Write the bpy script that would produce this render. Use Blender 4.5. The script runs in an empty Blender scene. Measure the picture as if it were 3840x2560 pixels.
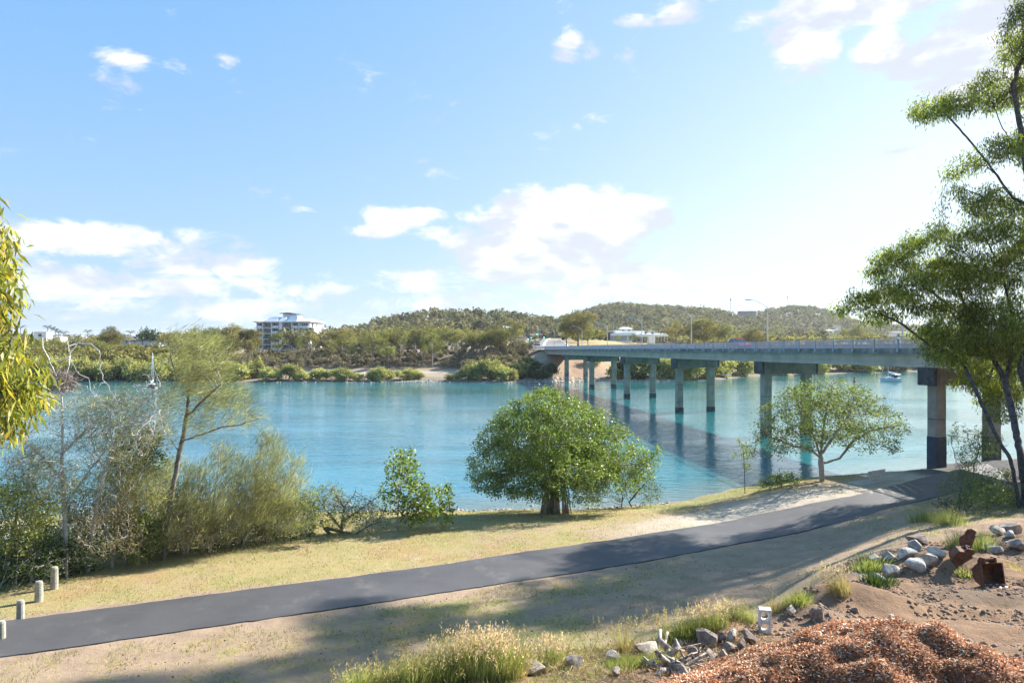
import bpy, math, random
import numpy as np
from mathutils import Vector, Matrix

# ------------------------------------------------------------------ camera, sky, sun, exposure
C = bpy.context.scene.collection
scene = bpy.context.scene
EXPO = 1.52
SKYS = 0.075
HC = 10.5            # eye height above the water (water is z = 0), metres
FPX = 2941.0         # focal length in photograph pixels (3840 wide)

cam_data = bpy.data.cameras.new("camera")
cam_data.sensor_width = 36.0
cam_data.lens = 36.0 * FPX / 3840.0
cam_data.clip_start = 0.1
cam_data.clip_end = 30000.0
cam = bpy.data.objects.new("camera", cam_data)
C.objects.link(cam)
cam.location = (0, 0, HC)
cam.rotation_euler = (math.radians(90), 0, 0)
scene.camera = cam

SUN_H = Vector((1.33, 0.84, 1.0)).normalized()      # direction towards the sun
sun_el = math.asin(SUN_H.z)
sun_az = math.atan2(SUN_H.x, SUN_H.y)                # clockwise from +Y
sd = bpy.data.lights.new("sun", 'SUN')
sd.energy = 5.0
sd.angle = math.radians(0.55)
sd.color = (1.0, 0.955, 0.88)
sun = bpy.data.objects.new("sun", sd)
C.objects.link(sun)
sun.rotation_euler = (-SUN_H).to_track_quat('-Z', 'Y').to_euler()

scene.view_settings.view_transform = 'Standard'
scene.view_settings.look = 'None'
scene.view_settings.gamma = 1.0
scene.view_settings.exposure = EXPO
scene.view_settings.use_curve_mapping = False
try:
    scene.cycles.max_bounces = 8
    scene.cycles.diffuse_bounces = 4
    scene.cycles.transmission_bounces = 4
    scene.cycles.caustics_reflective = False
    scene.cycles.caustics_refractive = False
except Exception:
    pass

world = bpy.data.worlds.new("World")
scene.world = world
world.use_nodes = True
nt = world.node_tree
nt.nodes.clear()


class NT:
    """short-hand for building node trees"""
    def __init__(s, t):
        s.t = t

    def n(s, kind, **kw):
        nd = s.t.nodes.new(kind)
        for k, v in kw.items():
            setattr(nd, k, v)
        return nd

    def put(s, sock, v):
        if v is None:
            return
        if isinstance(v, (int, float)):
            sock.default_value = v
        elif isinstance(v, (tuple, list)):
            if len(v) == 3 and len(sock.default_value) == 4:
                v = (*v, 1.0)
            sock.default_value = v
        else:
            s.t.links.new(v, sock)

    def m(s, op, a, b=None, c=None, clamp=False):
        nd = s.n('ShaderNodeMath', operation=op)
        nd.use_clamp = clamp
        for i, v in enumerate((a, b, c)):
            s.put(nd.inputs[i], v)
        return nd.outputs[0]

    def mix(s, f, a, b, blend='MIX'):
        nd = s.n('ShaderNodeMix', data_type='RGBA', blend_type=blend)
        s.put(nd.inputs[0], f)
        s.put(nd.inputs[6], a)
        s.put(nd.inputs[7], b)
        return nd.outputs[2]

    def mapr(s, v, a, b, c=0.0, d=1.0, smooth=True):
        nd = s.n('ShaderNodeMapRange')
        nd.interpolation_type = 'SMOOTHSTEP' if smooth else 'LINEAR'
        for i, q in enumerate((v, a, b, c, d)):
            s.put(nd.inputs[i], q)
        return nd.outputs[0]

    def noise(s, vec, scale, detail=4, rough=0.55, dist=0.0):
        nd = s.n('ShaderNodeTexNoise')
        s.put(nd.inputs['Vector'], vec)
        nd.inputs['Scale'].default_value = scale
        nd.inputs['Detail'].default_value = detail
        nd.inputs['Roughness'].default_value = rough
        nd.inputs['Distortion'].default_value = dist
        return nd.outputs['Fac']

    def comb(s, x, y, z):
        nd = s.n('ShaderNodeCombineXYZ')
        for i, q in enumerate((x, y, z)):
            s.put(nd.inputs[i], q)
        return nd.outputs[0]

    def sep(s, v):
        nd = s.n('ShaderNodeSeparateXYZ')
        s.put(nd.inputs[0], v)
        return nd.outputs

    def scale(s, v, k):
        nd = s.n('ShaderNodeVectorMath', operation='MULTIPLY')
        s.put(nd.inputs[0], v)
        nd.inputs[1].default_value = k
        return nd.outputs[0]


w = NT(nt)
sky = w.n('ShaderNodeTexSky')
sky.sky_type = 'NISHITA'
sky.sun_disc = False
sky.sun_elevation = sun_el
sky.sun_rotation = sun_az
sky.altitude = 0
sky.air_density = 1.0
sky.dust_density = 1.6
sky.ozone_density = 1.6
tc = w.n('ShaderNodeTexCoord')
dx, dy, dz = w.sep(tc.outputs['Generated'])
az = w.m('ARCTAN2', dx, dy)
el = w.m('ARCSINE', dz)


def aze(px, py):
    u = (px - 1920) / FPX
    v = (1278 - py) / FPX
    return math.atan(u), math.atan(v * math.cos(math.atan(u)))


# clouds: (x, y, half width, half height in photograph pixels, strength), turned into directions
CL = [(2120, 860, 330, 140, 1.9), (2300, 830, 200, 120, 1.6), (1850, 910, 190, 80, 1.3), (2010, 990, 260, 110, 1.3), (1480, 815, 170, 42, .95),
      (1400, 865, 140, 32, .9), (2250, 1040, 420, 110, .95), (1600, 1060, 260, 70, .75), (1650, 870, 110, 36, .8),
      (330, 890, 460, 60, 1.15), (720, 980, 240, 62, 1.0), (480, 1060, 520, 60, .9), (1120, 1090, 230, 60, .8),
      (300, 1150, 420, 50, .85), (900, 1150, 500, 50, .75), (1900, 1130, 800, 60, .7), (1250, 1035, 190, 26, .6),
      (440, 215, 80, 38, .62), (480, 300, 110, 50, .70), (690, 255, 62, 40, .60), (840, 220, 50, 30, .50), (1165, 280, 60, 24, .5),
      (2125, 170, 60, 70, .95), (2210, 190, 40, 30, .62), (1130, 790, 60, 24, .5), (320, 520, 60, 30, .46),
      (3000, 120, 130, 130, 1.5), (3180, 30, 330, 60, 1.5), (2560, 25, 110, 60, 1.1), (3300, 190, 95, 70, 1.3),
      (3460, 235, 120, 60, 1.3), (3740, 200, 230, 140, 1.6), (3640, 40, 160, 60, .9), (3380, 570, 120, 24, .5),
      (2400, 70, 90, 30, .6)]
acc = None
for (px, py, rx, ry, st) in CL:
    a0, e0 = aze(px, py)
    ra, re = rx / FPX, ry / FPX
    a = w.m('DIVIDE', w.m('SUBTRACT', az, a0), ra)
    e = w.m('DIVIDE', w.m('SUBTRACT', el, e0), re)
    r2 = w.m('ADD', w.m('MULTIPLY', a, a), w.m('MULTIPLY', e, e))
    b = w.m('MULTIPLY', w.m('SUBTRACT', 1.0, w.m('MULTIPLY', r2, 0.55)), st)
    acc = b if acc is None else w.m('MAXIMUM', acc, b)
# beyond the frame the same scattered cloud goes on
aabs = w.m('ABSOLUTE', az)
big = w.noise(w.comb(w.m('MULTIPLY', az, 2.0), w.m('MULTIPLY', el, 4.5), 3.0), 1.6, 3)
side = w.m('MULTIPLY', w.mapr(big, .52, .72, 0.0, 1.0), w.mapr(aabs, .66, .95, 0.0, 1.0))
acc = w.m('MAXIMUM', acc, side)
nv = w.comb(az, w.m('MULTIPLY', el, 1.9), 0.7)
n1 = w.noise(nv, 15.0, 11, 0.66, 0.35)
n2 = w.noise(w.comb(w.m('ADD', az, .012), w.m('MULTIPLY', w.m('SUBTRACT', el, .014), 1.9), 0.7), 13.0, 6, 0.6, 0.25)
dens = w.m('ADD', acc, w.m('MULTIPLY', w.m('SUBTRACT', n1, .5), 3.3))
mask = w.mapr(dens, .34, 1.05, 0.0, 1.0)
s1 = w.noise(nv, 8.0, 5, 0.55, 0.2)
s2 = w.noise(w.comb(w.m('ADD', az, .02), w.m('MULTIPLY', w.m('SUBTRACT', el, .03), 1.9), 0.7), 8.0, 4, 0.5, 0.2)
shade = w.mapr(w.m('SUBTRACT', s1, s2), -.10, .06, 0.0, 1.0)
shade = w.m('SUBTRACT', 1.0, shade)
# pale haze towards the horizon and towards the sun
UNIT = 1.0 / (2 ** EXPO * SKYS)          # radiance that renders as display white
sunv = w.n('ShaderNodeVectorMath', operation='DOT_PRODUCT')
nt.links.new(tc.outputs['Generated'], sunv.inputs[0])
sunv.inputs[1].default_value = tuple(SUN_H)
glow = w.m('POWER', w.m('MAXIMUM', sunv.outputs['Value'], 0.0), 3.0)
veil = w.m('POWER', 2.718, w.m('MULTIPLY', w.m('MAXIMUM', el, 0.0), -3.5))
veilf = w.m('ADD', w.m('MULTIPLY', veil, w.m('ADD', .70, w.m('MULTIPLY', glow, 2.1))), w.m('MULTIPLY', glow, .16), clamp=True)
air = w.mix(veilf, tuple(UNIT * q for q in (.135, .475, 1.04)), tuple(UNIT * q for q in (.90, .97, 1.03)))
nish = w.mix(1.0, sky.outputs[0], (0.62, 1.0, 1.15), 'MULTIPLY')
c1 = w.mix(.82, nish, air)
cloudc = w.mix(shade, tuple(UNIT * q for q in (1.12, 1.13, 1.15)), tuple(UNIT * q for q in (.78, .83, .94)))
c2 = w.mix(w.m('MULTIPLY', mask, .93), c1, cloudc)
bg = w.n('ShaderNodeBackground')
nt.links.new(c2, bg.inputs[0])
bg.inputs[1].default_value = SKYS
wo = w.n('ShaderNodeOutputWorld')
nt.links.new(bg.outputs[0], wo.inputs[0])


# ------------------------------------------------------------------ numpy helpers
def _hash(ix, iy, seed):
    h = (ix.astype(np.int64) * 374761393 + iy.astype(np.int64) * 668265263 + seed * 144269504) & 0xffffffff
    h = ((h ^ (h >> 13)) * 1274126177) & 0xffffffff
    return ((h ^ (h >> 16)) & 0xffffff) / float(0xffffff)


def vn(x, y, s, seed=0):
    x = np.asarray(x, float) / s
    y = np.asarray(y, float) / s
    ix, iy = np.floor(x), np.floor(y)
    fx, fy = x - ix, y - iy
    fx = fx * fx * (3 - 2 * fx)
    fy = fy * fy * (3 - 2 * fy)
    a = _hash(ix, iy, seed); b = _hash(ix + 1, iy, seed)
    c = _hash(ix, iy + 1, seed); d = _hash(ix + 1, iy + 1, seed)
    return (a * (1 - fx) + b * fx) * (1 - fy) + (c * (1 - fx) + d * fx) * fy


def fbm(x, y, s, seed=0, o=4):
    r, amp, tot = 0, 1.0, 0
    for i in range(o):
        r = r + amp * vn(x, y, s, seed + i * 17)
        tot += amp
        amp *= .5
        s = s * .47
    return r / tot


def sm(x):
    x = np.clip(x, 0, 1)
    return x * x * (3 - 2 * x)


# ------------------------------------------------------------------ shape of the land
NSX = [-3000, -400, -80, -40, -25, -12, -3.5, 2, 6, 10, 14, 18.7, 23, 30, 35, 39, 60, 100, 300, 3000]
NSY = [20, 36, 43, 45.5, 47, 48, 49, 49.3, 49.6, 51, 54.3, 57.8, 60.5, 63, 66, 68, 76, 95, 130, 200]
FSX = [-4000, -300, -140, 0, 40, 57, 71, 97, 143, 190, 400, 4000]
FSY = [300, 216, 206, 204, 208, 217, 237, 248, 276, 290, 360, 600]
EX = [-3000, -30, -8, -4, -2, 0, 2.4, 4.2, 7, 8.4, 11, 16, 20, 30, 60, 3000]
EY = [-20, -6, 4.5, 8.7, 10.2, 11.4, 12.5, 13.4, 17.3, 20.2, 24.2, 28.6, 32, 37, 40, 40]


def shore_near(x):
    return np.interp(x, NSX, NSY) + 1.0 * (vn(x, x * 0, 4.0, 5) - .5) + .5 * (vn(x, x * 0, 1.3, 6) - .5)


def shore_far(x):
    return np.interp(x, FSX, FSY) + 5 * (vn(x, x * 0, 22, 7) - .5) + 2.0 * (vn(x, x * 0, 6, 8) - .5)


MOUNDS = [(6.4, 16.0, .55, 1.0, .8), (5.3, 14.3, .42, .8, .6), (8.2, 18.6, .35, 1.1, .7), (7.4, 15.6, .28, .7, .5), (10.5, 18.5, .16, 1.2, .4),
          (3.6, 13.0, .15, .6, .5), (9.0, 15.8, .12, 1.4, .3), (9.6, 16.6, -.13, .9, .3), (11.2, 17.6, -.12, 1.0, .3), (12.5, 23, .5, 2.0, 1.2), (17, 26, .6, 3.0, 2.0)]


def height(x, y):
    x = np.asarray(x, float)
    y = np.asarray(y, float)
    s = shore_near(x) - y
    low = np.interp(s, [-60, -20, 0, 1.0, 2.6, 5, 8, 20, 40, 80], [-4, -3, -.02, .14, .34, .66, .92, 1.35, 1.65, 1.8])
    low = low + (.10 * (fbm(x, y, 5.0, 21) - .5) + .035 * (fbm(x, y, .7, 22) - .5)) * (s > 0)
    low = low + .75 * sm((x - 10) / 10) * sm((s - 3) / 6) * sm((64 - y) / 6)
    e = y - (np.interp(x, EX, EY) + .8 * (fbm(x, y, 3.0, 31) - .5))
    ter = np.interp(y, [-50, 0, 9, 13, 20, 30, 50], [8.4, 7.3, 6.15, 5.6, 4.15, 3.0, 2.0])
    k = sm(e / (5.0 + .25 * np.maximum(0, x)))
    rough = .26 * (fbm(x, y, 1.3, 41, 3) - .5) + .12 * (fbm(x, y, .42, 42, 3) - .5)
    near = (y < 60)
    tr1 = np.exp(-((y - 15.2 - .35 * (x - 9)) / .28) ** 2) + np.exp(-((y - 17.0 - .42 * (x - 9)) / .28) ** 2) + np.exp(-((y - 13.4 - .3 * (x - 9)) / .28) ** 2)
    rough = rough + (.035 * np.sin((x * 1.0 + y * .5) * 26) - .05) * np.minimum(tr1, 1) * sm((x - 6.5) / 1.5) * (x < 16)
    rough = rough * np.where(x > 1.5, 1.0, .5)
    md = 0
    for (mx, my, mh, mr, mr2) in MOUNDS:
        md = md + mh * np.exp(-((x - mx) / mr) ** 2 - ((y - my) / mr2) ** 2)
    z = low * k + (ter + rough + md) * (1 - k)
    z = np.where(near, z, low)
    # far bank
    sf = y - shore_far(x)
    br = np.exp(-((x - 14) / 13.0) ** 2)
    sf2 = np.where(sf > 0, sf * (1 + 1.1 * br), sf)
    T = np.interp(x, [-600, -300, -110, -75, -45, -10, 20, 45, 60, 90, 200, 1000], [3, 3, 3.4, 4.4, 6.2, 7.6, 8.0, 7.8, 6.0, 3.5, 2.6, 3])
    p1 = np.interp(sf2, [-30, -6, 0, 4, 12, 19, 24, 26.5], [-3, -.6, 0, .35, .8, 1.45, 1.75, 2.4])
    t = sm((sf2 - 24) / 36.0)
    up = np.interp(y, [270, 330, 420, 600, 900, 3000], [0, 1.2, 3.6, 6.5, 9, 9]) * np.interp(x, [-150, -60, 20, 5000], [.0, .15, 1, 1])
    zf = p1 * (1 - t) + np.maximum(T, 2.4) * t + up + .5 * (fbm(x, y, 9, 51) - .5) * (sf > 2)
    return np.where(y > 125, zf, z)


def P(px, py, Y):
    return Vector(((px - 1920) / FPX * Y, Y, HC - (py - 1278) / FPX * Y))


_YS = np.concatenate([np.arange(5, 80, .05), np.arange(80, 900, .5)])


def G(px, py):
    u = (px - 1920) / FPX
    v = (py - 1278) / FPX
    zs = HC - v * _YS
    hs = height(u * _YS, _YS)
    i = np.argmax(zs <= hs)
    Y = float(_YS[i])
    return Vector((u * Y, Y, float(height(u * Y, Y))))


def H(x, y):
    return float(height(np.array([x]), np.array([y]))[0])


# ------------------------------------------------------------------ objects
def npmesh(name, V, F, smooth=False):
    V = np.asarray(V, np.float32)
    F = np.asarray(F, np.int32)
    me = bpy.data.meshes.new(name)
    k = F.shape[1]
    me.vertices.add(len(V))
    me.vertices.foreach_set('co', V.ravel())
    me.loops.add(F.size)
    me.loops.foreach_set('vertex_index', F.ravel())
    me.polygons.add(len(F))
    me.polygons.foreach_set('loop_start', np.arange(0, F.size, k, dtype=np.int32))
    if smooth:
        me.polygons.foreach_set('use_smooth', np.ones(len(F), bool))
    me.update(calc_edges=True)
    return me


class MB:
    def __init__(s):
        s.v = []
        s.f = []

    def add(s, V, F):
        o = len(s.v)
        s.v += [tuple(q) for q in V]
        s.f += [tuple(i + o for i in f) for f in F]
        return s

    def hexa(s, p):
        return s.add(p, [(0, 3, 2, 1), (4, 5, 6, 7), (0, 1, 5, 4), (1, 2, 6, 5), (2, 3, 7, 6), (3, 0, 4, 7)])

    def box(s, c, d, rz=0.0):
        cx, cy, cz = c
        a, b, h = d[0] / 2, d[1] / 2, d[2] / 2
        co, si = math.cos(rz), math.sin(rz)
        L = [(-a, -b, -h), (a, -b, -h), (a, b, -h), (-a, b, -h), (-a, -b, h), (a, -b, h), (a, b, h), (-a, b, h)]
        return s.hexa([(cx + x * co - y * si, cy + x * si + y * co, cz + z) for x, y, z in L])

    def bar(s, a, b, r, sides=6, r2=None):
        a = Vector(a); b = Vector(b)
        d = (b - a)
        if d.length < 1e-6:
            return s
        d.normalize()
        ref = Vector((0, 0, 1)) if abs(d.z) < .9 else Vector((1, 0, 0))
        n1 = d.cross(ref).normalized(); n2 = d.cross(n1)
        r2 = r if r2 is None else r2
        V = []
        for (c, rr) in ((a, r), (b, r2)):
            for i in range(sides):
                t = 2 * math.pi * i / sides
                V.append(c + (n1 * math.cos(t) + n2 * math.sin(t)) * rr)
        F = [(i, (i + 1) % sides, sides + (i + 1) % sides, sides + i) for i in range(sides)]
        F += [tuple(range(sides))[::-1], tuple(range(sides, 2 * sides))]
        return s.add(V, F)

    def tube(s, pts, rs, sides=6):
        n = len(pts)
        pts = [Vector(p) for p in pts]
        if not hasattr(rs, '__len__'):
            rs = [rs] * n
        V = []
        for i, p in enumerate(pts):
            d = (pts[min(i + 1, n - 1)] - pts[max(i - 1, 0)]).normalized()
            ref = Vector((.31, .2, .93)) if abs(d.z) < .85 else Vector((.93, .31, .2))
            n1 = d.cross(ref).normalized(); n2 = d.cross(n1)
            for k in range(sides):
                t = 2 * math.pi * k / sides
                V.append(p + (n1 * math.cos(t) + n2 * math.sin(t)) * rs[i])
        F = []
        for i in range(n - 1):
            for k in range(sides):
                F.append((i * sides + k, i * sides + (k + 1) % sides, (i + 1) * sides + (k + 1) % sides, (i + 1) * sides + k))
        F.append(tuple(range(sides))[::-1])
        F.append(tuple((n - 1) * sides + k for k in range(sides)))
        return s.add(V, F)

    def extrude(s, prof, vec):
        """prof: list of 3-D points of a planar polygon, extruded by vec"""
        n = len(prof)
        vec = Vector(vec)
        V = [Vector(p) for p in prof] + [Vector(p) + vec for p in prof]
        F = [tuple(range(n))[::-1], tuple(range(n, 2 * n))] + [(i, (i + 1) % n, n + (i + 1) % n, n + i) for i in range(n)]
        return s.add(V, F)

    def lathe(s, prof, c, sides=16):
        V = []
        F = []
        n = len(prof)
        for (r, z) in prof:
            for k in range(sides):
                t = 2 * math.pi * k / sides
                V.append((c[0] + r * math.cos(t), c[1] + r * math.sin(t), c[2] + z))
        for i in range(n - 1):
            for k in range(sides):
                F.append((i * sides + k, i * sides + (k + 1) % sides, (i + 1) * sides + (k + 1) % sides, (i + 1) * sides + k))
        F.append(tuple(range(sides))[::-1])
        F.append(tuple((n - 1) * sides + k for k in range(sides)))
        return s.add(V, F)

    def mesh(s, name, smooth=False):
        me = bpy.data.meshes.new(name)
        me.from_pydata([tuple(v) for v in s.v], [], s.f)
        me.update()
        if smooth:
            me.polygons.foreach_set('use_smooth', np.ones(len(me.polygons), bool))
        return me


def tag(o, label=None, cat=None, group=None, kind=None):
    if label: o['label'] = label
    if cat: o['category'] = cat
    if group: o['group'] = group
    if kind: o['kind'] = kind
    return o


def obj(name, me, mat, parent=None, loc=None, rz=0.0, **kw):
    if isinstance(me, MB):
        me = me.mesh(name)
    if mat is not None and len(me.materials) == 0:
        me.materials.append(mat)
    o = bpy.data.objects.new(name, me)
    C.objects.link(o)
    if parent is not None:
        o.parent = parent
    if loc is not None:
        o.location = loc
    if rz:
        o.rotation_euler = (0, 0, rz)
    return tag(o, **kw)


def thing(name, label, cat, loc=(0, 0, 0), rz=0.0, group=None):
    o = bpy.data.objects.new(name, None)
    o.empty_display_size = .2
    C.objects.link(o)
    o.location = loc
    o.rotation_euler = (0, 0, rz)
    return tag(o, label, cat, group)


def copy_tree(o, parent=None):
    c = o.copy()
    C.objects.link(c)
    c.parent = parent
    for ch in KIDS.get(o.name, []) or [q for q in o.children]:
        copy_tree(ch, c)
    return c


KIDS = {}


def bevel(o, wd, seg=2):
    m = o.modifiers.new('bevel', 'BEVEL')
    m.width = wd
    m.segments = seg
    m.limit_method = 'ANGLE'
    return o


# ------------------------------------------------------------------ materials
def newmat(name):
    m = bpy.data.materials.new(name)
    m.use_nodes = True
    t = m.node_tree
    t.nodes.clear()
    n = NT(t)
    out = n.n('ShaderNodeOutputMaterial')
    bs = n.n('ShaderNodeBsdfPrincipled')
    t.links.new(bs.outputs[0], out.inputs[0])
    return m, n, bs, out


def simple(name, col, rough=.7, var=.12, scale=3.0, metal=0.0, bump=0.0, bscale=30.0, spec=.4, streak=0.0, stain=None):
    m, n, bs, out = newmat(name)
    tcn = n.n('ShaderNodeTexCoord').outputs['Object']
    f = n.noise(tcn, scale, 6, .6)
    lo = tuple(max(0, c * (1 - var * 2)) for c in col)
    hi = tuple(min(.95, c * (1 + var)) for c in col)
    c = n.mix(n.mapr(f, .3, .7), lo, hi)
    if streak > 0:
        g = n.noise(n.scale(tcn, (3.2, 3.2, .22)), 2.0, 5, .65)
        c = n.mix(n.m('MULTIPLY', n.mapr(g, .5, .75), streak), c, stain or tuple(q * .35 for q in col))
    n.put(bs.inputs['Base Color'], c)
    bs.inputs['Roughness'].default_value = rough
    bs.inputs['Metallic'].default_value = metal
    bs.inputs['Specular IOR Level'].default_value = spec
    if bump > 0:
        b = n.n('ShaderNodeBump')
        b.inputs['Strength'].default_value = bump
        b.inputs['Distance'].default_value = .02
        n.put(b.inputs['Height'], n.noise(tcn, bscale, 5, .6))
        m.node_tree.links.new(b.outputs[0], bs.inputs['Normal'])
    return m


def leafmat(name, c1, c2, c3=None, trans=.35, rough=.5, spec=.35, tint=.0):
    m, n, bs, out = newmat(name)
    g = n.n('ShaderNodeNewGeometry')
    r = g.outputs['Random Per Island']
    c = n.mix(r, c1, c2)
    if c3 is not None:
        c = n.mix(n.mapr(n.m('FRACT', n.m('MULTIPLY', r, 7.3)), .78, .9), c, c3)
    tcn = n.n('ShaderNodeTexCoord').outputs['Object']
    big = n.mapr(n.noise(tcn, .9, 3), .35, .65, .72, 1.22)
    ov = n.n('ShaderNodeObjectInfo').outputs['Random']
    tv = n.n('ShaderNodeAttribute', attribute_name='tree_tint').outputs['Fac']
    vv = n.m('FRACT', n.m('ADD', ov, tv))
    c = n.mix(n.m('MULTIPLY', n.m('FRACT', n.m('MULTIPLY', vv, 5.7)), tint), c, (.26, .17, .09))
    k_ = n.m('MULTIPLY', big, n.m('ADD', 1.0 - tint * .9, n.m('MULTIPLY', vv, tint * 1.8)))
    c = n.mix(1.0, c, n.comb(k_, k_, k_), 'MULTIPLY')
    n.put(bs.inputs['Base Color'], c)
    bs.inputs['Roughness'].default_value = rough
    bs.inputs['Specular IOR Level'].default_value = spec
    tr = n.n('ShaderNodeBsdfTranslucent')
    n.put(tr.inputs[0], n.mix(1.0, c, (1.35, 1.5, .7), 'MULTIPLY'))
    mx = n.n('ShaderNodeMixShader')
    mx.inputs[0].default_value = trans
    m.node_tree.links.new(bs.outputs[0], mx.inputs[1])
    m.node_tree.links.new(tr.outputs[0], mx.inputs[2])
    m.node_tree.links.new(mx.outputs[0], out.inputs[0])
    return m


M = {}
M['concrete'] = simple('concrete', (.34, .295, .24), .85, .14, .8, streak=.5, bump=.3)
M['girder'] = simple('girder_concrete', (.47, .41, .32), .8, .10, .5, streak=.28)
M['cap'] = simple('cap_concrete', (.25, .225, .19), .85, .16, .7, streak=.6, stain=(.07, .06, .05), bump=.3)
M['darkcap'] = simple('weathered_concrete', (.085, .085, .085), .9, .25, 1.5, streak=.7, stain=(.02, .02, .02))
M['kerb'] = simple('kerb_concrete', (.24, .24, .22), .9, .25, .8, streak=.6)
M['bluepaint'] = simple('blue_grey_paint', (.045, .06, .09), .7, .15, 2.0)
M['darkpaint'] = simple('dark_grey_paint', (.075, .075, .08), .75, .1, 2.0)
M['galv'] = simple('galvanised_steel', (.44, .47, .52), .5, .06, 4.0, metal=.2)
M['galvlt'] = simple('pale_galvanised_steel', (.55, .58, .62), .5, .06, 4.0, metal=.1)
M['tanrail'] = simple('tan_parapet', (.42, .32, .25), .8, .1, 1.0)
M['brownrail'] = simple('brown_rail', (.20, .14, .11), .7, .1, 2.0)
M['roadgrey'] = simple('bridge_road_surface', (.12, .12, .12), .9, .12, 1.0)
M['road'] = simple('road_surface', (.17, .165, .165), .9, .08, .2)
M['line'] = simple('road_marking', (.78, .78, .76), .8, .04, 1.0)
M['white'] = simple('white_render', (.80, .80, .79), .7, .03, 1.0)
M['offwhite'] = simple('off_white_paint', (.70, .69, .65), .7, .05, 1.0)
M['glassdark'] = simple('window_glass', (.05, .07, .09), .12, .25, .5, spec=.8)
M['roofdark'] = simple('dark_roofing', (.09, .09, .10), .6, .1, 1.0)
M['roofred'] = simple('red_roofing', (.30, .08, .06), .7, .1, 1.0)
M['roofgrey'] = simple('grey_roofing', (.45, .46, .48), .5, .08, 1.0)
M['timber'] = simple('weathered_timber', (.36, .35, .28), .9, .18, 6.0, streak=.5, bump=.4)
M['alu'] = simple('brushed_aluminium', (.62, .62, .63), .35, .05, 5.0, metal=.6)
M['slab'] = simple('slab_concrete', (.5, .48, .42), .9, .08, 3.0)
M['block'] = simple('block_concrete', (.62, .60, .56), .9, .06, 20.0, bump=.4, bscale=120)
M['redpaint'] = simple('red_car_paint', (.45, .04, .05), .25, .05, 1.0, spec=.6)
M['bluecar'] = simple('blue_car_paint', (.05, .10, .22), .25, .05, 1.0, spec=.6)
M['tyre'] = simple('tyre_rubber', (.02, .02, .02), .8, .1, 5.0)
M['hull'] = simple('hull_gelcoat', (.80, .81, .82), .3, .03, 1.0, spec=.6)
M['navy'] = simple('navy_stripe', (.02, .05, .16), .4, .05, 1.0)
M['canvas'] = simple('dark_canvas', (.03, .035, .05), .9, .1, 4.0)
M['signal'] = simple('signal_housing', (.02, .05, .045), .6, .1, 2.0)
M['club'] = simple('grey_club_wall', (.36, .38, .42), .8, .06, .5)
M['clubdark'] = simple('charcoal_club_wall', (.07, .08, .10), .7, .1, .5)
M['clubred'] = simple('maroon_wall', (.25, .03, .05), .7, .1, .5)
M['orange'] = simple('orange_buoy_paint', (.45, .10, .04), .6, .1, 3.0)
M['sign'] = simple('sign_board', (.12, .17, .22), .6, .15, 2.0)
M['bark_pale'] = simple('pale_bark', (.40, .34, .28), .9, .22, 5.0, bump=.5)
M['bark_grey'] = simple('grey_bark', (.20, .18, .16), .95, .25, 6.0, bump=.6)
M['bark_dark'] = simple('dark_bark', (.085, .07, .065), .95, .3, 5.0, bump=.8, bscale=14)
M['bark_far'] = simple('far_bark', (.26, .23, .20), .95, .25, 2.0)
M['bark_dead'] = simple('dead_wood', (.57, .56, .53), .95, .18, 5.0)
M['twig'] = simple('grey_twigs', (.36, .33, .29), .95, .2, 8.0)
M['driftwood'] = simple('bleached_driftwood', (.47, .39, .31), .95, .35, 9.0, bump=.9, bscale=25)

M['fig'] = leafmat('fig_leaves', (.07, .115, .02), (.22, .275, .05), (.36, .40, .11), .35, .42, .35)
M['spread'] = leafmat('spreading_tree_leaves', (.08, .12, .03), (.19, .22, .06), (.30, .31, .10), .38, .55, .2)
M['euc'] = leafmat('gum_leaves', (.07, .10, .02), (.25, .28, .05), (.40, .38, .09), .5, .5, .25)
M['eucyel'] = leafmat('near_gum_leaves', (.11, .14, .03), (.33, .31, .06), (.52, .38, .08), .42, .45)
M['casu'] = leafmat('casuarina_needles', (.17, .165, .08), (.34, .32, .18), (.50, .46, .32), .40, .7, .1)
M['bush'] = leafmat('bush_leaves', (.07, .11, .03), (.18, .23, .06), (.30, .33, .11), .4, .55, .2)
M['bushyel'] = leafmat('yellow_green_leaves', (.16, .19, .05), (.30, .31, .10), None, .35, .6)
M['darkbush'] = leafmat('dark_creeper_leaves', (.03, .055, .018), (.07, .10, .03), (.13, .16, .04), .3, .5)
M['mangrove'] = leafmat('mangrove_leaves', (.25, .25, .08), (.44, .42, .17), (.58, .53, .30), .35, .7, .1, .25)
M['farleaf'] = leafmat('far_gum_leaves', (.12, .125, .045), (.27, .245, .09), (.36, .31, .14), .35, .7, .1, .36)
M['farleaf2'] = leafmat('far_green_gum_leaves', (.13, .155, .045), (.31, .31, .09), None, .35, .7, .1, .3)
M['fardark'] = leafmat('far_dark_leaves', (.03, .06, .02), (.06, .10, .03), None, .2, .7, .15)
M['hillleaf'] = leafmat('hill_forest_leaves', (.10, .105, .07), (.19, .185, .12), (.26, .24, .18), .25, .8, .05, .42)
M['scrub'] = leafmat('dry_scrub_leaves', (.15, .125, .085), (.28, .235, .16), (.19, .18, .09), .25, .8, .1, .35)
M['grass'] = leafmat('grass_blades', (.17, .17, .05), (.42, .36, .15), (.18, .24, .06), .35, .7, .2)
M['greengrass'] = leafmat('green_grass_blades', (.17, .19, .06), (.33, .34, .13), (.48, .42, .24), .4, .6, .15)
M['strawgrass'] = leafmat('straw_blades', (.32, .24, .13), (.55, .46, .28), (.30, .17, .10), .35, .8, .1)
M['pinkseed'] = leafmat('pink_seed_heads', (.50, .31, .27), (.70, .53, .46), None, .4, .8, .1)
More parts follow.
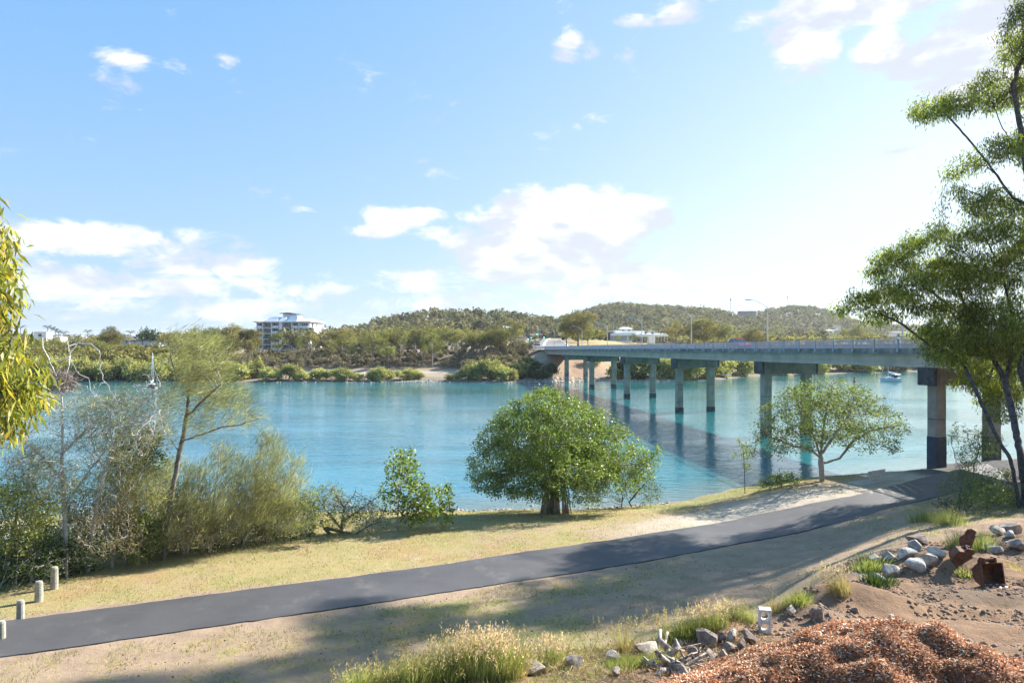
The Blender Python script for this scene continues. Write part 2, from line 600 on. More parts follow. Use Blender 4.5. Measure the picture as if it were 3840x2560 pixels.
M['nest'] = leafmat('nest_sticks', (.20, .16, .14), (.38, .32, .28), None, 0.0, .9, .1)
M['chips'] = leafmat('wood_chips', (.24, .09, .04), (.62, .28, .13), (.82, .66, .48), .05, .8, .15)
M['litter'] = leafmat('leaf_litter', (.20, .11, .05), (.48, .34, .20), (.60, .50, .36), .1, .8, .1)


def rockmat(name, c1, c2):
    m, n, bs, out = newmat(name)
    tcn = n.n('ShaderNodeTexCoord').outputs['Object']
    f = n.noise(tcn, 2.2, 7, .65, .4)
    c = n.mix(n.mapr(f, .35, .62), c1, c2)
    c = n.mix(n.mapr(n.noise(tcn, 9, 5, .7), .55, .75, 0, .6), c, tuple(q * .45 for q in c1))
    n.put(bs.inputs['Base Color'], c)
    bs.inputs['Roughness'].default_value = .9
    b = n.n('ShaderNodeBump')
    b.inputs['Strength'].default_value = .6
    b.inputs['Distance'].default_value = .03
    n.put(b.inputs['Height'], n.noise(tcn, 8, 8, .7))
    m.node_tree.links.new(b.outputs[0], bs.inputs['Normal'])
    return m


M['rock_tan'] = rockmat('tan_rock', (.27, .21, .16), (.46, .39, .32))
M['rock_blue'] = rockmat('pale_blue_grey_rock', (.30, .275, .24), (.54, .50, .44))
M['rock_brown'] = rockmat('brown_rock', (.15, .10, .075), (.27, .21, .17))
M['rock_grey'] = rockmat('grey_rock', (.22, .19, .16), (.38, .34, .29))

# rust
m, n, bs, out = newmat('rusty_steel')
tcn = n.n('ShaderNodeTexCoord').outputs['Object']
f = n.noise(tcn, 5, 8, .7, .5)
c = n.mix(n.mapr(f, .35, .65), (.055, .022, .014), (.20, .075, .03))
c = n.mix(n.mapr(n.noise(tcn, 14, 5, .7), .6, .75, 0, .8), c, (.32, .15, .06))
n.put(bs.inputs['Base Color'], c)
bs.inputs['Roughness'].default_value = .75
bs.inputs['Metallic'].default_value = .15
M['rust'] = m
M['steeltooth'] = simple('worn_steel', (.62, .58, .54), .4, .15, 10.0, metal=.3)

# asphalt path
m, n, bs, out = newmat('path_asphalt')
tcn = n.n('ShaderNodeTexCoord').outputs['Object']
f = n.noise(tcn, .35, 6, .6)
c = n.mix(n.mapr(f, .3, .7), (.046, .043, .043), (.072, .067, .066))
c = n.mix(n.mapr(n.noise(tcn, 90, 3, .7), .45, .7, 0, .35), c, (.13, .125, .125))
dust = n.m('MULTIPLY', n.mapr(n.noise(n.scale(tcn, (1, .6, 1)), 1.1, 7, .7), .52, .78), .3)
c = n.mix(n.mapr(n.noise(n.scale(tcn, (.3, 1.4, 1)), .8, 5, .65), .5, .7, 0, .35), c, (.035, .034, .037))
c = n.mix(dust, c, (.26, .22, .18))
xx, yy, zz = n.sep(tcn)
# sandy tyre scuffs left by vehicles crossing where the dirt track meets the path
dxs = n.m('SUBTRACT', xx, 21.0)
dys = n.m('SUBTRACT', yy, 45.6)
rr = n.m('SQRT', n.m('ADD', n.m('MULTIPLY', dxs, dxs), n.m('MULTIPLY', dys, dys)))
near_s = n.mapr(rr, 1.0, 3.2, 1.0, 0.0)
ring = n.m('SINE', n.m('MULTIPLY', n.m('SQRT', n.m('ADD', n.m('POWER', n.m('SUBTRACT', xx, 13.0), 2.0), n.m('POWER', n.m('SUBTRACT', yy, 46.5), 2.0))), 11.0))
sc = n.m('MULTIPLY', n.m('MULTIPLY', near_s, n.mapr(ring, .1, .9)), n.mapr(n.noise(tcn, 6, 4, .7), .38, .6))
c = n.mix(n.m('MULTIPLY', sc, .8), c, (.52, .42, .30))
n.put(bs.inputs['Base Color'], c)
bs.inputs['Roughness'].default_value = .68
bs.inputs['Specular IOR Level'].default_value = .5
b = n.n('ShaderNodeBump')
b.inputs['Strength'].default_value = .5
b.inputs['Distance'].default_value = .01
n.put(b.inputs['Height'], n.noise(tcn, 110, 3, .7))
m.node_tree.links.new(b.outputs[0], bs.inputs['Normal'])
M['asphalt'] = m
M['asphalt_edge'] = simple('asphalt_edge', (.03, .03, .032), .95, .25, 8.0, bump=.8, bscale=60)

# ground: two albedos from vertex attributes, mixed by fine noise
m, n, bs, out = newmat('ground_earth')
tcn = n.n('ShaderNodeTexCoord').outputs['Object']
at = n.n('ShaderNodeAttribute', attribute_name='dirt')
gr = n.n('ShaderNodeAttribute', attribute_name='turf')
gf, green, peb = n.sep(gr.outputs['Vector'])
f1 = n.noise(tcn, 1.3, 8, .68)
f2 = n.noise(tcn, 7.0, 6, .7)
f3 = n.noise(tcn, 38.0, 3, .7)
dirt = n.mix(1.0, at.outputs['Color'], n.comb(*[n.mapr(f1, .28, .72, .74, 1.2, False)] * 3), 'MULTIPLY')
dirt = n.mix(n.m('MULTIPLY', n.mapr(f2, .55, .72), .4), dirt, n.mix(1.0, at.outputs['Color'], (.45, .42, .4), 'MULTIPLY'))
dirt = n.mix(n.m('MULTIPLY', n.mapr(f3, .58, .7), .35), dirt, n.mix(1.0, at.outputs['Color'], (1.5, 1.5, 1.5), 'MULTIPLY'))
straw = n.mix(n.mapr(f3, .35, .65), (.30, .22, .09), (.46, .37, .18))
lush = n.mix(n.mapr(f3, .35, .65), (.13, .15, .04), (.30, .29, .12))
turf = n.mix(n.m('ADD', green, n.m('MULTIPLY', n.m('SUBTRACT', f1, .5), 1.6), clamp=True), straw, lush)
turf = n.mix(n.mapr(f2, .5, .75, 0, .5), turf, (.17, .13, .06))
f0 = n.noise(tcn, .28, 5, .65)
turf = n.mix(n.mapr(f0, .50, .64, 0, .45), turf, (.36, .20, .10))
turf = n.mix(n.mapr(n.noise(tcn, .55, 5, .7), .56, .7, 0, .5), turf, (.50, .41, .28))
gm = n.mapr(n.m('ADD', gf, n.m('ADD', n.m('MULTIPLY', n.m('SUBTRACT', f1, .5), 1.0), n.m('MULTIPLY', n.m('SUBTRACT', f2, .5), 1.1))), .38, .66)
n.put(bs.inputs['Base Color'], n.mix(gm, dirt, turf))
bs.inputs['Roughness'].default_value = .95
bs.inputs['Specular IOR Level'].default_value = .15
b = n.n('ShaderNodeBump')
b.inputs['Strength'].default_value = 1.0
b.inputs['Distance'].default_value = .07
n.put(b.inputs['Height'], n.m('ADD', n.m('MULTIPLY', f2, .8), n.m('MULTIPLY', f3, .5)))
m.node_tree.links.new(b.outputs[0], bs.inputs['Normal'])
M['ground'] = m

# water: turbid turquoise body under a rippled surface
m, n, bs, out = newmat('river_water')
tcn = n.n('ShaderNodeTexCoord').outputs['Object']
xx, yy, zz = n.sep(tcn)
patch = n.noise(n.scale(tcn, (.012, .035, 1)), 1.0, 5, .6, .8)
c = n.mix(n.mapr(patch, .35, .68), (.018, .14, .18), (.045, .215, .27))
c = n.mix(n.mapr(yy, 70, 200, 0, .5), c, (.03, .18, .175))
c = n.mix(n.mapr(n.m('SUBTRACT', xx, n.m('MULTIPLY', yy, .04)), -6, 26, 0, .75), c, (.014, .145, .15))
sh = n.n('ShaderNodeAttribute', attribute_name='shallow')
c = n.mix(n.m('MULTIPLY', sh.outputs['Fac'], .75), c, (.12, .15, .12))
n.put(bs.inputs['Base Color'], c)
bs.inputs['Roughness'].default_value = .045
bs.inputs['IOR'].default_value = 1.75
w1 = n.noise(n.scale(tcn, (.55, 1.35, 1)), 1.0, 3, .55, .6)
w2 = n.noise(n.scale(tcn, (2.1, 4.6, 1)), 1.0, 3, .6, .5)
w3 = n.noise(n.scale(tcn, (.10, .16, 1)), 1.0, 2, .5, .3)
calm = n.mapr(n.noise(n.scale(tcn, (.018, .05, 1)), 1.0, 4, .6, .5), .36, .64, .45, 1.25)
hgt = n.m('MULTIPLY', n.m('ADD', n.m('MULTIPLY', w1, 1.0), n.m('ADD', n.m('MULTIPLY', w2, .30), n.m('MULTIPLY', w3, .5))), calm)
b = n.n('ShaderNodeBump')
b.inputs['Strength'].default_value = 1.0
b.inputs['Distance'].default_value = .068
n.put(b.inputs['Height'], hgt)
m.node_tree.links.new(b.outputs[0], bs.inputs['Normal'])
M['water'] = m

# ------------------------------------------------------------------ ground sheet
def axis(segs):
    out = [segs[0][0]]
    for a, b_, st in segs:
        k = max(1, int(round((b_ - a) / st)))
        out += list(np.linspace(a, b_, k + 1)[1:])
    return np.array(out)


gx = axis([(-7000, -300, 450), (-300, -60, 6), (-60, -9, .5), (-9, 1.0, .16), (1.0, 15, .10), (15, 45, .4), (45, 110, 2.5), (110, 400, 8), (400, 7000, 450)])
gy = axis([(-60, 6, 3), (6, 11, .14), (11, 24, .10), (24, 68, .36), (68, 100, 4), (100, 196, 16), (196, 290, 2), (290, 470, 6), (470, 1600, 30), (1600, 12000, 500)])
XX, YY = np.meshgrid(gx, gy)
ZZ = height(XX, YY)
nx, ny = len(gx), len(gy)
V = np.stack([XX.ravel(), YY.ravel(), ZZ.ravel()], 1)
idx = np.arange(nx * ny).reshape(ny, nx)
F = np.stack([idx[:-1, :-1].ravel(), idx[:-1, 1:].ravel(), idx[1:, 1:].ravel(), idx[1:, :-1].ravel()], 1)
gme = npmesh('ground', V, F, True)


def bl(a, b, k):
    k = np.asarray(k)[..., None]
    return a * (1 - k) + np.asarray(b) * k


xf, yf = XX.ravel(), YY.ravel()
sN = shore_near(xf) - yf
# centre line of the path (x -> y), used by the turf map too
PU = [(-300, 2372), (0, 2337), (367, 2292), (857, 2224), (1280, 2175), (1753, 2115), (2100, 2062), (2500, 2001), (2816, 1941), (3202, 1864), (3392, 1821), (3563, 1779), (3700, 1748)]
PL = [(-300, 2502), (0, 2463), (428, 2402), (857, 2341), (1280, 2279), (1753, 2208), (2100, 2155), (2500, 2088), (2767, 2036), (3208, 1944), (3490, 1870), (3640, 1829), (3800, 1792)]
PUw = np.array([G(*p) for p in PU])
PLw = np.array([G(*p) for p in PL])
uy = np.interp(xf, PUw[:, 0], PUw[:, 1])
ly = np.interp(xf, PLw[:, 0], PLw[:, 1])
dirt = np.tile(np.array([.375, .268, .18]), (len(xf), 1))
beyond = sm((yf - uy) / .8)                           # river side of the path
sandy = sm((xf - 2) / 8.0) * beyond * sm((6.5 - (yf - uy)) / 4)
dirt = bl(dirt, [.47, .40, .31], sandy)
dirt = bl(dirt, [.27, .21, .16], sm((1.9 - sN) / 1.6) * (sN < 30) * (yf < 125))
eT = yf - np.interp(xf, EX, EY)
dirt = bl(dirt, [.26, .16, .095], sm((2.5 - eT) / 4) * (yf < 60))
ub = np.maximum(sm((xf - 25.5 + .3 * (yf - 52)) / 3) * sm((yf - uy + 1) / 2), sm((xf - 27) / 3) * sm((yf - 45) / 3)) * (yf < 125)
dirt = bl(dirt, [.10, .095, .095], ub)  # dark hard ground below the bridge, with bridge shade put into the colour
dirt = bl(dirt, [.19, .13, .085], sm((2.5 - eT) / 4) * (yf < 60) * sm((fbm(xf, yf, 1.3, 77) - .5) / .15))
farm = (yf > 125)
sF = yf - shore_far(xf)
farcol = np.tile(np.array([.33, .26, .18]), (len(xf), 1))
farcol = bl(farcol, [.21, .17, .125], sm((15 - sF) / 8))
farcol = bl(farcol, [.40, .34, .27], (np.abs(sF - 21.5) < 1.6) * (xf < 10))
farcol = bl(farcol, [.17, .13, .09], sm((sF - 25) / 4) * sm((75 - sF) / 12) * (xf < 4))
farcol = bl(farcol, [.30, .20, .13], np.exp(-((xf - 21) / 9.0) ** 2) * (sF < 34) * (sF > 6))
dirt = np.where(farm[:, None], farcol, dirt)
turf = np.zeros(len(xf))
turf = np.where(yf > uy, .62 - .42 * sandy + .1 * (xf < -3), turf)
turf = np.where((sN < 4.5) & (sN > 1.2) & (xf > -3), .72, turf)
turf = np.where((yf > uy) & (yf < uy + .7), .22, turf)
low_t = np.interp(xf, [-30, -8, 2, 8, 13, 22, 40], [.42, .48, .50, .26, .16, .66, .6])
turf = np.where(yf < ly, low_t, turf)
turf = np.where((yf < ly) & (yf > ly - .9), .2, turf)
turf = np.where((eT < 3.5) & (yf < 60), np.where(xf < 1.5, .42, .02), turf)
turf = np.where((eT < 6.5) & (eT >= 3.0) & (yf < 60) & (yf < ly - .6), .3, turf)
turf = np.where(sN < 1.0, .1, turf)
turf = turf + .55 * (fbm(xf, yf, 3.0, 88, 4) - .5)
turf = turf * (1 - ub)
ft = np.where(sF > 26, .22, .15)
ft = np.where((sF > 55) & (xf > -5), .95, ft)
ft = np.where((xf > 8) & (xf < 30) & (sF < 40), .1, ft)
turf = np.where(farm, ft, turf)
green = .36 + .9 * (fbm(xf, yf, 7.0, 99, 3) - .5)
green = np.where(farm, .12, green)
green = np.where((sN < 5.0) & (sN > 1.0) & (xf > 8) & (xf < 26), .75, green)
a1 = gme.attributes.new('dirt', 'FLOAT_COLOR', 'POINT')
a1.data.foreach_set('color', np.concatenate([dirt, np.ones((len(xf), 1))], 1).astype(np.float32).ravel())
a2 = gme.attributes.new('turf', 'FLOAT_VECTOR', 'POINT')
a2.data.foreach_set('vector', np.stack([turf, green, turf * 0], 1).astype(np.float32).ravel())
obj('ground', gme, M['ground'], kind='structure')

# water sheet
wx = axis([(-6000, -80, 400), (-80, 60, 1.5), (60, 6000, 400)])
wy = axis([(22, 75, 1.0), (75, 900, 60)])
WX, WY = np.meshgrid(wx, wy)
nx, ny = len(wx), len(wy)
idx = np.arange(nx * ny).reshape(ny, nx)
F = np.stack([idx[:-1, :-1].ravel(), idx[:-1, 1:].ravel(), idx[1:, 1:].ravel(), idx[1:, :-1].ravel()], 1)
wme = npmesh('river_water', np.stack([WX.ravel(), WY.ravel(), WX.ravel() * 0], 1), F, True)
shal = sm(1 - (WY.ravel() - shore_near(WX.ravel())) / 7.0) * (WY.ravel() < 90)
a3 = wme.attributes.new('shallow', 'FLOAT', 'POINT')
a3.data.foreach_set('value', shal.astype(np.float32))
obj('river_water', wme, M['water'], kind='structure')

# footpath: a raised strip of new asphalt with a ragged edge
def resample(pts, n):
    pts = np.array(pts)
    d = np.concatenate([[0], np.cumsum(np.linalg.norm(np.diff(pts[:, :2], axis=0), axis=1))])
    t = np.linspace(0, d[-1], n)
    return np.stack([np.interp(t, d, pts[:, k]) for k in range(2)], 1)


def smooth_line(p, it=6):
    p = p.copy()
    for _ in range(it):
        p[1:-1] = (p[:-2] + 2 * p[1:-1] + p[2:]) / 4
    return p


NP_ = 260
U = smooth_line(resample(PUw, NP_), 12)
L = smooth_line(resample(PLw, NP_), 12)
zc = np.array([max(H(*(U[i] * (1 - t) + L[i] * t)) for t in (0, .25, .5, .75, 1)) for i in range(NP_)])
for _ in range(30):
    zc[1:-1] = (zc[:-2] + zc[1:-1] * 2 + zc[2:]) / 4
zc += .045
rows = []
rg = np.random.default_rng(4)
for t in (0, .2, .4, .6, .8, 1.0):
    q = U * (1 - t) + L * t
    if t in (0, 1.0):
        q = q + rg.normal(0, .012, q.shape)
        q[:, 1] += .16 * (fbm(q[:, 0], q[:, 0] * 0 + t, .9, 71, 3) - .5)
    rows.append(np.column_stack([q, zc - (.012 if t in (0, 1.0) else 0)]))
V = np.concatenate(rows)
F = []
for r in range(5):
    for i in range(NP_ - 1):
        a = r * NP_ + i
        F.append((a, a + NP_, a + NP_ + 1, a + 1))
obj('footpath', npmesh('footpath', V, F, True), M['asphalt'], kind='structure')
ed = MB()
for (line, sg) in ((rows[0], 1), (rows[-1], -1)):
    n_ = len(line)
    dirv = (U - L); dirv /= np.linalg.norm(dirv, axis=1)[:, None]
    top = line + [0, 0, .0]
    bot = line.copy()
    bot[:, :2] += sg * dirv * (.10 + rg.random((n_, 1)) * .06)
    bot[:, 2] -= .16
    ed.add(np.concatenate([top, bot]), [(i, i + 1, n_ + i + 1, n_ + i) if sg > 0 else (i + 1, i, n_ + i, n_ + i + 1) for i in range(n_ - 1)])
obj('footpath_edge', ed, M['asphalt_edge'], kind='structure')

# ------------------------------------------------------------------ road bridge
SP = 28.65
TX, TY = .960, .280                     # across the bridge
AX, AY = -.1240, .9923                  # along it, away from us
S0, S1 = -SP - 1.0, 172.0               # from the near abutment to the far one


def zd(s):
    return 9.70 - .0102 * s


def BR(s, t, z):
    return (32.0 - .125 * s + t * TX, 59.1 + s + t * TY, z)


bridge = thing('road_bridge', 'long concrete road bridge on twin column piers crossing the turquoise river', 'bridge')


def bprof(prof, s0, s1):
    """prof: (t, dz) polygon carried along the bridge from s0 to s1"""
    b = MB()
    n = len(prof)
    V = [BR(s0, t, zd(s0) + z) for t, z in prof] + [BR(s1, t, zd(s1) + z) for t, z in prof]
    F = [tuple(range(n)), tuple(range(n, 2 * n))[::-1]] + [(i, n + i, n + (i + 1) % n, (i + 1) % n) for i in range(n)]
    return b.add(V, F)


DL, DR = -1.12, 6.75
spans = [k * SP for k in range(-1, 6)] + [S1]
for k in range(len(spans) - 1):
    a, b_ = spans[k] + .02, spans[k + 1] - .02
    if k == 0:
        a = S0
    obj('deck_slab', bprof([(DL, -.16), (DR, -.16), (DR, .0), (DL, .0)], a, b_), M['kerb'], bridge)
    obj('road_surface', bprof([(DL + .34, .003), (DR - .34, .003), (DR - .34, .12), (DL + .34, .12)], a, b_), M['roadgrey'], bridge)
    obj('kerb', bprof([(DL + .04, .003), (DL + .33, .003), (DL + .33, .29), (DL + .04, .29)], a, b_), M['kerb'], bridge)
    obj('kerb', bprof([(DR - .33, .003), (DR - .04, .003), (DR - .04, .29), (DR - .33, .29)], a, b_), M['kerb'], bridge)
    for (t0, sg) in ((-.80, 1), (6.42, -1)):
        pr = [(t0, -.163), (t0, -.27), (t0 + sg * .10, -.40), (t0 + sg * .13, -.85), (t0 - sg * .0, -1.0), (t0, -1.16), (t0 + sg * .55, -1.16), (t0 + sg * .55, -.163)]
        obj('girder', bprof(pr, a + .015, b_ - .015), M['girder'], bridge)
    for t0 in (1.0, 2.5, 4.0):
        obj('girder', bprof([(t0, -.163), (t0 + .6, -.163), (t0 + .6, -1.12), (t0, -1.12)], a + .015, b_ - .015), M['girder'], bridge)
    obj('parapet', bprof([(5.55, .125), (5.75, .125), (5.75, .72), (5.55, .72)], a, b_), M['tanrail'], bridge)

TH = .78                                  # half thickness of the caps along the bridge


def pier_pt(s, t, z, q=0.0):
    x, y, _ = BR(s, t, z)
    return (x - q * .28, y + q * .96, z)


def pier_box(s, t0, t1, z0, z1, q0, q1):
    c = [pier_pt(s, t0, z0, q0), pier_pt(s, t1, z0, q0), pier_pt(s, t1, z0, q1), pier_pt(s, t0, z0, q1)]
    return MB().hexa(c + [(x, y, z1) for x, y, _ in c])


for k in range(0, 6):
    s = k * SP
    zt = zd(s) - 1.17
    zb = zt - 1.33
    obj('pier_cap', pier_box(s, -.72, 5.95, zb, zt - .0, -TH, TH), M['cap'], bridge)
    obj('cap_end', pier_box(s, -1.02, -.722, zb + .004, zt + .02, -TH - .01, TH + .01), M['darkcap'], bridge)
    obj('cap_end', pier_box(s, 5.952, 6.25, zb + .004, zt + .02, -TH - .01, TH + .01), M['darkcap'], bridge)
    for t0 in (0.0, 5.23):
        hw = .455
        zz = zb - .002
        steps = [zz, zz - 2.55, zz - 5.1, -3.0]
        for j in range(3):
            if steps[j + 1] > steps[j] - .1:
                continue
            c = obj('column', pier_box(s, t0 - hw, t0 + hw, steps[j + 1] + .035, steps[j], -hw, hw), M['concrete'], bridge)
            bevel(c, .03, 1)
            obj('column_joint', pier_box(s, t0 - hw + .02, t0 + hw - .02, steps[j + 1] - .01, steps[j + 1] + .045, -hw + .02, hw - .02), M['darkcap'], bridge)
        if 1 <= k <= 4:      # tide-stained foot
            obj('tide_stain', pier_box(s, t0 - hw - .012, t0 + hw + .012, -.6, .55 + .1 * k, -hw - .012, hw + .012), M['darkcap'], bridge)
        if k == 5:
            tag(obj('painted_band', pier_box(s, t0 - hw - .012, t0 + hw + .012, 1.5, 2.5, -hw - .012, hw + .012), M['sign'], bridge), 'blue grey painted-over band')
    if k == 0:
        hw = .455
        tag(obj('painted_band', pier_box(0, -hw - .015, hw + .012, .6, 3.35, -hw - .012, hw + .012), M['darkpaint'], bridge), 'dark grey painted lower column')
        tag(obj('painted_band', pier_box(0, -hw - .03, -hw - .016, 1.2, 3.34, -hw, hw), M['bluepaint'], bridge), 'navy blue painted patch')
        tag(obj('painted_band', pier_box(0, 5.23 - hw - .012, 5.23 + hw + .012, .6, 3.2, -hw - .012, hw + .012), M['darkpaint'], bridge), 'dark grey painted lower column')
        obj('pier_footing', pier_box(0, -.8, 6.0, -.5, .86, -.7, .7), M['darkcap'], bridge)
    if k == 1:
        hw = .455
        pm = obj('marker_plate', pier_box(s, -hw - .05, -hw - .02, 2.05, 2.65, -.35, .15), M['white'], bridge)
        tag(pm, 'white marker plate with a dark ring symbol')
        ring = MB()
        cx, cy, cz = pier_pt(s, -hw - .055, 2.38, -.10)
        prev = None
        for i in range(17):
            t = 2 * math.pi * i / 16
            p = Vector((cx, cy, cz)) + Vector((-.28, .96, 0)) * (.11 * math.cos(t)) + Vector((0, 0, .11 * math.sin(t)))
            if prev is not None:
                ring.bar(prev, p, .022, 4)
            prev = p
        obj('ring_symbol', ring, M['canvas'], pm)

# abutments
obj('abutment', pier_box(S1, -1.3, 6.9, 1.0, zd(S1) - .2, .05, 1.6), M['concrete'], bridge)
ab = obj('wing_wall', MB().hexa([BR(S1 + .1, -1.5, 4.2), BR(S1 + .1, -1.1, 4.2), BR(S1 + 7, -1.1, 5.6), BR(S1 + 7, -1.5, 5.6),
                                   BR(S1 + .1, -1.5, zd(S1) - .02), BR(S1 + .1, -1.1, zd(S1) - .02), BR(S1 + 7, -1.1, zd(S1) - .1), BR(S1 + 7, -1.5, zd(S1) - .1)]), M['concrete'], bridge)
obj('abutment', pier_box(S0, -1.3, 6.9, 0.0, zd(S0) - .2, -2.5, -.05), M['concrete'], bridge)

# railings: one bay mesh shared by every bay
NB = 9
BL = SP / NB
GL = BL * math.hypot(.125, 1)


def bay_mesh(name, both=False):
    b = MB()
    L_ = GL - .06
    b.box((L_ / 2, 0, 1.03), (L_, .07, .07))
    b.box((L_ / 2, 0, .36), (L_, .05, .06))
    nb = 22
    for i in range(nb):
        x = (i + .5) * L_ / nb
        b.box((x, 0, .69), (.028, .028, .60))
    return b.mesh(name)


bay = bay_mesh('railing_panel')
bay.materials.append(M['galv'])
bay2 = bay.copy()
bay2.materials.clear()
bay2.materials.append(M['tanrail'])
pb = MB()
pb.box((0, .0, .52), (.12, .03, 1.08))
pb.box((0, .045, .52), (.02, .09, 1.08))
pb.box((0, .09, .52), (.12, .03, 1.08))
pb.box((.02, .03, .12), (.2, .12, .22))
pb = pb.mesh('railing_post')
pb.materials.append(M['galv'])
ang = math.atan2(AY, AX)
tilt = .0102
s = S0 + .2
bays = []
for k in range(len(spans) - 1):
    a = spans[k]
    for j in range(NB):
        if a + j * BL + BL <= S1 + .5:
            bays.append((a + j * BL, j))
for (s, j) in bays:
    for (t0, me_) in ((-.97, bay), (6.60, bay2)):
        o = obj('railing_panel', me_, None, bridge)
        o.location = BR(s + .05, t0, zd(s))
        o.rotation_euler = Matrix(((1, 0, 0), (0, 1, 0), (0, 0, 1))).to_euler()
        o.rotation_euler = (0, tilt, ang)
    pl = [s] if j else [s - .02, s + .40]
    for q in pl:
        o = obj('railing_post', pb, None, bridge)
        o.location = BR(q, -1.13, zd(q))
        o.rotation_euler = (0, 0, ang)
# brown handrail on posts behind the far railing
for k in range(len(spans) - 1):
    a, b_ = spans[k], spans[k + 1]
    obj('handrail', bprof([(6.74, 1.32), (6.80, 1.32), (6.80, 1.38), (6.74, 1.38)], a, b_), M['brownrail'], bridge)
hp = MB().box((0, 0, .68), (.06, .06, 1.32)).mesh('handrail_post')
hp.materials.append(M['brownrail'])
for (s, j) in bays:
    o = obj('handrail_post', hp, None, bridge)
    o.location = BR(s + BL * .5, 6.77, zd(s + BL * .5) - .02)
    o.rotation_euler = (0, 0, ang)

# street lamps on the far side of the deck, one per span
def lamp(loc, rz, hgt, arm, label, group, r=.085):
    t = thing('street_lamp', label, 'street lamp', loc, rz, group)
    b = MB().bar((0, 0, 0), (0, 0, hgt), r, 8, r * .7)
    obj('pole', b, M['galvlt'], t)
    pts = [(0, 0, hgt), (-arm * .35, 0, hgt + arm * .22), (-arm * .75, 0, hgt + arm * .42), (-arm, 0, hgt + arm * .46)]
    obj('arm', MB().tube(pts, [r * .6, r * .5, r * .42, r * .4], 6), M['galvlt'], t)
    hb = MB().hexa([(-arm - .75, -.13, hgt + arm * .46 - .07), (-arm + .05, -.10, hgt + arm * .46 - .07), (-arm + .05, .10, hgt + arm * .46 - .07), (-arm - .75, .13, hgt + arm * .46 - .07),
                    (-arm - .65, -.07, hgt + arm * .46 + .07), (-arm, -.06, hgt + arm * .46 + .07), (-arm, .06, hgt + arm * .46 + .07), (-arm - .65, .07, hgt + arm * .46 + .07)])
    obj('lamp_head', hb, M['galvlt'], t)
    return t


ords = ['above the pier nearest the far bank', 'fourth from the big gum tree', 'third from the big gum tree', 'second from the big gum tree',
        'tallest, just behind the red car', 'half hidden by gum leaves']
for i, (px, tp) in enumerate([(2175, 1234), (2269, 1221), (2397, 1207), (2580, 1184), (2862, 1150), (3362, 1100)]):
    u = (px - 1920) / FPX
    Y = 45.75 / (u + .125)
    s = Y - 59.1 - 6.95 * TY
    x, y, _ = BR(s, 6.95, 0)
    z0 = zd(s) - .15
    zt = HC - (tp - 1278) / FPX * Y
    obj_ = lamp((x, y, z0), math.radians(-6), zt - z0, 2.15, 'pale steel street lamp on the bridge, ' + ords[i], 'street lamps along the bridge')

# ------------------------------------------------------------------ roads on the far bank
def strip(name, cl, wl, zoff, mat, parent=None, **kw):
    cl = np.array(cl, float)
    d = np.concatenate([[0], np.cumsum(np.linalg.norm(np.diff(cl[:, :2], axis=0), axis=1))])
    n_ = int(d[-1] / 3) + 2
    t = np.linspace(0, d[-1], n_)
    x = np.interp(t, d, cl[:, 0]); y = np.interp(t, d, cl[:, 1])
    z = np.interp(t, d, cl[:, 2]); ww = np.interp(t, d, cl[:, 3]) if cl.shape[1] > 3 else np.full(n_, wl)
    for _ in range(4):
        for q in (x, y):
            q[1:-1] = (q[:-2] + 2 * q[1:-1] + q[2:]) / 4
    tx = np.gradient(x); ty = np.gradient(y)
    l = np.hypot(tx, ty)
    nx_, ny_ = ty / l, -tx / l
    A = np.column_stack([x - nx_ * ww / 2, y - ny_ * ww / 2, z + zoff])
    B = np.column_stack([x + nx_ * ww / 2, y + ny_ * ww / 2, z + zoff])
    V = np.concatenate([A, B])
    F = [(i, n_ + i, n_ + i + 1, i + 1) for i in range(n_ - 1)]
    return obj(name, npmesh(name, V, F), mat, parent, **kw), (x, y, z, nx_, ny_, n_)


x0, y0, _ = BR(S1, 2.8, 0)
RC = [(x0, y0, 8.05, 8.2), (x0 - 1.0, y0 + 14, 8.3, 12), (11.0, 262, 8.5, 17), (11.5, 290, 8.9, 20), (13.5, 330, 9.7, 20), (17.0, 390, 10.9, 17), (22.5, 470, 12.3, 14), (30, 580, 14.2, 12), (40, 700, 17, 12)]
# an embankment under the road so that nothing hovers
xs = np.array([r[0] for r in RC]); ys = np.array([r[1] for r in RC]); zs_ = np.array([r[2] for r in RC]); ws_ = np.array([r[3] for r in RC])
b = MB()
n_ = 60
yy_ = np.linspace(y0 + .5, 700, n_)
V = []
for y in yy_:
    x = np.interp(y, ys, xs); z = np.interp(y, ys, zs_); hw = np.interp(y, ys, ws_) / 2
    V += [(x - hw - 5, y, z - 1.8), (x - hw - 1.0, y, z - .02), (x + hw + 1.0, y, z - .02), (x + hw + 5, y, z - 1.8)]
F = []
for i in range(n_ - 1):
    for k in range(3):
        a = i * 4 + k
        F.append((a, a + 1, a + 5, a + 4))
M['verge'] = simple('dry_verge', (.24, .19, .11), .95, .3, .3)
obj('road_embankment', b.add(V, F), M['verge'], kind='structure')
strip('road', RC, 10, .03, M['road'], kind='structure')
for (off, nm) in ((-.5, 0), (.5, 0)):
    pass
RM = [(r[0] + .2, r[1], r[2], .9) for r in RC[3:]]
strip('traffic_island', RM, 1.3, .10, M['line'], kind='structure')
strip('road_marking', [(r[0] - r[3] / 2 + .8, r[1], r[2], .3) for r in RC[1:]], .3, .06, M['line'], kind='structure')
strip('road_marking', [(r[0] + r[3] / 2 - .8, r[1], r[2], .3) for r in RC[1:]], .3, .06, M['line'], kind='structure')
strip('side_road', [(11.0, 268, 8.62, 9), (0, 276, 8.6, 9), (-14, 284, 8.4, 9), (-30, 296, 8.3, 8)], 9, .04, M['road'], kind='structure')

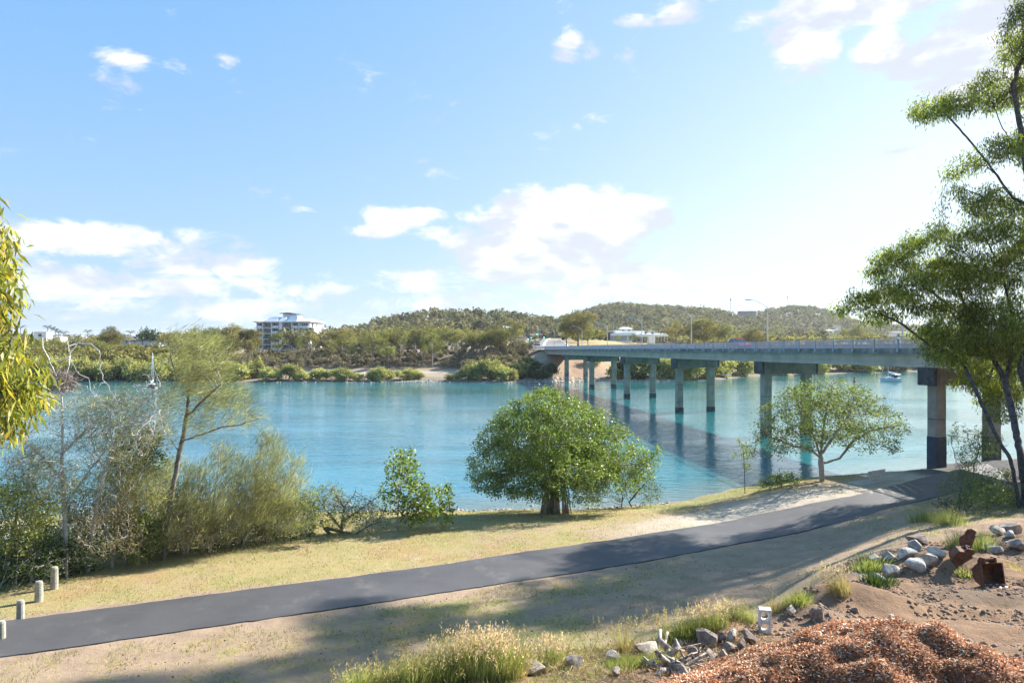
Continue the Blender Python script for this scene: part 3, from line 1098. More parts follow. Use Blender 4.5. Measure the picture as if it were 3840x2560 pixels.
# ------------------------------------------------------------------ cars
def car(name, label, paint, loc, rz, group=None, L=4.1, W_=1.72, Hh=1.45):
    t = thing(name, label, 'car', loc, rz, group)
    # side outline (x forward, z up), hatchback
    low = [(-L * .5, .45), (-L * .5, .80), (-L * .47, .95), (L * .24, .95), (L * .42, .82), (L * .5, .62), (L * .5, .36), (L * .42, .25), (-L * .46, .25)]
    b = MB()
    n_ = len(low)
    V = []
    for sg, k in ((-1, 1.0), (1, 1.0)):
        V += [(x, sg * W_ / 2 * (.90 if z > .9 or z < .3 else 1.0), z) for x, z in low]
    F = [tuple(range(n_)), tuple(range(n_, 2 * n_))[::-1]] + [(i, n_ + i, n_ + (i + 1) % n_, (i + 1) % n_) for i in range(n_)]
    bd = obj('body', b.add(V, F), paint, t)
    bevel(bd, .07, 3)
    cab0 = [(-L * .46, .94), (L * .23, .94), (L * .06, Hh - .03), (-L * .33, Hh - .05)]
    V = [(x, sg * W_ * (.44 if z < 1 else .35), z) for sg in (-1, 1) for x, z in cab0]
    gl = obj('windows', MB().add(V, [(0, 1, 2, 3), (7, 6, 5, 4), (0, 4, 5, 1), (1, 5, 6, 2), (2, 6, 7, 3), (3, 7, 4, 0)]), M['glassdark'], t)
    rf = obj('roof', MB().hexa([(-L * .345, -W_ * .36, Hh - .06), (L * .075, -W_ * .36, Hh - .05), (L * .075, W_ * .36, Hh - .05), (-L * .345, W_ * .36, Hh - .06),
                                  (-L * .32, -W_ * .32, Hh + .01), (L * .045, -W_ * .32, Hh + .02), (L * .045, W_ * .32, Hh + .02), (-L * .32, W_ * .32, Hh + .01)]), paint, t)
    for sx in (-L * .31, L * .32):
        for sg in (-1, 1):
            wh = obj('wheel', MB().bar((sx, sg * (W_ / 2 - .2), .31), (sx, sg * (W_ / 2 + .01), .31), .31, 16), M['tyre'], t)
            obj('rim', MB().bar((sx, sg * (W_ / 2 + .005), .31), (sx, sg * (W_ / 2 + .02), .31), .19, 12), M['galvlt'], wh)
    for sg in (-1, 1):
        obj('headlight', MB().box((L * .475, sg * W_ * .36, .68), (.18, .34, .14)), M['galvlt'], t)
        obj('tail_light', MB().box((-L * .495, sg * W_ * .40, .78), (.08, .2, .28)), M['clubred'], t)
        for (xa, xb) in ((-L * .40, -L * .16), (-L * .14, L * .14)):
            pass
    # pillars between the side windows
    for sg in (-1, 1):
        for x in (-L * .15, -L * .33):
            obj('pillar', MB().bar((x + .02, sg * W_ * .445, .94), (x + .02, sg * W_ * .36, Hh - .05), .035, 4), paint, t)
    return t


u = (2795 - 1920) / FPX
Y = (39.4 + 3.4) / (u + .125)
s = Y - 59.1 - 2.6 * TY
x, y, _ = BR(s, 2.6, 0)
car('hatchback_car', 'red hatchback car driving over the bridge behind the railing', M['redpaint'], (x, y, zd(s) + .13), ang + math.pi)
car('parked_car', 'small dark blue car waiting at the far road junction', M['bluecar'], (2.5, 283.2, 8.66), math.radians(170))
car('parked_car', 'white car half hidden behind shrubs left of the blue car', M['white'], (-3.6, 285.5, 8.6), math.radians(165))

# signals, signs, poles by the junction
M['greenlamp'] = bpy.data.materials.new('green_signal_light')
M['greenlamp'].use_nodes = True
gb = M['greenlamp'].node_tree.nodes['Principled BSDF']
gb.inputs['Base Color'].default_value = (.1, .7, .5, 1)
gb.inputs['Emission Color'].default_value = (.2, 1, .75, 1)
gb.inputs['Emission Strength'].default_value = 1.5


def roadz(x, y):
    return float(np.interp(y, ys, zs_))


def pxw(px, py, Y):
    return P(px, py, Y)


for i, (px, py, by, Y, lab) in enumerate([(2014, 1248, 1276, 330, 'largest green traffic light on a mast above the verge'), (1981, 1266, 1281, 300, 'low green traffic light just left of the tall power pole'),
                                           (1993, 1261, 1279, 315, 'low green traffic light just right of the tall power pole'), (2040, 1260, 1275, 360, 'far green traffic light beside the island')]):
    p = P(px, py, Y)
    gz = P(px, by, Y).z
    t = thing('traffic_light', lab, 'traffic light', (p.x, p.y, gz), 0, 'green traffic lights at the junction')
    hh = p.z - gz
    obj('pole', MB().bar((.25, 0, -2), (.25, 0, hh + .3), .09, 6), M['galvlt'], t)
    obj('housing', MB().box((0, -.1, hh), (.55, .3, 1.25)), M['signal'], t)
    obj('lens', MB().bar((0, -.26, hh - .35), (0, -.30, hh - .35), .22, 10), M['greenlamp'], t)

# tall timber power pole with crossarms
p0 = P(1987, 1312, 240)
pt = P(1987, 1191, 240)
t = thing('power_pole', 'tall timber power pole with a crossarm left of the road', 'pole', (p0.x, p0.y, p0.z - 1))
obj('pole', MB().bar((0, 0, 0), (0, 0, pt.z - p0.z + 1), .19, 8, .13), M['bark_far'], t)
obj('crossarm', MB().box((0, 0, pt.z - p0.z + .6), (2.6, .12, .14)), M['bark_far'], t)
obj('crossarm', MB().box((-.5, 0, pt.z - p0.z - 2.4), (2.0, .1, .12)), M['bark_far'], t)

sg = P(2013, 1290, 262)
t = thing('road_sign', 'wide blue grey sign board seen from behind beside the road', 'sign', (sg.x, sg.y, 8.3))
obj('board', MB().box((0, 0, sg.z - 8.3), (2.1, .08, .62)), M['sign'], t)
for q in (-.7, .7):
    obj('post', MB().bar((q, .1, -.3), (q, .1, sg.z - 8.3 + .3), .05, 6), M['galv'], t)

# slim poles with lamps farther along the road
for i, (px, tp, bp, Y, lab) in enumerate([(2018, 1226, 1272, 420, 'slim roadside pole above the orange verge'), (2026, 1222, 1270, 450, 'second slim roadside pole above the orange verge'),
                                           (2033, 1226, 1266, 480, 'third slim roadside pole, farthest up the road'), (2078, 1236, 1290, 290, 'thin pole right of the road in front of the big gum'),
                                           (1972, 1245, 1280, 300, 'white topped pole left of the power pole')]):
    a, b_ = P(px, tp, Y), P(px, bp, Y)
    t = thing('street_pole', lab, 'pole', (a.x, a.y, b_.z - 1.5), 0, 'slim poles by the far road')
    obj('pole', MB().bar((0, 0, 0), (0, 0, a.z - b_.z + 1.5), .11, 6, .07), M['galvlt'], t)
    obj('lamp_head', MB().box((-.5, 0, a.z - b_.z + 1.55), (1.2, .2, .12)), M['galvlt'], t)

# ------------------------------------------------------------------ apartment block
aa = math.radians(6)
fd = Vector((-math.cos(aa), math.sin(aa), 0))     # along the front, to the left
bd_ = Vector((math.sin(aa), math.cos(aa), 0))      # towards the back
O = Vector((-107.6, 416, 3.0))
FH = 2.95


def AP(l, b, z):
    return tuple(O + fd * l + bd_ * b + Vector((0, 0, z)))


def abox(l0, l1, b0, b1, z0, z1):
    return MB().hexa([AP(l0, b0, z0), AP(l0, b1, z0), AP(l1, b1, z0), AP(l1, b0, z0), AP(l0, b0, z1), AP(l0, b1, z1), AP(l1, b1, z1), AP(l1, b0, z1)])


apt = thing('apartment_building', 'white six storey apartment building with balconies and stepped white roof', 'building')
obj('wall', abox(.3, 28.2, 2.6, 22, -3, FH * 6), M['white'], apt)
obj('wall', abox(0, 5.5, 1.2, 21.5, -3, FH * 6), M['white'], apt)
for f in range(7):
    obj('balcony_slab', abox(-.35 if f else .1, 30.2 if f in (5, 6) else 29.0, -.2, 3, f * FH - .16, f * FH + .14), M['white'], apt)
bays_a = [(6.0, 9.4, 1), (9.8, 14.6, 0), (16.6, 20.6, 1), (20.9, 25.4, 0), (25.8, 28.9, 1)]
for f in range(6):
    z = f * FH
    for i, (l0, l1, solid) in enumerate(bays_a):
        wn = obj('window', abox(l0 + .1, l1 - .1, 2.45, 2.62, z + .2, z + 2.55), M['glassdark'], apt)
        for q in np.linspace(l0 + .1, l1 - .1, 5):
            obj('mullion', abox(q - .05, q + .05, 2.38, 2.449, z + .2, z + 2.55), M['offwhite'], wn)
        if solid:
            obj('balcony_wall', abox(l0 + .3, l1 - .4, -.19, .0, z + .16, z + 1.15), M['white'], apt)
        else:
            gp = obj('balcony_glass', abox(l0, l1, -.1, -.06, z + .18, z + 1.1), M['glassdark'], apt)
    wn = obj('window', abox(1.0, 4.6, 1.08, 1.21, z + .2, z + 2.4), M['glassdark'], apt)
    for q in (1.0, 2.2, 3.4, 4.6):
        obj('mullion', abox(q - .05, q + .05, 1.0, 1.079, z + .2, z + 2.4), M['offwhite'], wn)
    obj('balcony_wall', abox(.6, 5.4, -.19, -.02, z + .16, z + 1.0), M['white'], apt)
    for (b0, b1, wz0, wz1) in ((3.5, 6.6, .3, 2.3), (10.2, 12.2, 1.2, 2.1)):
        w_ = obj('window', MB().hexa([AP(-.06, b0, z + wz0), AP(-.06, b1, z + wz0), AP(.05, b1, z + wz0), AP(.05, b0, z + wz0),
                                        AP(-.06, b0, z + wz1), AP(-.06, b1, z + wz1), AP(.05, b1, z + wz1), AP(.05, b0, z + wz1)]), M['glassdark'], apt)
        obj('mullion', abox(-.09, -.061, (b0 + b1) / 2 - .06, (b0 + b1) / 2 + .06, z + wz0, z + wz1), M['offwhite'], w_)
    obj('balcony_slab', abox(-1.5, -.01, 19.5, 22.5, z - .1, z + 1.0), M['white'], apt)
for l in (5.7, 9.6, 15.1, 20.75, 25.6, 28.9):
    obj('pillar', abox(l - .22, l + .22, -.15, 2.44, .14, FH * 6 - .17), M['white'], apt)
obj('pillar', abox(14.8, 16.5, -.3, 2.44, .14, FH * 6 - .17), M['white'], apt)
# roof: broad eave, then white sails, raised pavilion with a dark overhanging roof
obj('roof', abox(-1.2, 30.6, -1.0, 23, FH * 6 + .14, FH * 6 + .5), M['white'], apt)
zr = FH * 6 + .5
for (l0, l1, h_) in ((6.8, 12.6, 2.9), (13.0, 17.2, 2.3), (17.6, 24.2, 2.4), (24.6, 29.4, .8)):
    obj('roof_sail', MB().hexa([AP(l0, .2, zr), AP(l0, 12, zr), AP(l1, 12, zr), AP(l1, .2, zr), AP(l0 + .6, 3.0, zr + h_), AP(l0 + .6, 9, zr + h_), AP(l1 - 1.2, 9, zr + h_), AP(l1 - 1.2, 3.0, zr + h_)]), M['white'], apt)
obj('roof_sail', MB().hexa([AP(-.8, .5, zr), AP(-.8, 20, zr), AP(6.2, 20, zr), AP(6.2, .5, zr), AP(3.2, 4.0, zr + 1.5), AP(3.2, 15, zr + 1.5), AP(5.4, 15, zr + 1.5), AP(5.4, 4.0, zr + 1.5)]), M['white'], apt)
pv = obj('pavilion', abox(9.6, 16.8, 6, 14, zr + 1, zr + 4.1), M['white'], apt)
obj('pavilion_roof', MB().hexa([AP(8.0, 5.0, zr + 3.8), AP(8.0, 15, zr + 3.8), AP(18.6, 15, zr + 4.3), AP(18.6, 5.0, zr + 4.3), AP(13.6, 5.4, zr + 4.95), AP(13.6, 15, zr + 4.95), AP(18.4, 15, zr + 4.6), AP(18.4, 5, zr + 4.6)]), M['roofdark'], pv)
obj('mast', MB().bar(AP(13.6, 5, zr + 2), AP(13.6, 5, zr + 8.0), .10, 6, .05), M['galvlt'], apt)
bw = thing('boundary_wall', 'low white boundary wall below the apartment block', 'wall', (0, 0, 0))
for (l0, l1) in ((-14, -1), (-.9, 12), (12.1, 25)):
    obj('wall_panel', abox(l0, l1, -9.2, -8.9, -2.5, 1.3), M['white'], bw)


# ------------------------------------------------------------------ small houses, warehouse, club
def house(label, px, py, wpx, Y, hpx, roof, wall='offwhite', rz=0.0, kind='hip', name='house', group=None, depth=7.0, floorz=None):
    """px,py: middle of the eaves line; wpx width; hpx wall height in photograph pixels"""
    c = P(px, py, Y)
    w_ = wpx * Y / FPX
    h_ = hpx * Y / FPX
    t = thing(name, label, 'house', (c.x, c.y, c.z - h_), rz, group)
    g0 = min(H(c.x, c.y) - (c.z - h_), 0) - .5
    obj('wall', MB().box((0, depth / 2, (h_ + g0) / 2), (w_, depth, h_ - g0)), M[wall], t)
    e = .5
    rh = w_ * .16
    if kind == 'hip':
        b = MB().hexa([(-w_ / 2 - e, -e, h_), (w_ / 2 + e, -e, h_), (w_ / 2 + e, depth + e, h_), (-w_ / 2 - e, depth + e, h_),
                       (-w_ / 4, depth / 2 - .1, h_ + rh), (w_ / 4, depth / 2 - .1, h_ + rh), (w_ / 4, depth / 2 + .1, h_ + rh), (-w_ / 4, depth / 2 + .1, h_ + rh)])
    elif kind == 'gable':
        b = MB().extrude([(-w_ / 2 - e, -e, h_), (w_ / 2 + e, -e, h_), (0, -e, h_ + rh * 1.4)], (0, depth + 2 * e, 0))
    else:
        b = MB().hexa([(-w_ / 2 - e, -e, h_), (w_ / 2 + e, -e, h_), (w_ / 2 + e, depth + e, h_), (-w_ / 2 - e, depth + e, h_),
                       (-w_ / 2 - e, -e, h_ + .25), (w_ / 2 + e, -e, h_ + .25), (w_ / 2 + e, depth + e, h_ + .6), (-w_ / 2 - e, depth + e, h_ + .6)])
    obj('roof', b, M[roof], t)
    nw = max(1, int(w_ / 3.5))
    for i in range(nw):
        x = -w_ / 2 + (i + .5) * w_ / nw
        wn = obj('window', MB().box((x, -.04, h_ * .55), (min(1.6, w_ / nw * .5), .1, h_ * .4)), M['glassdark'], t)
    return t


house('white two storey flat roofed house under palms at the left skyline', 150, 1244, 44, 420, 24, 'roofgrey', 'white', 0.12, 'flat', group='houses on the left skyline')
house('low pale house right of the left skyline palms', 212, 1262, 30, 440, 8, 'roofgrey', 'white', 0, 'hip', group='houses on the left skyline')
house('small white house between two palms on the left skyline', 284, 1258, 34, 430, 10, 'roofgrey', 'white', 0, 'hip', group='houses on the left skyline')
house('white house with flat roof beside the round dark tree', 506, 1258, 40, 430, 14, 'offwhite', 'white', .1, 'flat', group='houses on the left skyline')
house('long red roofed shed in front of the skyline houses', 330, 1274, 130, 380, 7, 'roofred', 'offwhite', 0, 'flat', name='shed', depth=12)
house('white gabled house on the slope beneath the water tank', 2846, 1236, 24, 640, 9, 'roofgrey', 'white', 0, 'hip', group='houses below the right hill')
house('small white roofed house right of the bridge lamp', 2873, 1248, 20, 600, 6, 'roofgrey', 'white', 0, 'flat', group='houses below the right hill')
house('pale hip roofed house under the dark hill', 2957, 1245, 26, 620, 8, 'roofgrey', 'offwhite', 0, 'hip', group='houses below the right hill')
house('white hip roofed house among trees near the big gum branches', 3113, 1238, 32, 640, 9, 'roofgrey', 'white', 0, 'hip', group='houses below the right hill')
house('grey roofed house just right of the white hip roofed house', 3146, 1236, 20, 660, 10, 'roofgrey', 'club', 0, 'gable', group='houses below the right hill')
house('low pale house behind the yellow green trees', 3235, 1246, 30, 600, 6, 'roofgrey', 'white', 0, 'hip', group='houses below the right hill')
house('large white two storey house showing through the gum leaves', 3385, 1244, 62, 470, 22, 'roofgrey', 'white', 0, 'flat', group='houses below the right hill')
house('white upper house showing through the gum leaves', 3440, 1230, 40, 520, 10, 'roofdark', 'white', 0, 'flat', group='houses below the right hill')
house('small white rooftop pavilion among the middle bank gums', 1708, 1270, 30, 330, 22, 'white', 'white', 0, 'flat', name='small_building')
house('low white kiosk right of the pavilion behind the gums', 1745, 1290, 26, 320, 8, 'white', 'white', 0, 'flat', name='small_building')

# warehouse
wc = P(520, 1276, 345)
wh = thing('warehouse', 'pale blue warehouse with dark posts behind the left trees', 'building', (wc.x, wc.y, 3.5))
whh = wc.z - 3.5
obj('wall', MB().box((0, 5, whh / 2), (17.5, 10, whh)), simple('pale_blue_cladding', (.40, .47, .56), .7, .05, 1.0), wh)
obj('roof', MB().box((0, 5, whh + .15), (18.3, 11, .28)), M['roofdark'], wh)
for i in range(6):
    x = -8.6 + i * 3.44
    obj('post', MB().box((x, -.12, whh / 2), (.3, .2, whh)), M['clubdark'], wh)
for i in range(5):
    x = -6.9 + i * 3.44
    obj('window', MB().box((x, -.05, whh * .68), (1.3, .1, .8)), M['glassdark'], wh)
    obj('door_panel', MB().box((x, -.04, whh * .2), (2.6, .08, whh * .36)), M['club'], wh)

# lamp standing before the warehouse
a = P(486, 1278, 320)
lamp((a.x, a.y, 3.0), math.radians(5), a.z - 3.0, 2.0, 'white street lamp standing in front of the pale blue warehouse', None, .09)

# club building by the dry oval
Yc = 425
cb = thing('club_building', 'long grey and maroon club building behind the dry oval', 'building')


def cbox(x0, x1, pt_, pb_, d, Y=Yc, back=0):
    a = P(x0, pt_, Y); b_ = P(x1, pb_, Y)
    return MB().hexa([(a.x, Y + back, b_.z - 1), (b_.x, Y + back, b_.z - 1), (b_.x, Y + back + d, b_.z - 1), (a.x, Y + back + d, b_.z - 1), (a.x, Y + back, a.z), (b_.x, Y + back, a.z), (b_.x, Y + back + d, a.z), (a.x, Y + back + d, a.z)])


obj('wall', cbox(2288, 2370, 1253, 1268, 10), M['club'], cb)
obj('wall', cbox(2272, 2302, 1242, 1268, 10, back=1), M['clubdark'], cb)
obj('wall', cbox(2270, 2281, 1242, 1267, 3, back=.4), M['clubred'], cb)
obj('roof', cbox(2290, 2384, 1247.5, 1249.5, 12, back=-1), M['white'], cb)
obj('wall', cbox(2300, 2420, 1240, 1250, 10, back=8), M['offwhite'], cb)
obj('roof', cbox(2296, 2425, 1237.5, 1240, 12, back=7), M['white'], cb)
obj('roof_plant', cbox(2309, 2316, 1235, 1247, 3, back=3), M['white'], cb)
for i in range(6):
    obj('window', cbox(2340 + i * 14, 2350 + i * 14, 1242, 1247, .1, back=7.9), M['glassdark'], cb)
obj('door', cbox(2352, 2356, 1259, 1267, .15, back=-.1), M['white'], cb)
house('broad pale hip roofed hall behind the club building', 2348, 1231, 46, 500, 12, 'offwhite', 'offwhite', 0, 'hip', name='hall', depth=10)
house('white gabled shed at the end of the club building', 2446, 1240, 22, 450, 12, 'roofgrey', 'white', 0, 'gable', name='shed', depth=6)
mk = thing('shade_marquee', 'row of white shade canopies on posts beside the club', 'canopy')
for (xa, xb) in ((2387, 2450), (2456, 2504)):
    obj('canopy', cbox(xa, xb, 1251, 1252, 7, back=-2), M['white'], mk)
    a = P(xa, 1251, Yc - 2)
    for q in np.linspace(xa + 1, xb - 1, 5):
        p = P(q, 1256, Yc - 2)
        obj('post', MB().bar((p.x, Yc - 1.8, 10.5), (p.x, Yc - 1.8, p.z + .6), .12, 6), M['galvlt'], mk)
for (q0, q1) in ((2387, 2404), (2404, 2424), (2424, 2450), (2456, 2482), (2482, 2504)):
    c0 = P(q0, 1252, Yc - 2); c1 = P(q1, 1252, Yc - 2)
    obj('canopy', MB().hexa([(c0.x, Yc - 2, c0.z - .5), (c1.x, Yc - 2, c0.z - .5), (c1.x, Yc + 5, c0.z - .5), (c0.x, Yc + 5, c0.z - .5),
                               (c0.x + .8, Yc, c0.z + .7), (c1.x - .8, Yc, c0.z + .7), (c1.x - .8, Yc + 3, c0.z + .7), (c0.x + .8, Yc + 3, c0.z + .7)]), M['white'], mk)
for i, q in enumerate((2390, 2402, 2430, 2470, 2490, 2500)):
    p = P(q, 1262, Yc - 3)
    p.z = H(p.x, p.y)
# lamp pole on the oval
a = P(2301, 1210, 420)
t = thing('floodlight_pole', 'slender floodlight pole in front of the club roof', 'pole', (a.x, a.y, 11.0))
obj('pole', MB().bar((0, 0, 0), (0, 0, a.z - 11), .12, 6, .08), M['galvlt'], t)
obj('lamp_head', MB().box((0, 0, a.z - 10.9), (.9, .3, .25)), M['galvlt'], t)

# ------------------------------------------------------------------ boats
def hull_mesh(L_, B, D):
    """bow at +x"""
    st = [(-.5, .78, .95), (-.3, .95, .92), (0, 1.0, .92), (.25, .80, .98), (.42, .40, 1.08), (.5, .02, 1.18)]
    V = []
    for (x, bw_, sh_) in st:
        hb = B / 2 * bw_
        V += [(x * L_, -hb, D * sh_), (x * L_, -hb * .92, D * .45), (x * L_ * .96, -hb * .45, -.25), (x * L_ * .96, hb * .45, -.25), (x * L_, hb * .92, D * .45), (x * L_, hb, D * sh_)]
    F = []
    for i in range(len(st) - 1):
        for k in range(5):
            a = i * 6 + k
            F.append((a, a + 1, a + 7, a + 6))
        F.append((i * 6 + 5, i * 6, i * 6 + 6, i * 6 + 11))
    F.append((0, 5, 4, 3, 2, 1))
    return MB().add(V, F)


def stripe_mesh(L_, B, D, z0, z1):
    b = MB()
    st = [(-.5, .78), (-.3, .95), (0, 1.0), (.25, .80), (.42, .40), (.5, .02)]
    for sg in (-1, 1):
        V = []
        for (x, bw_) in st:
            hb = (B / 2 * bw_ * .985 + .02) * sg
            V += [(x * L_ + (.02 if x > .4 else 0), hb, D * z0), (x * L_ + (.02 if x > .4 else 0), hb, D * z1)]
        b.add(V, [(2 * i, 2 * i + 2, 2 * i + 3, 2 * i + 1) for i in range(len(st) - 1)])
    return b


def sailboat(label, loc, rz, L_, mast, dodger, stay=True):
    B, D = L_ * .33, L_ * .135
    t = thing('sailing_boat', label, 'boat', loc, rz, None)
    hl = obj('hull', hull_mesh(L_, B, D), M['hull'], t)
    obj('stripe', stripe_mesh(L_, B, D, .74, .86), M['navy'], hl)
    cb_ = obj('cabin', MB().hexa([(-.12 * L_, -B * .30, D * .9), (.24 * L_, -B * .2, D * .9), (.24 * L_, B * .2, D * .9), (-.12 * L_, B * .30, D * .9),
                                    (-.10 * L_, -B * .25, D * 1.4), (.18 * L_, -B * .15, D * 1.3), (.18 * L_, B * .15, D * 1.3), (-.10 * L_, B * .25, D * 1.4)]), M['hull'], t)
    for x in (-.05, .03, .11):
        for sg in (-1, 1):
            obj('window', MB().box((x * L_, sg * B * .27 * (1 - x), D * 1.14), (.05 * L_, .05, .12)), M['glassdark'], cb_)
    obj('dodger', MB().hexa([(-.30 * L_, -B * .32, D * 1.0), (-.11 * L_, -B * .30, D * 1.0), (-.11 * L_, B * .30, D * 1.0), (-.30 * L_, B * .32, D * 1.0),
                               (-.30 * L_, -B * .26, D * 2.0), (-.16 * L_, -B * .24, D * 2.0), (-.16 * L_, B * .24, D * 2.0), (-.30 * L_, B * .26, D * 2.0)]), M[dodger], t)
    obj('canopy', MB().hexa([(-.46 * L_, -B * .34, D * 2.05), (-.14 * L_, -B * .34, D * 2.05), (-.14 * L_, B * .34, D * 2.05), (-.46 * L_, B * .34, D * 2.05),
                               (-.45 * L_, -B * .28, D * 2.2), (-.16 * L_, -B * .28, D * 2.2), (-.16 * L_, B * .28, D * 2.2), (-.45 * L_, B * .28, D * 2.2)]), M['hull'], t)
    ms = obj('mast', MB().bar((.10 * L_, 0, D), (.10 * L_, 0, mast), .07, 8, .055), M['galvlt'], t)
    obj('spreader', MB().bar((.10 * L_, -.6, mast * .68), (.10 * L_, .6, mast * .68), .03, 5), M['galvlt'], ms)
    obj('boom', MB().bar((.09 * L_, 0, D * 2.4), (-.33 * L_, 0, D * 2.35), .05, 6), M['galvlt'], t)
    obj('furled_sail', MB().tube([(.08 * L_, 0, D * 2.75), (-.05 * L_, 0, D * 2.6), (-.32 * L_, 0, D * 2.48)], [.2, .16, .08], 7), M['offwhite'], t)
    if stay:
        obj('forestay', MB().bar((.49 * L_, 0, D * 1.2), (.105 * L_, 0, mast * .93), .05, 5), M['offwhite'], t)
    obj('backstay', MB().bar((-.49 * L_, 0, D), (.10 * L_, 0, mast), .015, 4), M['galv'], t)
    for sg in (-1, 1):
        obj('shroud', MB().bar((.08 * L_, sg * B * .45, D), (.10 * L_, 0, mast * .9), .015, 4), M['galv'], t)
        for x in (-.45, -.2, .1, .35):
            obj('stanchion', MB().bar((x * L_, sg * B * (.44 if x < .3 else .26), D * .95), (x * L_, sg * B * (.44 if x < .3 else .26), D * .95 + .55), .02, 4), M['galvlt'], t)
    return t


p = P(571, 1470, 160.8)
sailboat('white sailing boat with bare mast seen from its stern behind bare twigs', (p.x, p.y, 0), math.radians(108), 6.6, 8.2, 'canvas')
p = P(3338, 1427, 207)
sailboat('white sailing boat with a navy stripe moored beyond the bridge', (p.x, p.y, 0), math.radians(196), 6.3, 8.4, 'canvas')
p = P(536, 1449, 180)
dg_ = thing('dinghy', 'small white dinghy lying left of the stern view boat', 'boat', (p.x, p.y, 0), math.radians(20))
obj('hull', hull_mesh(2.9, 1.3, .5), M['hull'], dg_)
obj('outboard', MB().box((-1.5, 0, .6), (.3, .3, .6)), M['canvas'], dg_)

p = P(3204, 1431, 201.5)
t = thing('channel_marker', 'orange brown channel marker post standing in the water', 'buoy', (p.x, p.y, -1))
obj('post', MB().lathe([(.28, 0), (.28, 1.5), (.16, 1.7), (.16, 2.1)], (0, 0, 0), 10), M['orange'], t)
obj('top_mark', MB().lathe([(.2, 2.1), (.2, 2.3), (.05, 2.35)], (0, 0, 0), 10), M['bluepaint'], t)

p = P(2722, 1416, 223)
t = thing('jetty', 'small pale platform on a post at the far mangroves', 'jetty', (p.x, p.y, 0))
obj('deck', MB().box((0, 0, 1.0), (2.9, 2, .16)), M['offwhite'], t)
for q in (-.9, .3):
    obj('post', MB().bar((q, 0, -2), (q, 0, .92), .14, 6), M['bark_far'], t)

# water tank and masts on the hills
tk = P(2803, 1166, 1080)
t = thing('water_tank', 'round grey water tank on the saddle between the two hills', 'water tank', (tk.x, tk.y, tk.z - 9))
obj('wall', MB().lathe([(13.3, 0), (13.3, 9.0)], (0, 0, 0), 28), M['concrete'], t)
obj('roof', MB().lathe([(13.6, 9.003), (13.6, 9.4), (.3, 10.2)], (0, 0, 0), 28), M['roofgrey'], t)
for (px, tp, bp, Y, r, lab) in ((2740, 1110, 1185, 1000, .45, 'communication mast on the hill left of the water tank'), (2953, 1103, 1165, 1150, .35, 'thin lattice mast on the summit of the dark hill')):
    a, b_ = P(px, tp, Y), P(px, bp, Y)
    t = thing('radio_mast', lab, 'mast', (a.x, a.y, b_.z - 12))
    hh = a.z - b_.z + 12
    obj('pole', MB().bar((0, 0, 0), (0, 0, hh), r, 8, r * .5), M['galvlt'], t)
    obj('antenna', MB().bar((0, 0, hh * .86), (0, 0, hh * .92), r * 2.4, 8), M['galvlt'], t)

# ------------------------------------------------------------------ plants: growing, skinning, leaves
def densify(p, step):
    p = [np.array(q, float) for q in p]
    out = [p[0]]
    for a, b_ in zip(p[:-1], p[1:]):
        k = max(1, int(np.linalg.norm(b_ - a) / step))
        for i in range(1, k + 1):
            out.append(a + (b_ - a) * i / k)
    return out


def grow(skel, attr, step, kill, seed=0, maxit=60, maxn=9000, trop=(0, 0, 0), jit=.25):
    rng = np.random.default_rng(seed)
    pos, par = [], []
    for j, line in enumerate(skel):
        pts = densify(line, step)
        start = 0
        if j == 0:
            last = -1
        else:
            d = np.linalg.norm(np.array(pos) - pts[0], axis=1)
            last = int(np.argmin(d))
            start = 1 if d[last] < step * .8 else 0
        for q in pts[start:]:
            pos.append(q + (rng.normal(0, step * .05, 3) if len(pos) else 0))
            par.append(last)
            last = len(pos) - 1
    pos = np.array(pos)
    par = list(par)
    A = np.array(attr)
    trop = np.array(trop)
    if len(A):
        bd2 = np.full(len(A), 1e18)
        bi = np.zeros(len(A), int)

        def upd(i0):
            for c0 in range(i0, len(pos), 400):
                blk = pos[c0:c0 + 400]
                d = ((A[:, None, :] - blk[None]) ** 2).sum(2)
                m_ = d.min(1)
                k = d.argmin(1) + c0
                u_ = m_ < bd2
                bd2[u_] = m_[u_]
                bi[u_] = k[u_]
        upd(0)
        for it in range(maxit):
            al = bd2 > kill * kill
            A, bd2, bi = A[al], bd2[al], bi[al]
            if not len(A) or len(pos) > maxn:
                break
            d = A - pos[bi]
            d /= np.linalg.norm(d, axis=1)[:, None]
            uq, inv = np.unique(bi, return_inverse=True)
            S = np.zeros((len(uq), 3))
            np.add.at(S, inv, d)
            S /= np.linalg.norm(S, axis=1)[:, None] + 1e-6
            S = S + rng.normal(0, jit, S.shape) + trop
            S /= np.linalg.norm(S, axis=1)[:, None] + 1e-6
            new = pos[uq] + S * step
            i0 = len(pos)
            pos = np.concatenate([pos, new])
            par += list(uq)
            upd(i0)
    return pos, np.array(par)


def weights(par):
    w_ = np.zeros(len(par))
    ch = np.zeros(len(par), int)
    for i in range(len(par)):
        if par[i] >= 0:
            ch[par[i]] += 1
    w_[ch == 0] = 1
    for i in range(len(par) - 1, 0, -1):
        if par[i] >= 0:
            w_[par[i]] += w_[i]
    return w_, ch


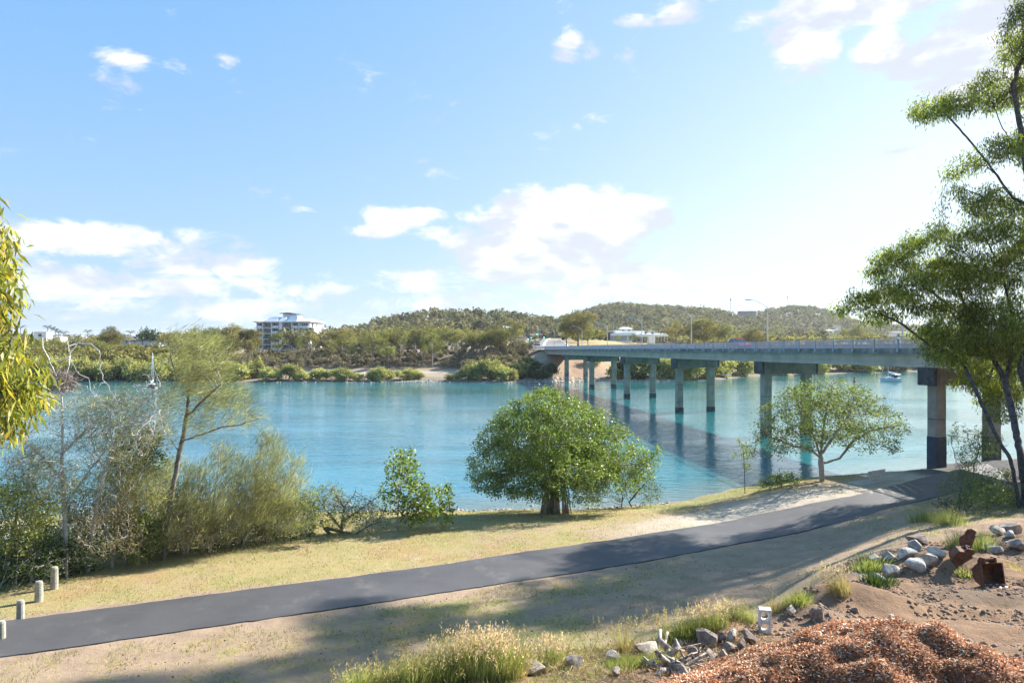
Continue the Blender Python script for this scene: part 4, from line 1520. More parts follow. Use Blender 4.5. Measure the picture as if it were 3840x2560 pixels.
def skin(pos, par, w_, rt, rr, sides=(7, 3), thick=.05):
    p = math.log(rr / rt) / math.log(max(w_[0], 2))
    r = rt * w_ ** p
    n_ = len(pos)
    d = np.zeros((n_, 3))
    e = np.where(par >= 0)[0]
    d[e] = pos[e] - pos[par[e]]
    l = np.linalg.norm(d, axis=1)
    main = np.full(n_, -1)
    best = np.zeros(n_)
    for i in e:
        if w_[i] > best[par[i]]:
            best[par[i]] = w_[i]
            main[par[i]] = i
    if main[0] >= 0 and par[0] < 0:
        d[0] = d[main[0]]
        l[0] = l[main[0]]
    d = d / np.maximum(l, 1e-6)[:, None]
    ref = np.array([.35, .91, .2]); ref /= np.linalg.norm(ref)
    n1 = np.cross(d, ref)
    n1 /= np.maximum(np.linalg.norm(n1, axis=1), 1e-6)[:, None]
    n2 = np.cross(d, n1)
    Vs, Fs = [], []
    off = 0
    ismain = main[par[e]] == e
    r0 = np.where(ismain, r[par[e]], np.minimum(r[e] * 1.25, r[par[e]]))
    f1 = np.where(ismain[:, None], n1[par[e]], n1[e])
    f2 = np.where(ismain[:, None], n2[par[e]], n2[e])
    for sel, sd_ in ((r[e] >= thick, sides[0]), (r[e] < thick, sides[1])):
        k = e[sel]
        if not len(k):
            continue
        t = np.arange(sd_) * 2 * np.pi / sd_
        ct, st = np.cos(t)[None, :, None], np.sin(t)[None, :, None]
        a = pos[par[k]][:, None] + (f1[sel][:, None] * ct + f2[sel][:, None] * st) * r0[sel][:, None, None]
        b_ = pos[k][:, None] + (n1[k][:, None] * ct + n2[k][:, None] * st) * r[k][:, None, None]
        V = np.concatenate([a, b_], 1).reshape(-1, 3)
        base = off + np.arange(len(k))[:, None] * 2 * sd_
        i = np.arange(sd_)[None]
        j = (i + 1) % sd_
        F = np.stack([base + i, base + j, base + sd_ + j, base + sd_ + i], 2).reshape(-1, 4)
        Vs.append(V)
        Fs.append(F)
        off += len(V)
    return np.concatenate(Vs), np.concatenate(Fs), r


def leafquads(cen, L, W, rng, droop=0.0, dirv=None, dn=.6, fold=True):
    """diamond leaves hung at cen; droop pulls them down, dirv (+ noise dn) gives them a common sweep"""
    n_ = len(cen)
    if dirv is None:
        d = rng.normal(0, 1, (n_, 3))
        d[:, 2] -= droop * 2.2
    else:
        d = np.array(dirv)[None] + rng.normal(0, dn, (n_, 3))
    d /= np.linalg.norm(d, axis=1)[:, None]
    sdv = np.cross(d, rng.normal(0, 1, (n_, 3)))
    sdv /= np.linalg.norm(sdv, axis=1)[:, None]
    nn = np.cross(d, sdv)
    ll = (L * (.6 + .7 * rng.random(n_)))[:, None]
    ww = (W * (.6 + .7 * rng.random(n_)))[:, None]
    b0 = cen
    tip = cen + d * ll - np.array([0, 0, 1]) * ll * droop * .15
    mid = cen + d * ll * .45 + nn * ll * .08
    V = np.stack([b0, mid + sdv * ww / 2, tip, mid - sdv * ww / 2], 1).reshape(-1, 3)
    F = np.arange(n_ * 4).reshape(-1, 4)
    return V, F


def ellpts(lobes, n_, rng, shell=.5):
    """points in a list of ellipsoids (cx,cy,cz,rx,ry,rz), more of them near the outside"""
    lb = np.array(lobes, float)
    vol = lb[:, 3] * lb[:, 4] * lb[:, 5]
    vol = vol ** .8
    k = rng.choice(len(lb), n_, p=vol / vol.sum())
    v = rng.normal(0, 1, (n_, 3))
    v /= np.linalg.norm(v, axis=1)[:, None]
    rad = rng.random(n_) ** (shell / 3 + .0)
    return lb[k, :3] + v * rad[:, None] * lb[k, 3:]


def tree_meshes(name, skel, lobes, rng_seed, n_attr, step, kill, rt, rr, leaf, nper, spread, wmax=3, trop=(0, 0, .05), shell=.7, sides=(7, 3), thick=.05, jit=.25, maxit=70, extra=0, boost=1):
    rng = np.random.default_rng(rng_seed)
    A = ellpts(lobes, n_attr, rng, shell) if n_attr else []
    pos, par = grow(skel, A, step, kill, rng_seed, trop=trop, jit=jit, maxit=maxit)
    w_, ch = weights(par)
    wl = w_.copy()
    if boost > 1:
        ns_ = sum(len(densify(l, step)) for l in skel) - len(skel)
        w_[:ns_] = np.maximum(w_[:ns_], boost)
    V, F, r = skin(pos, par, w_, rt, rr, sides, thick)
    tm = npmesh(name + '_trunk', V, F, True)
    cm = None
    if nper > 0:
        tips = pos[(wl <= wmax)]
        if n_attr:
            tips = tips[tips[:, 2] > pos[0, 2] + .1]
        cen = np.repeat(tips, nper, 0)
        cen = cen + rng.normal(0, spread, cen.shape)
        if extra:
            cc = ellpts(lobes, max(40, extra // 34), rng, .6)
            sp_ = spread * 1.15
            cen = np.concatenate([cen, np.repeat(cc, 34, 0) + rng.normal(0, 1, (len(cc) * 34, 3)) * [sp_, sp_, sp_ * .7]])
        V, F = leafquads(cen, rng=rng, **leaf)
        cm = npmesh(name + '_crown', V, F)
    return tm, cm


def lobpx(L_, Y, dj=0.0, rng=None, dk=1.0):
    out = []
    for q in L_:
        px, py, rx, ry = q[:4]
        dy = q[4] if len(q) > 4 else (rng.uniform(-dj, dj) if rng is not None else 0)
        c = P(px, py, Y + dy)
        out.append((c.x, c.y, c.z, rx * Y / FPX, rx * Y / FPX * dk, ry * Y / FPX))
    return out


def sk(pts, Y, dys=None):
    return [tuple(P(px, py, Y + (dys[i] if dys else 0))) for i, (px, py) in enumerate(pts)]


def plant(name, label, cat, tm, cm, bark, leafm, group=None, trunk='trunk', crown='crown'):
    """root Empty at the base with trunk and crown children (world-space meshes moved to the base)"""
    co = np.empty(len(tm.vertices) * 3, np.float32)
    tm.vertices.foreach_get('co', co)
    co = co.reshape(-1, 3)
    base = co[0].copy()
    base[:2] = co[:6, :2].mean(0)
    for me in (tm, cm):
        if me is None:
            continue
        c_ = np.empty(len(me.vertices) * 3, np.float32)
        me.vertices.foreach_get('co', c_)
        c_ = (c_.reshape(-1, 3) - base).ravel()
        me.vertices.foreach_set('co', c_)
        me.update()
    t = thing(name, label, cat, tuple(float(q) for q in base), 0, group)
    obj(trunk, tm, M[bark], t)
    if cm is not None:
        obj(crown, cm, M[leafm], t)
    return t


# ---- the big weeping fig on the bank
rng = np.random.default_rng(11)
bse = G(2082, 1922)
Y = bse.y
sk0 = [(bse.x, bse.y, bse.z - .1), (bse.x - .05, Y, bse.z + .9), (bse.x + .02, Y, bse.z + 1.9)]
skel = [sk0] + [sk(l, Y, d) for l, d in (
    ([(2085, 1800), (2000, 1720), (1900, 1680), (1830, 1660)], [0, -.5, -1, -1]), ([(2085, 1800), (2060, 1700), (2040, 1600), (2040, 1520)], [0, .2, .5, .3]),
    ([(2085, 1800), (2150, 1720), (2230, 1660)], [0, .3, 1.0]), ([(2085, 1810), (2200, 1765), (2330, 1740), (2400, 1735)], [0, -.4, -.8, -.8]),
    ([(2085, 1800), (2090, 1720), (2110, 1640)], [0, -1.6, -2.4]), ([(2085, 1800), (2050, 1720), (2020, 1640)], [0, 1.5, 2.4]), ([(2080, 1800), (1960, 1770), (1850, 1775)], [0, .4, .5]))]
LF = [(2050, 1600, 205, 145, 0), (2130, 1610, 150, 130, 1.6), (2000, 1650, 160, 130, -1.4), (1905, 1650, 130, 110, .3), (1870, 1740, 120, 100, 0), (1820, 1800, 75, 45, -.3), (1790, 1700, 35, 40, 0), (2270, 1590, 60, 40, .5), (1960, 1530, 60, 40, .4), (2440, 1700, 45, 45, 0), (2230, 1655, 130, 130, .3),
      (2300, 1700, 130, 95, .5), (2380, 1735, 85, 70, -.4), (2120, 1740, 180, 110, -1.8), (2150, 1740, 160, 100, 1.5), (1960, 1790, 110, 75, -1.0), (2230, 1760, 120, 75, -.6), (2060, 1510, 110, 60, 0), (1900, 1815, 105, 48, -.6), (2010, 1838, 110, 42, -1.2), (2180, 1830, 100, 50, -1.0), (2340, 1795, 80, 45, .2), (2420, 1770, 50, 45, 0)]
lob = lobpx(LF, Y)
tm, cm = tree_meshes('weeping_fig_tree', skel, lob, 11, 2100, .20, .24, .012, .15, dict(L=.13, W=.07, droop=.25), 13, .15, 3, (0, 0, .04), .75, extra=42000)
fig = plant('weeping_fig_tree', 'largest domed leafy fig on the near bank, with bundled aerial roots', 'tree', tm, cm, 'bark_pale', 'fig')
ar = MB()
rr_ = random.Random(3)
for i in range(44):
    a = rr_.uniform(0, 6.28); q = rr_.uniform(.1, .85)
    bx, by = q * math.cos(a) * 1.25, q * math.sin(a) * .8
    zb_ = H(bse.x + bx, bse.y + by) - bse.z + .05
    pts = [(bx, by, zb_)] + [(bx * (1 - .35 * t) + rr_.uniform(-.05, .05), by * (1 - .3 * t) + rr_.uniform(-.05, .05), zb_ * (1 - t) + t * 2.2) for t in (.3, .6, 1)]
    r0 = rr_.uniform(.022, .06)
    ar.tube(pts, [r0 * 1.5, r0, r0 * .9, r0], 6)
obj('aerial_roots', ar.mesh('aerial_roots', True), M['bark_pale'], fig)

# ---- spreading tree by the bench
bse = G(3084, 1802)
Y = bse.y
skel = [[tuple(bse - Vector((0, 0, .1)))] + sk([(3080, 1750), (3078, 1715)], Y)] + [sk(l, Y, d) for l, d in (
    ([(3078, 1715), (3050, 1690), (2980, 1670), (2900, 1640), (2850, 1600)], [0, -.4, -.8, -1, -1]), ([(3078, 1715), (3082, 1640), (3095, 1560), (3110, 1480)], [0, .2, .4, .6]),
    ([(3085, 1735), (3150, 1715), (3200, 1650), (3270, 1610), (3340, 1600)], [0, .3, .5, .4, .2]), ([(3078, 1715), (3060, 1650), (3010, 1570), (2990, 1500)], [0, .5, 1.2, 1.2]),
    ([(3080, 1700), (3130, 1630), (3180, 1560), (3200, 1500)], [0, -.5, -1.2, -1.4]), ([(3085, 1700), (3110, 1660), (3150, 1600)], [0, 1.0, 2.2]))]
LS = [(3100, 1480, 150, 60, 0), (3020, 1500, 130, 60, 1), (2950, 1560, 110, 90, 0), (2890, 1620, 80, 70, -.5), (2880, 1680, 80, 45, -.4), (3200, 1510, 110, 60, .6), (3260, 1570, 110, 80, 0), (3340, 1610, 65, 75, 0),
      (3080, 1570, 140, 90, -1.5), (3130, 1580, 130, 90, 1.6), (3230, 1640, 90, 50, -.5), (2990, 1640, 110, 50, .8), (3330, 1660, 50, 40, .2)]
tm, cm = tree_meshes('spreading_tree', skel, lobpx(LS, Y), 12, 1700, .22, .26, .009, .17, dict(L=.13, W=.075, droop=.1), 8, .15, 2, (0, 0, .05), .6, extra=7000)
plant('spreading_tree', 'airy spreading tree with pale forked trunk and sparse leaves beside the park bench', 'tree', tm, cm, 'bark_pale', 'spread')

# ---- tall gum at the right edge
rng = np.random.default_rng(13)
bse = G(3822, 1925)
Y = 37.5
bse = Vector(((3822 - 1920) / FPX * Y, Y, H((3822 - 1920) / FPX * Y, Y)))
YC = 6.5
b0 = tuple(bse - Vector((0, 0, .3)))
def lean(l):
    out = []
    for q in l:
        v_ = Vector(q)
        k_ = 1 + YC * float(sm((v_.z - bse.z - 1) / 9)) / v_.y
        out.append((v_.x * k_, v_.y * k_, HC + (v_.z - HC) * k_))
    return out


skel = [[b0] + sk([(3815, 1850), (3790, 1720), (3745, 1650), (3690, 1530), (3640, 1420), (3600, 1340), (3520, 1230)], Y, [0, 0, 0, 0, 0, .3, .6]),
        [b0] + sk([(3845, 1850), (3825, 1700), (3800, 1560), (3770, 1430), (3720, 1330), (3660, 1220), (3600, 1100), (3540, 1010)], Y + .3, [0, 0, 0, .2, .4, .6, .8, 1]),
        [b0] + sk([(3880, 1850), (3885, 1700), (3870, 1500), (3830, 1380), (3850, 1250), (3880, 1100), (3890, 900), (3860, 700), (3830, 500), (3800, 330)], Y - .4, [0, 0, 0, -.2, -.3, -.4, -.4, -.3, 0, .3])] + [
    sk(l, Y, d) for l, d in (
        ([(3600, 1340), (3480, 1290), (3380, 1210), (3300, 1175), (3220, 1150)], [.3, 0, -.3, -.5, -.6]), ([(3660, 1220), (3580, 1160), (3480, 1080), (3400, 1010), (3340, 990)], [.9, 1.2, 1.5, 1.6, 1.6]),
        ([(3600, 1100), (3600, 1000), (3560, 920), (3500, 880)], [1.1, 1.2, 1.3, 1.4]), ([(3870, 780), (3800, 740), (3740, 660), (3650, 540), (3560, 440), (3500, 390)], [-.3, 0, .2, .5, .8, 1]),
        ([(3740, 660), (3700, 620), (3620, 620)], [.2, -.3, -.6]), ([(3800, 740), (3760, 700), (3700, 740), (3600, 700), (3540, 720)], [0, -.5, -1, -1.4, -1.6]),
        ([(3770, 1430), (3800, 1300), (3790, 1150), (3750, 1000), (3700, 900)], [.5, .2, 0, 0, 0]), ([(3850, 600), (3760, 480), (3720, 380)], [-.2, 0, 0]), ([(3720, 1330), (3640, 1330), (3560, 1300)], [.7, -.5, -1.2]))]
skel = [lean(l) for l in skel]
LE = [(3740, 343, 95, 70), (3700, 300, 60, 40), (3511, 400, 95, 42), (3450, 420, 45, 30), (3590, 385, 70, 35), (3800, 205, 60, 55), (3845, 330, 60, 80), (3770, 540, 60, 50), (3840, 560, 50, 90), (3560, 655, 34, 22), (3590, 700, 30, 18), (3655, 620, 45, 35),
      (3690, 735, 75, 40), (3660, 780, 55, 30), (3780, 800, 85, 70), (3700, 860, 85, 55), (3640, 850, 40, 40), (3800, 900, 70, 60), (3478, 900, 75, 40), (3540, 870, 60, 35), (3400, 930, 60, 35), (3345, 975, 75, 45), (3290, 1010, 50, 35),
      (3250, 1115, 75, 30), (3180, 1150, 50, 28), (3330, 1110, 80, 35), (3396, 1070, 95, 55), (3470, 1010, 90, 45), (3543, 1010, 85, 60), (3600, 960, 70, 50), (3650, 1060, 95, 70), (3720, 1010, 90, 60), (3790, 1000, 60, 100), (3450, 1150, 75, 35),
      (3590, 1160, 110, 50), (3530, 1220, 60, 40), (3593, 1270, 90, 60), (3700, 1170, 100, 60), (3723, 1260, 110, 80), (3640, 1340, 80, 50), (3700, 1400, 60, 60), (3800, 1300, 70, 130), (3800, 1430, 60, 60), (3830, 1150, 50, 120),
      (3560, 1310, 95, 55), (3640, 1420, 60, 50), (3710, 1480, 60, 45), (3480, 1250, 70, 35), (3780, 1520, 55, 60), (3300, 1180, 70, 25), (3960, 900, 120, 200), (3980, 500, 130, 200), (3960, 1250, 100, 150), (3900, 100, 120, 140), (3920, -150, 150, 160)]
lob = [(a_, b_, c_, d_ * 1.0, e_, f_ * .9) for (a_, b_, c_, d_, e_, f_) in lobpx(LE, Y + YC, 1.8, rng, 1.1)]
tm, cm = tree_meshes('tall_gum_tree', skel, lob, 13, 3600, .26, .34, .012, .27, dict(L=.25, W=.055, droop=.75), 17, .22, 2, (0, 0, .05), .9, thick=.04, extra=60000)
plant('tall_gum_tree', 'tall leaning gum tree with dark trunks and drooping leaves at the right edge', 'tree', tm, cm, 'bark_dark', 'euc')

# ---- gum foliage hanging in from the left, close to the camera
Y = 8.0
b0 = (-8.2, 8.3, H(-8.2, 8.3) - .2)
skel = [[b0, (-8.1, 8.3, 8.5), (-7.6, 8.2, 11.5), (-7.0, 8.0, 14.0)],
        [(-7.9, 8.25, 10.0), (-6.9, 8.1, 11.6), (-5.9, 8.0, 12.0), (-5.2, 8.0, 11.6)], [(-8.05, 8.3, 9.0), (-7.0, 8.1, 10.8), (-5.8, 7.9, 11.0), (-5.1, 8.0, 10.6)],
        [(-8.1, 8.3, 8.6), (-7.0, 8.0, 10.0), (-5.9, 7.9, 10.4), (-5.1, 7.9, 10.1)]]
LG = [(-20, 960, 75, 170), (40, 1120, 60, 70), (-60, 1100, 100, 250), (0, 1300, 70, 60), (40, 1390, 95, 110), (80, 1470, 100, 90), (20, 1540, 110, 110), (-60, 1500, 120, 180), (-120, 1000, 120, 300)]
lob = lobpx(LG, Y, .3, np.random.default_rng(5), 1.4)
tm, cm = tree_meshes('near_gum_tree', skel, lob, 15, 420, .09, .12, .004, .16, dict(L=.14, W=.030, droop=.8), 13, .07, 2, (0, 0, -.1), .9, thick=.02, sides=(8, 4), extra=1300)
plant('near_gum_tree', 'yellow green gum foliage with long drooping leaves entering at the left edge', 'tree', tm, cm, 'bark_grey', 'eucyel')

# ---- left bank thicket, one plant at a time
def thicket(name, label, cat, base, lines, lobes, seed, na, step, kill, rt, rr, leaf, nper, spread, bark, leafm, dj=1.0, wmax=2, trop=(0, 0, .05), extra=0, shell=.8, group=None, Yo=None, dk=1.0, jit=.28, boost=1):
    b_ = G(*base)
    Y_ = b_.y if Yo is None else Yo
    rg_ = np.random.default_rng(seed)
    sk_ = [[tuple(b_ - Vector((0, 0, .15)))] + sk(lines[0], Y_)] + [sk(l, Y_, list(rg_.uniform(-dj, dj) * np.linspace(0, 1, len(l)))) for l in lines[1:]]
    tm_, cm_ = tree_meshes(name, sk_, lobpx(lobes, Y_, dj, rg_, dk), seed, na, step, kill, rt, rr, leaf, nper, spread, wmax, trop, shell, extra=extra, thick=.035, jit=jit, boost=boost)
    return plant(name, label, cat, tm_, cm_, bark, leafm, group)


WISP = dict(L=.42, W=.017, dirv=(.75, 0, .35), dn=.38)
WISPU = dict(L=.40, W=.017, dirv=(.40, 0, .75), dn=.35)
thicket('casuarina_tree', 'tallest feathery casuarina with dark forked trunk left of centre', 'tree', (612, 2098),
        [[(620, 2000), (640, 1880), (655, 1790), (672, 1700)], [(672, 1700), (690, 1620), (705, 1520), (712, 1420), (735, 1330)], [(672, 1700), (640, 1640), (612, 1590), (600, 1520)],
         [(685, 1650), (760, 1625), (830, 1600), (900, 1590), (965, 1570)], [(700, 1560), (760, 1500), (830, 1440)], [(712, 1440), (660, 1400), (640, 1340)], [(650, 1810), (600, 1760), (560, 1740)]],
        [(720, 1290, 100, 60), (800, 1330, 75, 55), (660, 1340, 55, 60), (790, 1420, 95, 65), (700, 1430, 80, 60), (860, 1490, 80, 45), (780, 1520, 70, 45), (940, 1560, 55, 28), (870, 1585, 60, 25), (640, 1520, 50, 55), (720, 1590, 50, 40)],
        21, 950, .20, .26, .008, .10, WISP, 17, .17, 'bark_grey', 'casu', 1.2, 2)
thicket('casuarina_tree', 'young casuarina with one thin pale stem right of the tallest casuarina', 'tree', (788, 2072),
        [[(795, 1980), (800, 1880), (815, 1780), (825, 1700)], [(800, 1900), (760, 1830), (740, 1780)], [(800, 1880), (860, 1800)]],
        [(790, 1900, 110, 80), (810, 1800, 100, 80), (740, 1820, 70, 70), (860, 1760, 70, 60), (830, 1700, 55, 50), (730, 1940, 80, 60)],
        22, 560, .2, .26, .008, .05, WISPU, 20, .18, 'bark_pale', 'casu', 1.0, 2)
thicket('casuarina_tree', 'leaning feathery casuarina sapling farthest right in the left thicket', 'tree', (905, 2050),
        [[(940, 1960), (955, 1860), (965, 1740), (990, 1640)], [(955, 1860), (1010, 1780), (1050, 1700)], [(960, 1900), (1050, 1830), (1110, 1760)]],
        [(930, 1900, 100, 80), (960, 1800, 90, 90), (1000, 1700, 60, 75), (1010, 1640, 40, 40), (1060, 1760, 75, 65), (1100, 1800, 60, 50), (1010, 1880, 90, 70), (1110, 1730, 45, 30)],
        23, 480, .2, .28, .006, .05, WISPU, 24, .18, 'bark_pale', 'casu', 1.0, 2)
thicket('yellow_bush', 'rounded pale yellow green bush at the right end of the left thicket', 'bush', (1140, 2020),
        [[(1135, 1960), (1130, 1900)], [(1140, 2010), (1170, 1920)], [(1138, 2010), (1100, 1920)]], [(1130, 1910, 75, 75), (1160, 1860, 45, 50), (1095, 1880, 50, 60), (1150, 1950, 60, 45)],
        24, 320, .14, .18, .006, .035, dict(L=.08, W=.045), 14, .10, 'twig', 'bushyel', .5, 3)
thicket('bare_tree', 'leafless grey tree holding a big stick nest', 'tree', (242, 2150),
        [[(246, 2000), (238, 1850), (232, 1700), (234, 1560), (232, 1460)], [(232, 1460), (205, 1390), (180, 1340), (160, 1300), (158, 1262)], [(234, 1460), (255, 1380), (262, 1320), (290, 1285), (318, 1262), (352, 1252)],
         [(262, 1330), (250, 1280), (285, 1250)], [(290, 1285), (345, 1290), (372, 1312)], [(180, 1340), (215, 1350), (262, 1340)], [(238, 1800), (150, 1700), (90, 1650)], [(232, 1700), (330, 1600), (380, 1560)],
         [(240, 1900), (320, 1780), (400, 1680)]],
        [(100, 1680, 130, 100), (200, 1600, 120, 110), (330, 1580, 120, 100), (300, 1720, 130, 120), (130, 1800, 130, 110), (240, 1500, 90, 50), (380, 1480, 70, 50)],
        25, 1500, .18, .20, .010, .09, dict(L=.26, W=.016, dirv=(.3, 0, .5), dn=.6), 4, .14, 'bark_dead', 'casu', 1.5, 1, boost=10)
thicket('bare_tree', 'leafless pale tree leaning right behind the nest tree', 'tree', (330, 2140),
        [[(345, 2000), (365, 1880), (395, 1760), (430, 1680), (480, 1590), (540, 1500), (600, 1450)], [(430, 1680), (410, 1600), (420, 1520)], [(395, 1760), (340, 1650), (330, 1560)], [(480, 1590), (560, 1560), (620, 1520)], [(365, 1900), (450, 1800), (520, 1740)]],
        [(430, 1560, 90, 80), (520, 1500, 90, 70), (570, 1430, 60, 50), (480, 1650, 100, 80), (350, 1560, 80, 80), (560, 1600, 80, 60), (420, 1800, 110, 90)],
        26, 1500, .18, .20, .010, .08, dict(L=.3, W=.016, dirv=(.5, 0, .5), dn=.5), 6, .15, 'bark_dead', 'casu', 1.5, 1)
thicket('wispy_casuarina', 'thin half bare casuarina between the nest tree and the tallest casuarina', 'tree', (470, 2110),
        [[(468, 1980), (450, 1800), (440, 1650), (455, 1530)], [(450, 1800), (520, 1700), (580, 1600), (640, 1540)], [(445, 1700), (380, 1600), (350, 1520)]],
        [(450, 1520, 80, 70), (540, 1580, 90, 70), (380, 1560, 80, 70), (470, 1660, 100, 80), (600, 1500, 60, 50), (620, 1640, 60, 60), (340, 1660, 70, 70)],
        29, 900, .2, .24, .009, .07, dict(L=.34, W=.016, dirv=(.55, 0, .5), dn=.45), 9, .17, 'bark_dead', 'casu', 1.4, 2)
thicket('wispy_casuarina', 'thin half bare casuarina at the far left behind the green shrub', 'tree', (120, 2175),
        [[(120, 2050), (130, 1900), (110, 1780), (120, 1680)], [(130, 1900), (200, 1800), (240, 1740)]],
        [(110, 1740, 100, 80), (190, 1800, 90, 80), (60, 1820, 80, 80), (250, 1860, 90, 80), (150, 1900, 90, 70)],
        30, 700, .2, .24, .009, .06, dict(L=.34, W=.016, dirv=(.5, 0, .6), dn=.45), 11, .17, 'bark_dead', 'casu', 1.2, 2)
thicket('creeper_shrub', 'dark creeper covered shrub behind the bare twigs', 'shrub', (500, 2090),
        [[(510, 1950), (500, 1800), (500, 1720)], [(500, 1800), (560, 1700)], [(500, 1800), (440, 1740)]], [(520, 1670, 75, 60), (560, 1720, 60, 60), (470, 1730, 70, 60), (430, 1780, 50, 40), (560, 1640, 40, 40)],
        27, 380, .18, .22, .01, .09, dict(L=.11, W=.07), 22, .14, 'bark_grey', 'darkbush', 1.0, 3, Yo=None)
thicket('green_shrub', 'bright green leafy shrub at the far left under the gum leaves', 'shrub', (60, 2190),
        [[(60, 2080), (60, 1950), (70, 1860)], [(60, 2000), (130, 1900)], [(60, 2000), (0, 1900)]], [(60, 1860, 90, 75), (0, 1900, 90, 110), (120, 1920, 80, 80), (40, 2000, 110, 90), (150, 1990, 60, 60)],
        28, 520, .18, .22, .008, .07, dict(L=.13, W=.06), 14, .13, 'bark_grey', 'bushyel', 1.0, 3)
for i, (nm, lab, bx, by, lobs, mt, sd_, lf, npr) in enumerate([
    ('dark_shrub', 'dark dense shrub behind the tallest timber bollard', 250, 2165, [(230, 2080, 110, 60), (130, 2110, 110, 55), (320, 2070, 90, 60)], 'darkbush', 31, dict(L=.11, W=.06), 12),
    ('twiggy_shrub', 'grey green tangled shrub at the foot of the leaning bare tree', 420, 2130, [(400, 2000, 110, 80), (330, 1930, 100, 90), (480, 2040, 90, 60), (420, 1900, 90, 70)], 'scrub', 32, dict(L=.16, W=.03, dirv=(.3, 0, .5), dn=.8), 9),
    ('leafy_shrub', 'low leafy green shrub left of the casuarina trunk', 520, 2120, [(520, 2050, 80, 55), (560, 1980, 70, 60), (460, 1960, 70, 60)], 'bush', 33, dict(L=.11, W=.07), 11),
    ('scrubby_shrub', 'brownish dry shrub right behind the casuarina trunk', 700, 2075, [(700, 1990, 90, 70), (670, 1900, 80, 80), (760, 2020, 70, 45), (620, 1940, 70, 80)], 'scrub', 34, dict(L=.16, W=.03, dirv=(.3, 0, .5), dn=.8), 9),
    ('feathery_shrub', 'feathery yellow green undergrowth between the two young casuarinas', 860, 2050, [(850, 1980, 90, 60), (880, 1900, 80, 70), (960, 1990, 80, 50)], 'casu', 35, dict(L=.32, W=.02, dirv=(.3, 0, .7), dn=.5), 14),
    ('reedy_shrub', 'pale feathery shrub behind and left of the casuarina trunk', 560, 2085, [(560, 1850, 90, 80), (500, 1880, 80, 80), (600, 1780, 60, 60), (640, 1880, 70, 80)], 'casu', 36, dict(L=.32, W=.02, dirv=(.3, 0, .7), dn=.5), 12),
    ('feathery_shrub', 'tall pale feathery shrub between the creeper shrub and the casuarina trunk', 470, 2110, [(470, 1900, 110, 90), (540, 1820, 80, 90), (420, 1820, 90, 80), (600, 1900, 80, 90), (520, 1990, 110, 70)], 'casu', 38, dict(L=.34, W=.022, dirv=(.35, 0, .7), dn=.5), 20),
    ('feathery_shrub', 'pale feathery shrub behind the right young casuarina', 1000, 2035, [(1020, 1930, 90, 80), (1070, 1860, 70, 70), (960, 1840, 80, 80), (1090, 1960, 60, 45)], 'casu', 39, dict(L=.32, W=.02, dirv=(.4, 0, .7), dn=.5), 18),
    ('feathery_shrub', 'pale feathery shrub left of the young thin stemmed casuarina', 690, 2080, [(690, 1880, 90, 90), (660, 1790, 70, 80), (740, 1960, 90, 60), (700, 1980, 100, 60)], 'casu', 40, dict(L=.32, W=.02, dirv=(.4, 0, .7), dn=.5), 18),
    ('olive_shrub', 'olive shrub crowding the trunk of the nest tree', 200, 2140, [(200, 1960, 90, 80), (280, 1880, 80, 80), (160, 2040, 80, 60), (300, 1990, 80, 70)], 'bush', 37, dict(L=.10, W=.05), 7)]):
    thicket(nm, lab, 'shrub', (bx, by), [[(bx, by - 60), (bx + 5, by - 110)]], lobs, sd_, 420, .17, .22, .007, .06, lf, npr, .15, 'twig', mt, 1.3, 3)

# tall gums added out of view on the right to shade the bank
for (X_, Y_, Ht, sd_, lab) in ((38.0, 52.0, 28.0, 66, 'tall gum added close behind the leaning gum to shade the bank'), (34.5, 43.5, 26.0, 65, 'unseen leafy gum added between two others beyond the right edge for shade'), (27.6, 34.0, 20.0, 63, 'unseen tall gum added right of the leaning gum for shade'), (39.5, 49.0, 34.0, 64, 'unseen very tall gum added by the bridge approach for shade')):
    z_ = H(X_, Y_)
    rg_ = np.random.default_rng(sd_)
    lb_ = [(X_ + rg_.normal(0, 1.6), Y_ + rg_.normal(0, 2.2), z_ + Ht * rg_.uniform(.5, .98), 1.15, 1.3, .75) for _ in range(16)]
    sk_ = [[(X_, Y_, z_ - .3), (X_ + .4, Y_, z_ + Ht * .3), (X_ - .2, Y_, z_ + Ht * .6), (X_, Y_, z_ + Ht * .85)]]
    tm_, cm_ = tree_meshes('tall_gum_tree', sk_, lb_, sd_, 420, .4, .6, .015, .28, dict(L=.26, W=.07, droop=.7), 11, .26, 2, (0, 0, .05), .9)
    plant('tall_gum_tree', lab, 'tree', tm_, cm_, 'bark_dark', 'euc')

# fallen dead branches and the leafy bush beside them
thicket('dead_branches', 'fallen dead branches tangled on the bank between two bushes', 'dead wood', (1250, 2000),
        [[(1215, 1975), (1280, 1990), (1330, 2000)], [(1280, 1990), (1290, 1900), (1260, 1850), (1240, 1815)], [(1290, 1900), (1330, 1850), (1335, 1830)], [(1290, 1950), (1360, 1900), (1430, 1850)],
         [(1215, 1975), (1180, 1960)], [(1280, 1980), (1240, 1930), (1200, 1880)], [(1330, 2000), (1400, 1960), (1450, 1950)]],
        [(1270, 1920, 90, 60), (1370, 1920, 80, 50), (1230, 1860, 70, 50)], 41, 700, .13, .15, .011, .085, dict(L=.10, W=.055), 5, .12, 'bark_grey', 'bush', .8, 1, boost=6)
thicket('tangled_brush', 'pale leafless brush tangled behind the fallen dead branches', 'dead wood', (1400, 1990),
        [[(1395, 1960), (1380, 1900)], [(1395, 1970), (1440, 1920)], [(1390, 1960), (1320, 1900), (1260, 1840)]],
        [(1250, 1880, 70, 60), (1340, 1930, 80, 50), (1430, 1940, 60, 45), (1180, 1900, 50, 60)], 47, 700, .13, .15, .009, .04, dict(L=.1, W=.05), 1, .1, 'twig', 'darkbush', 1.2, 1)
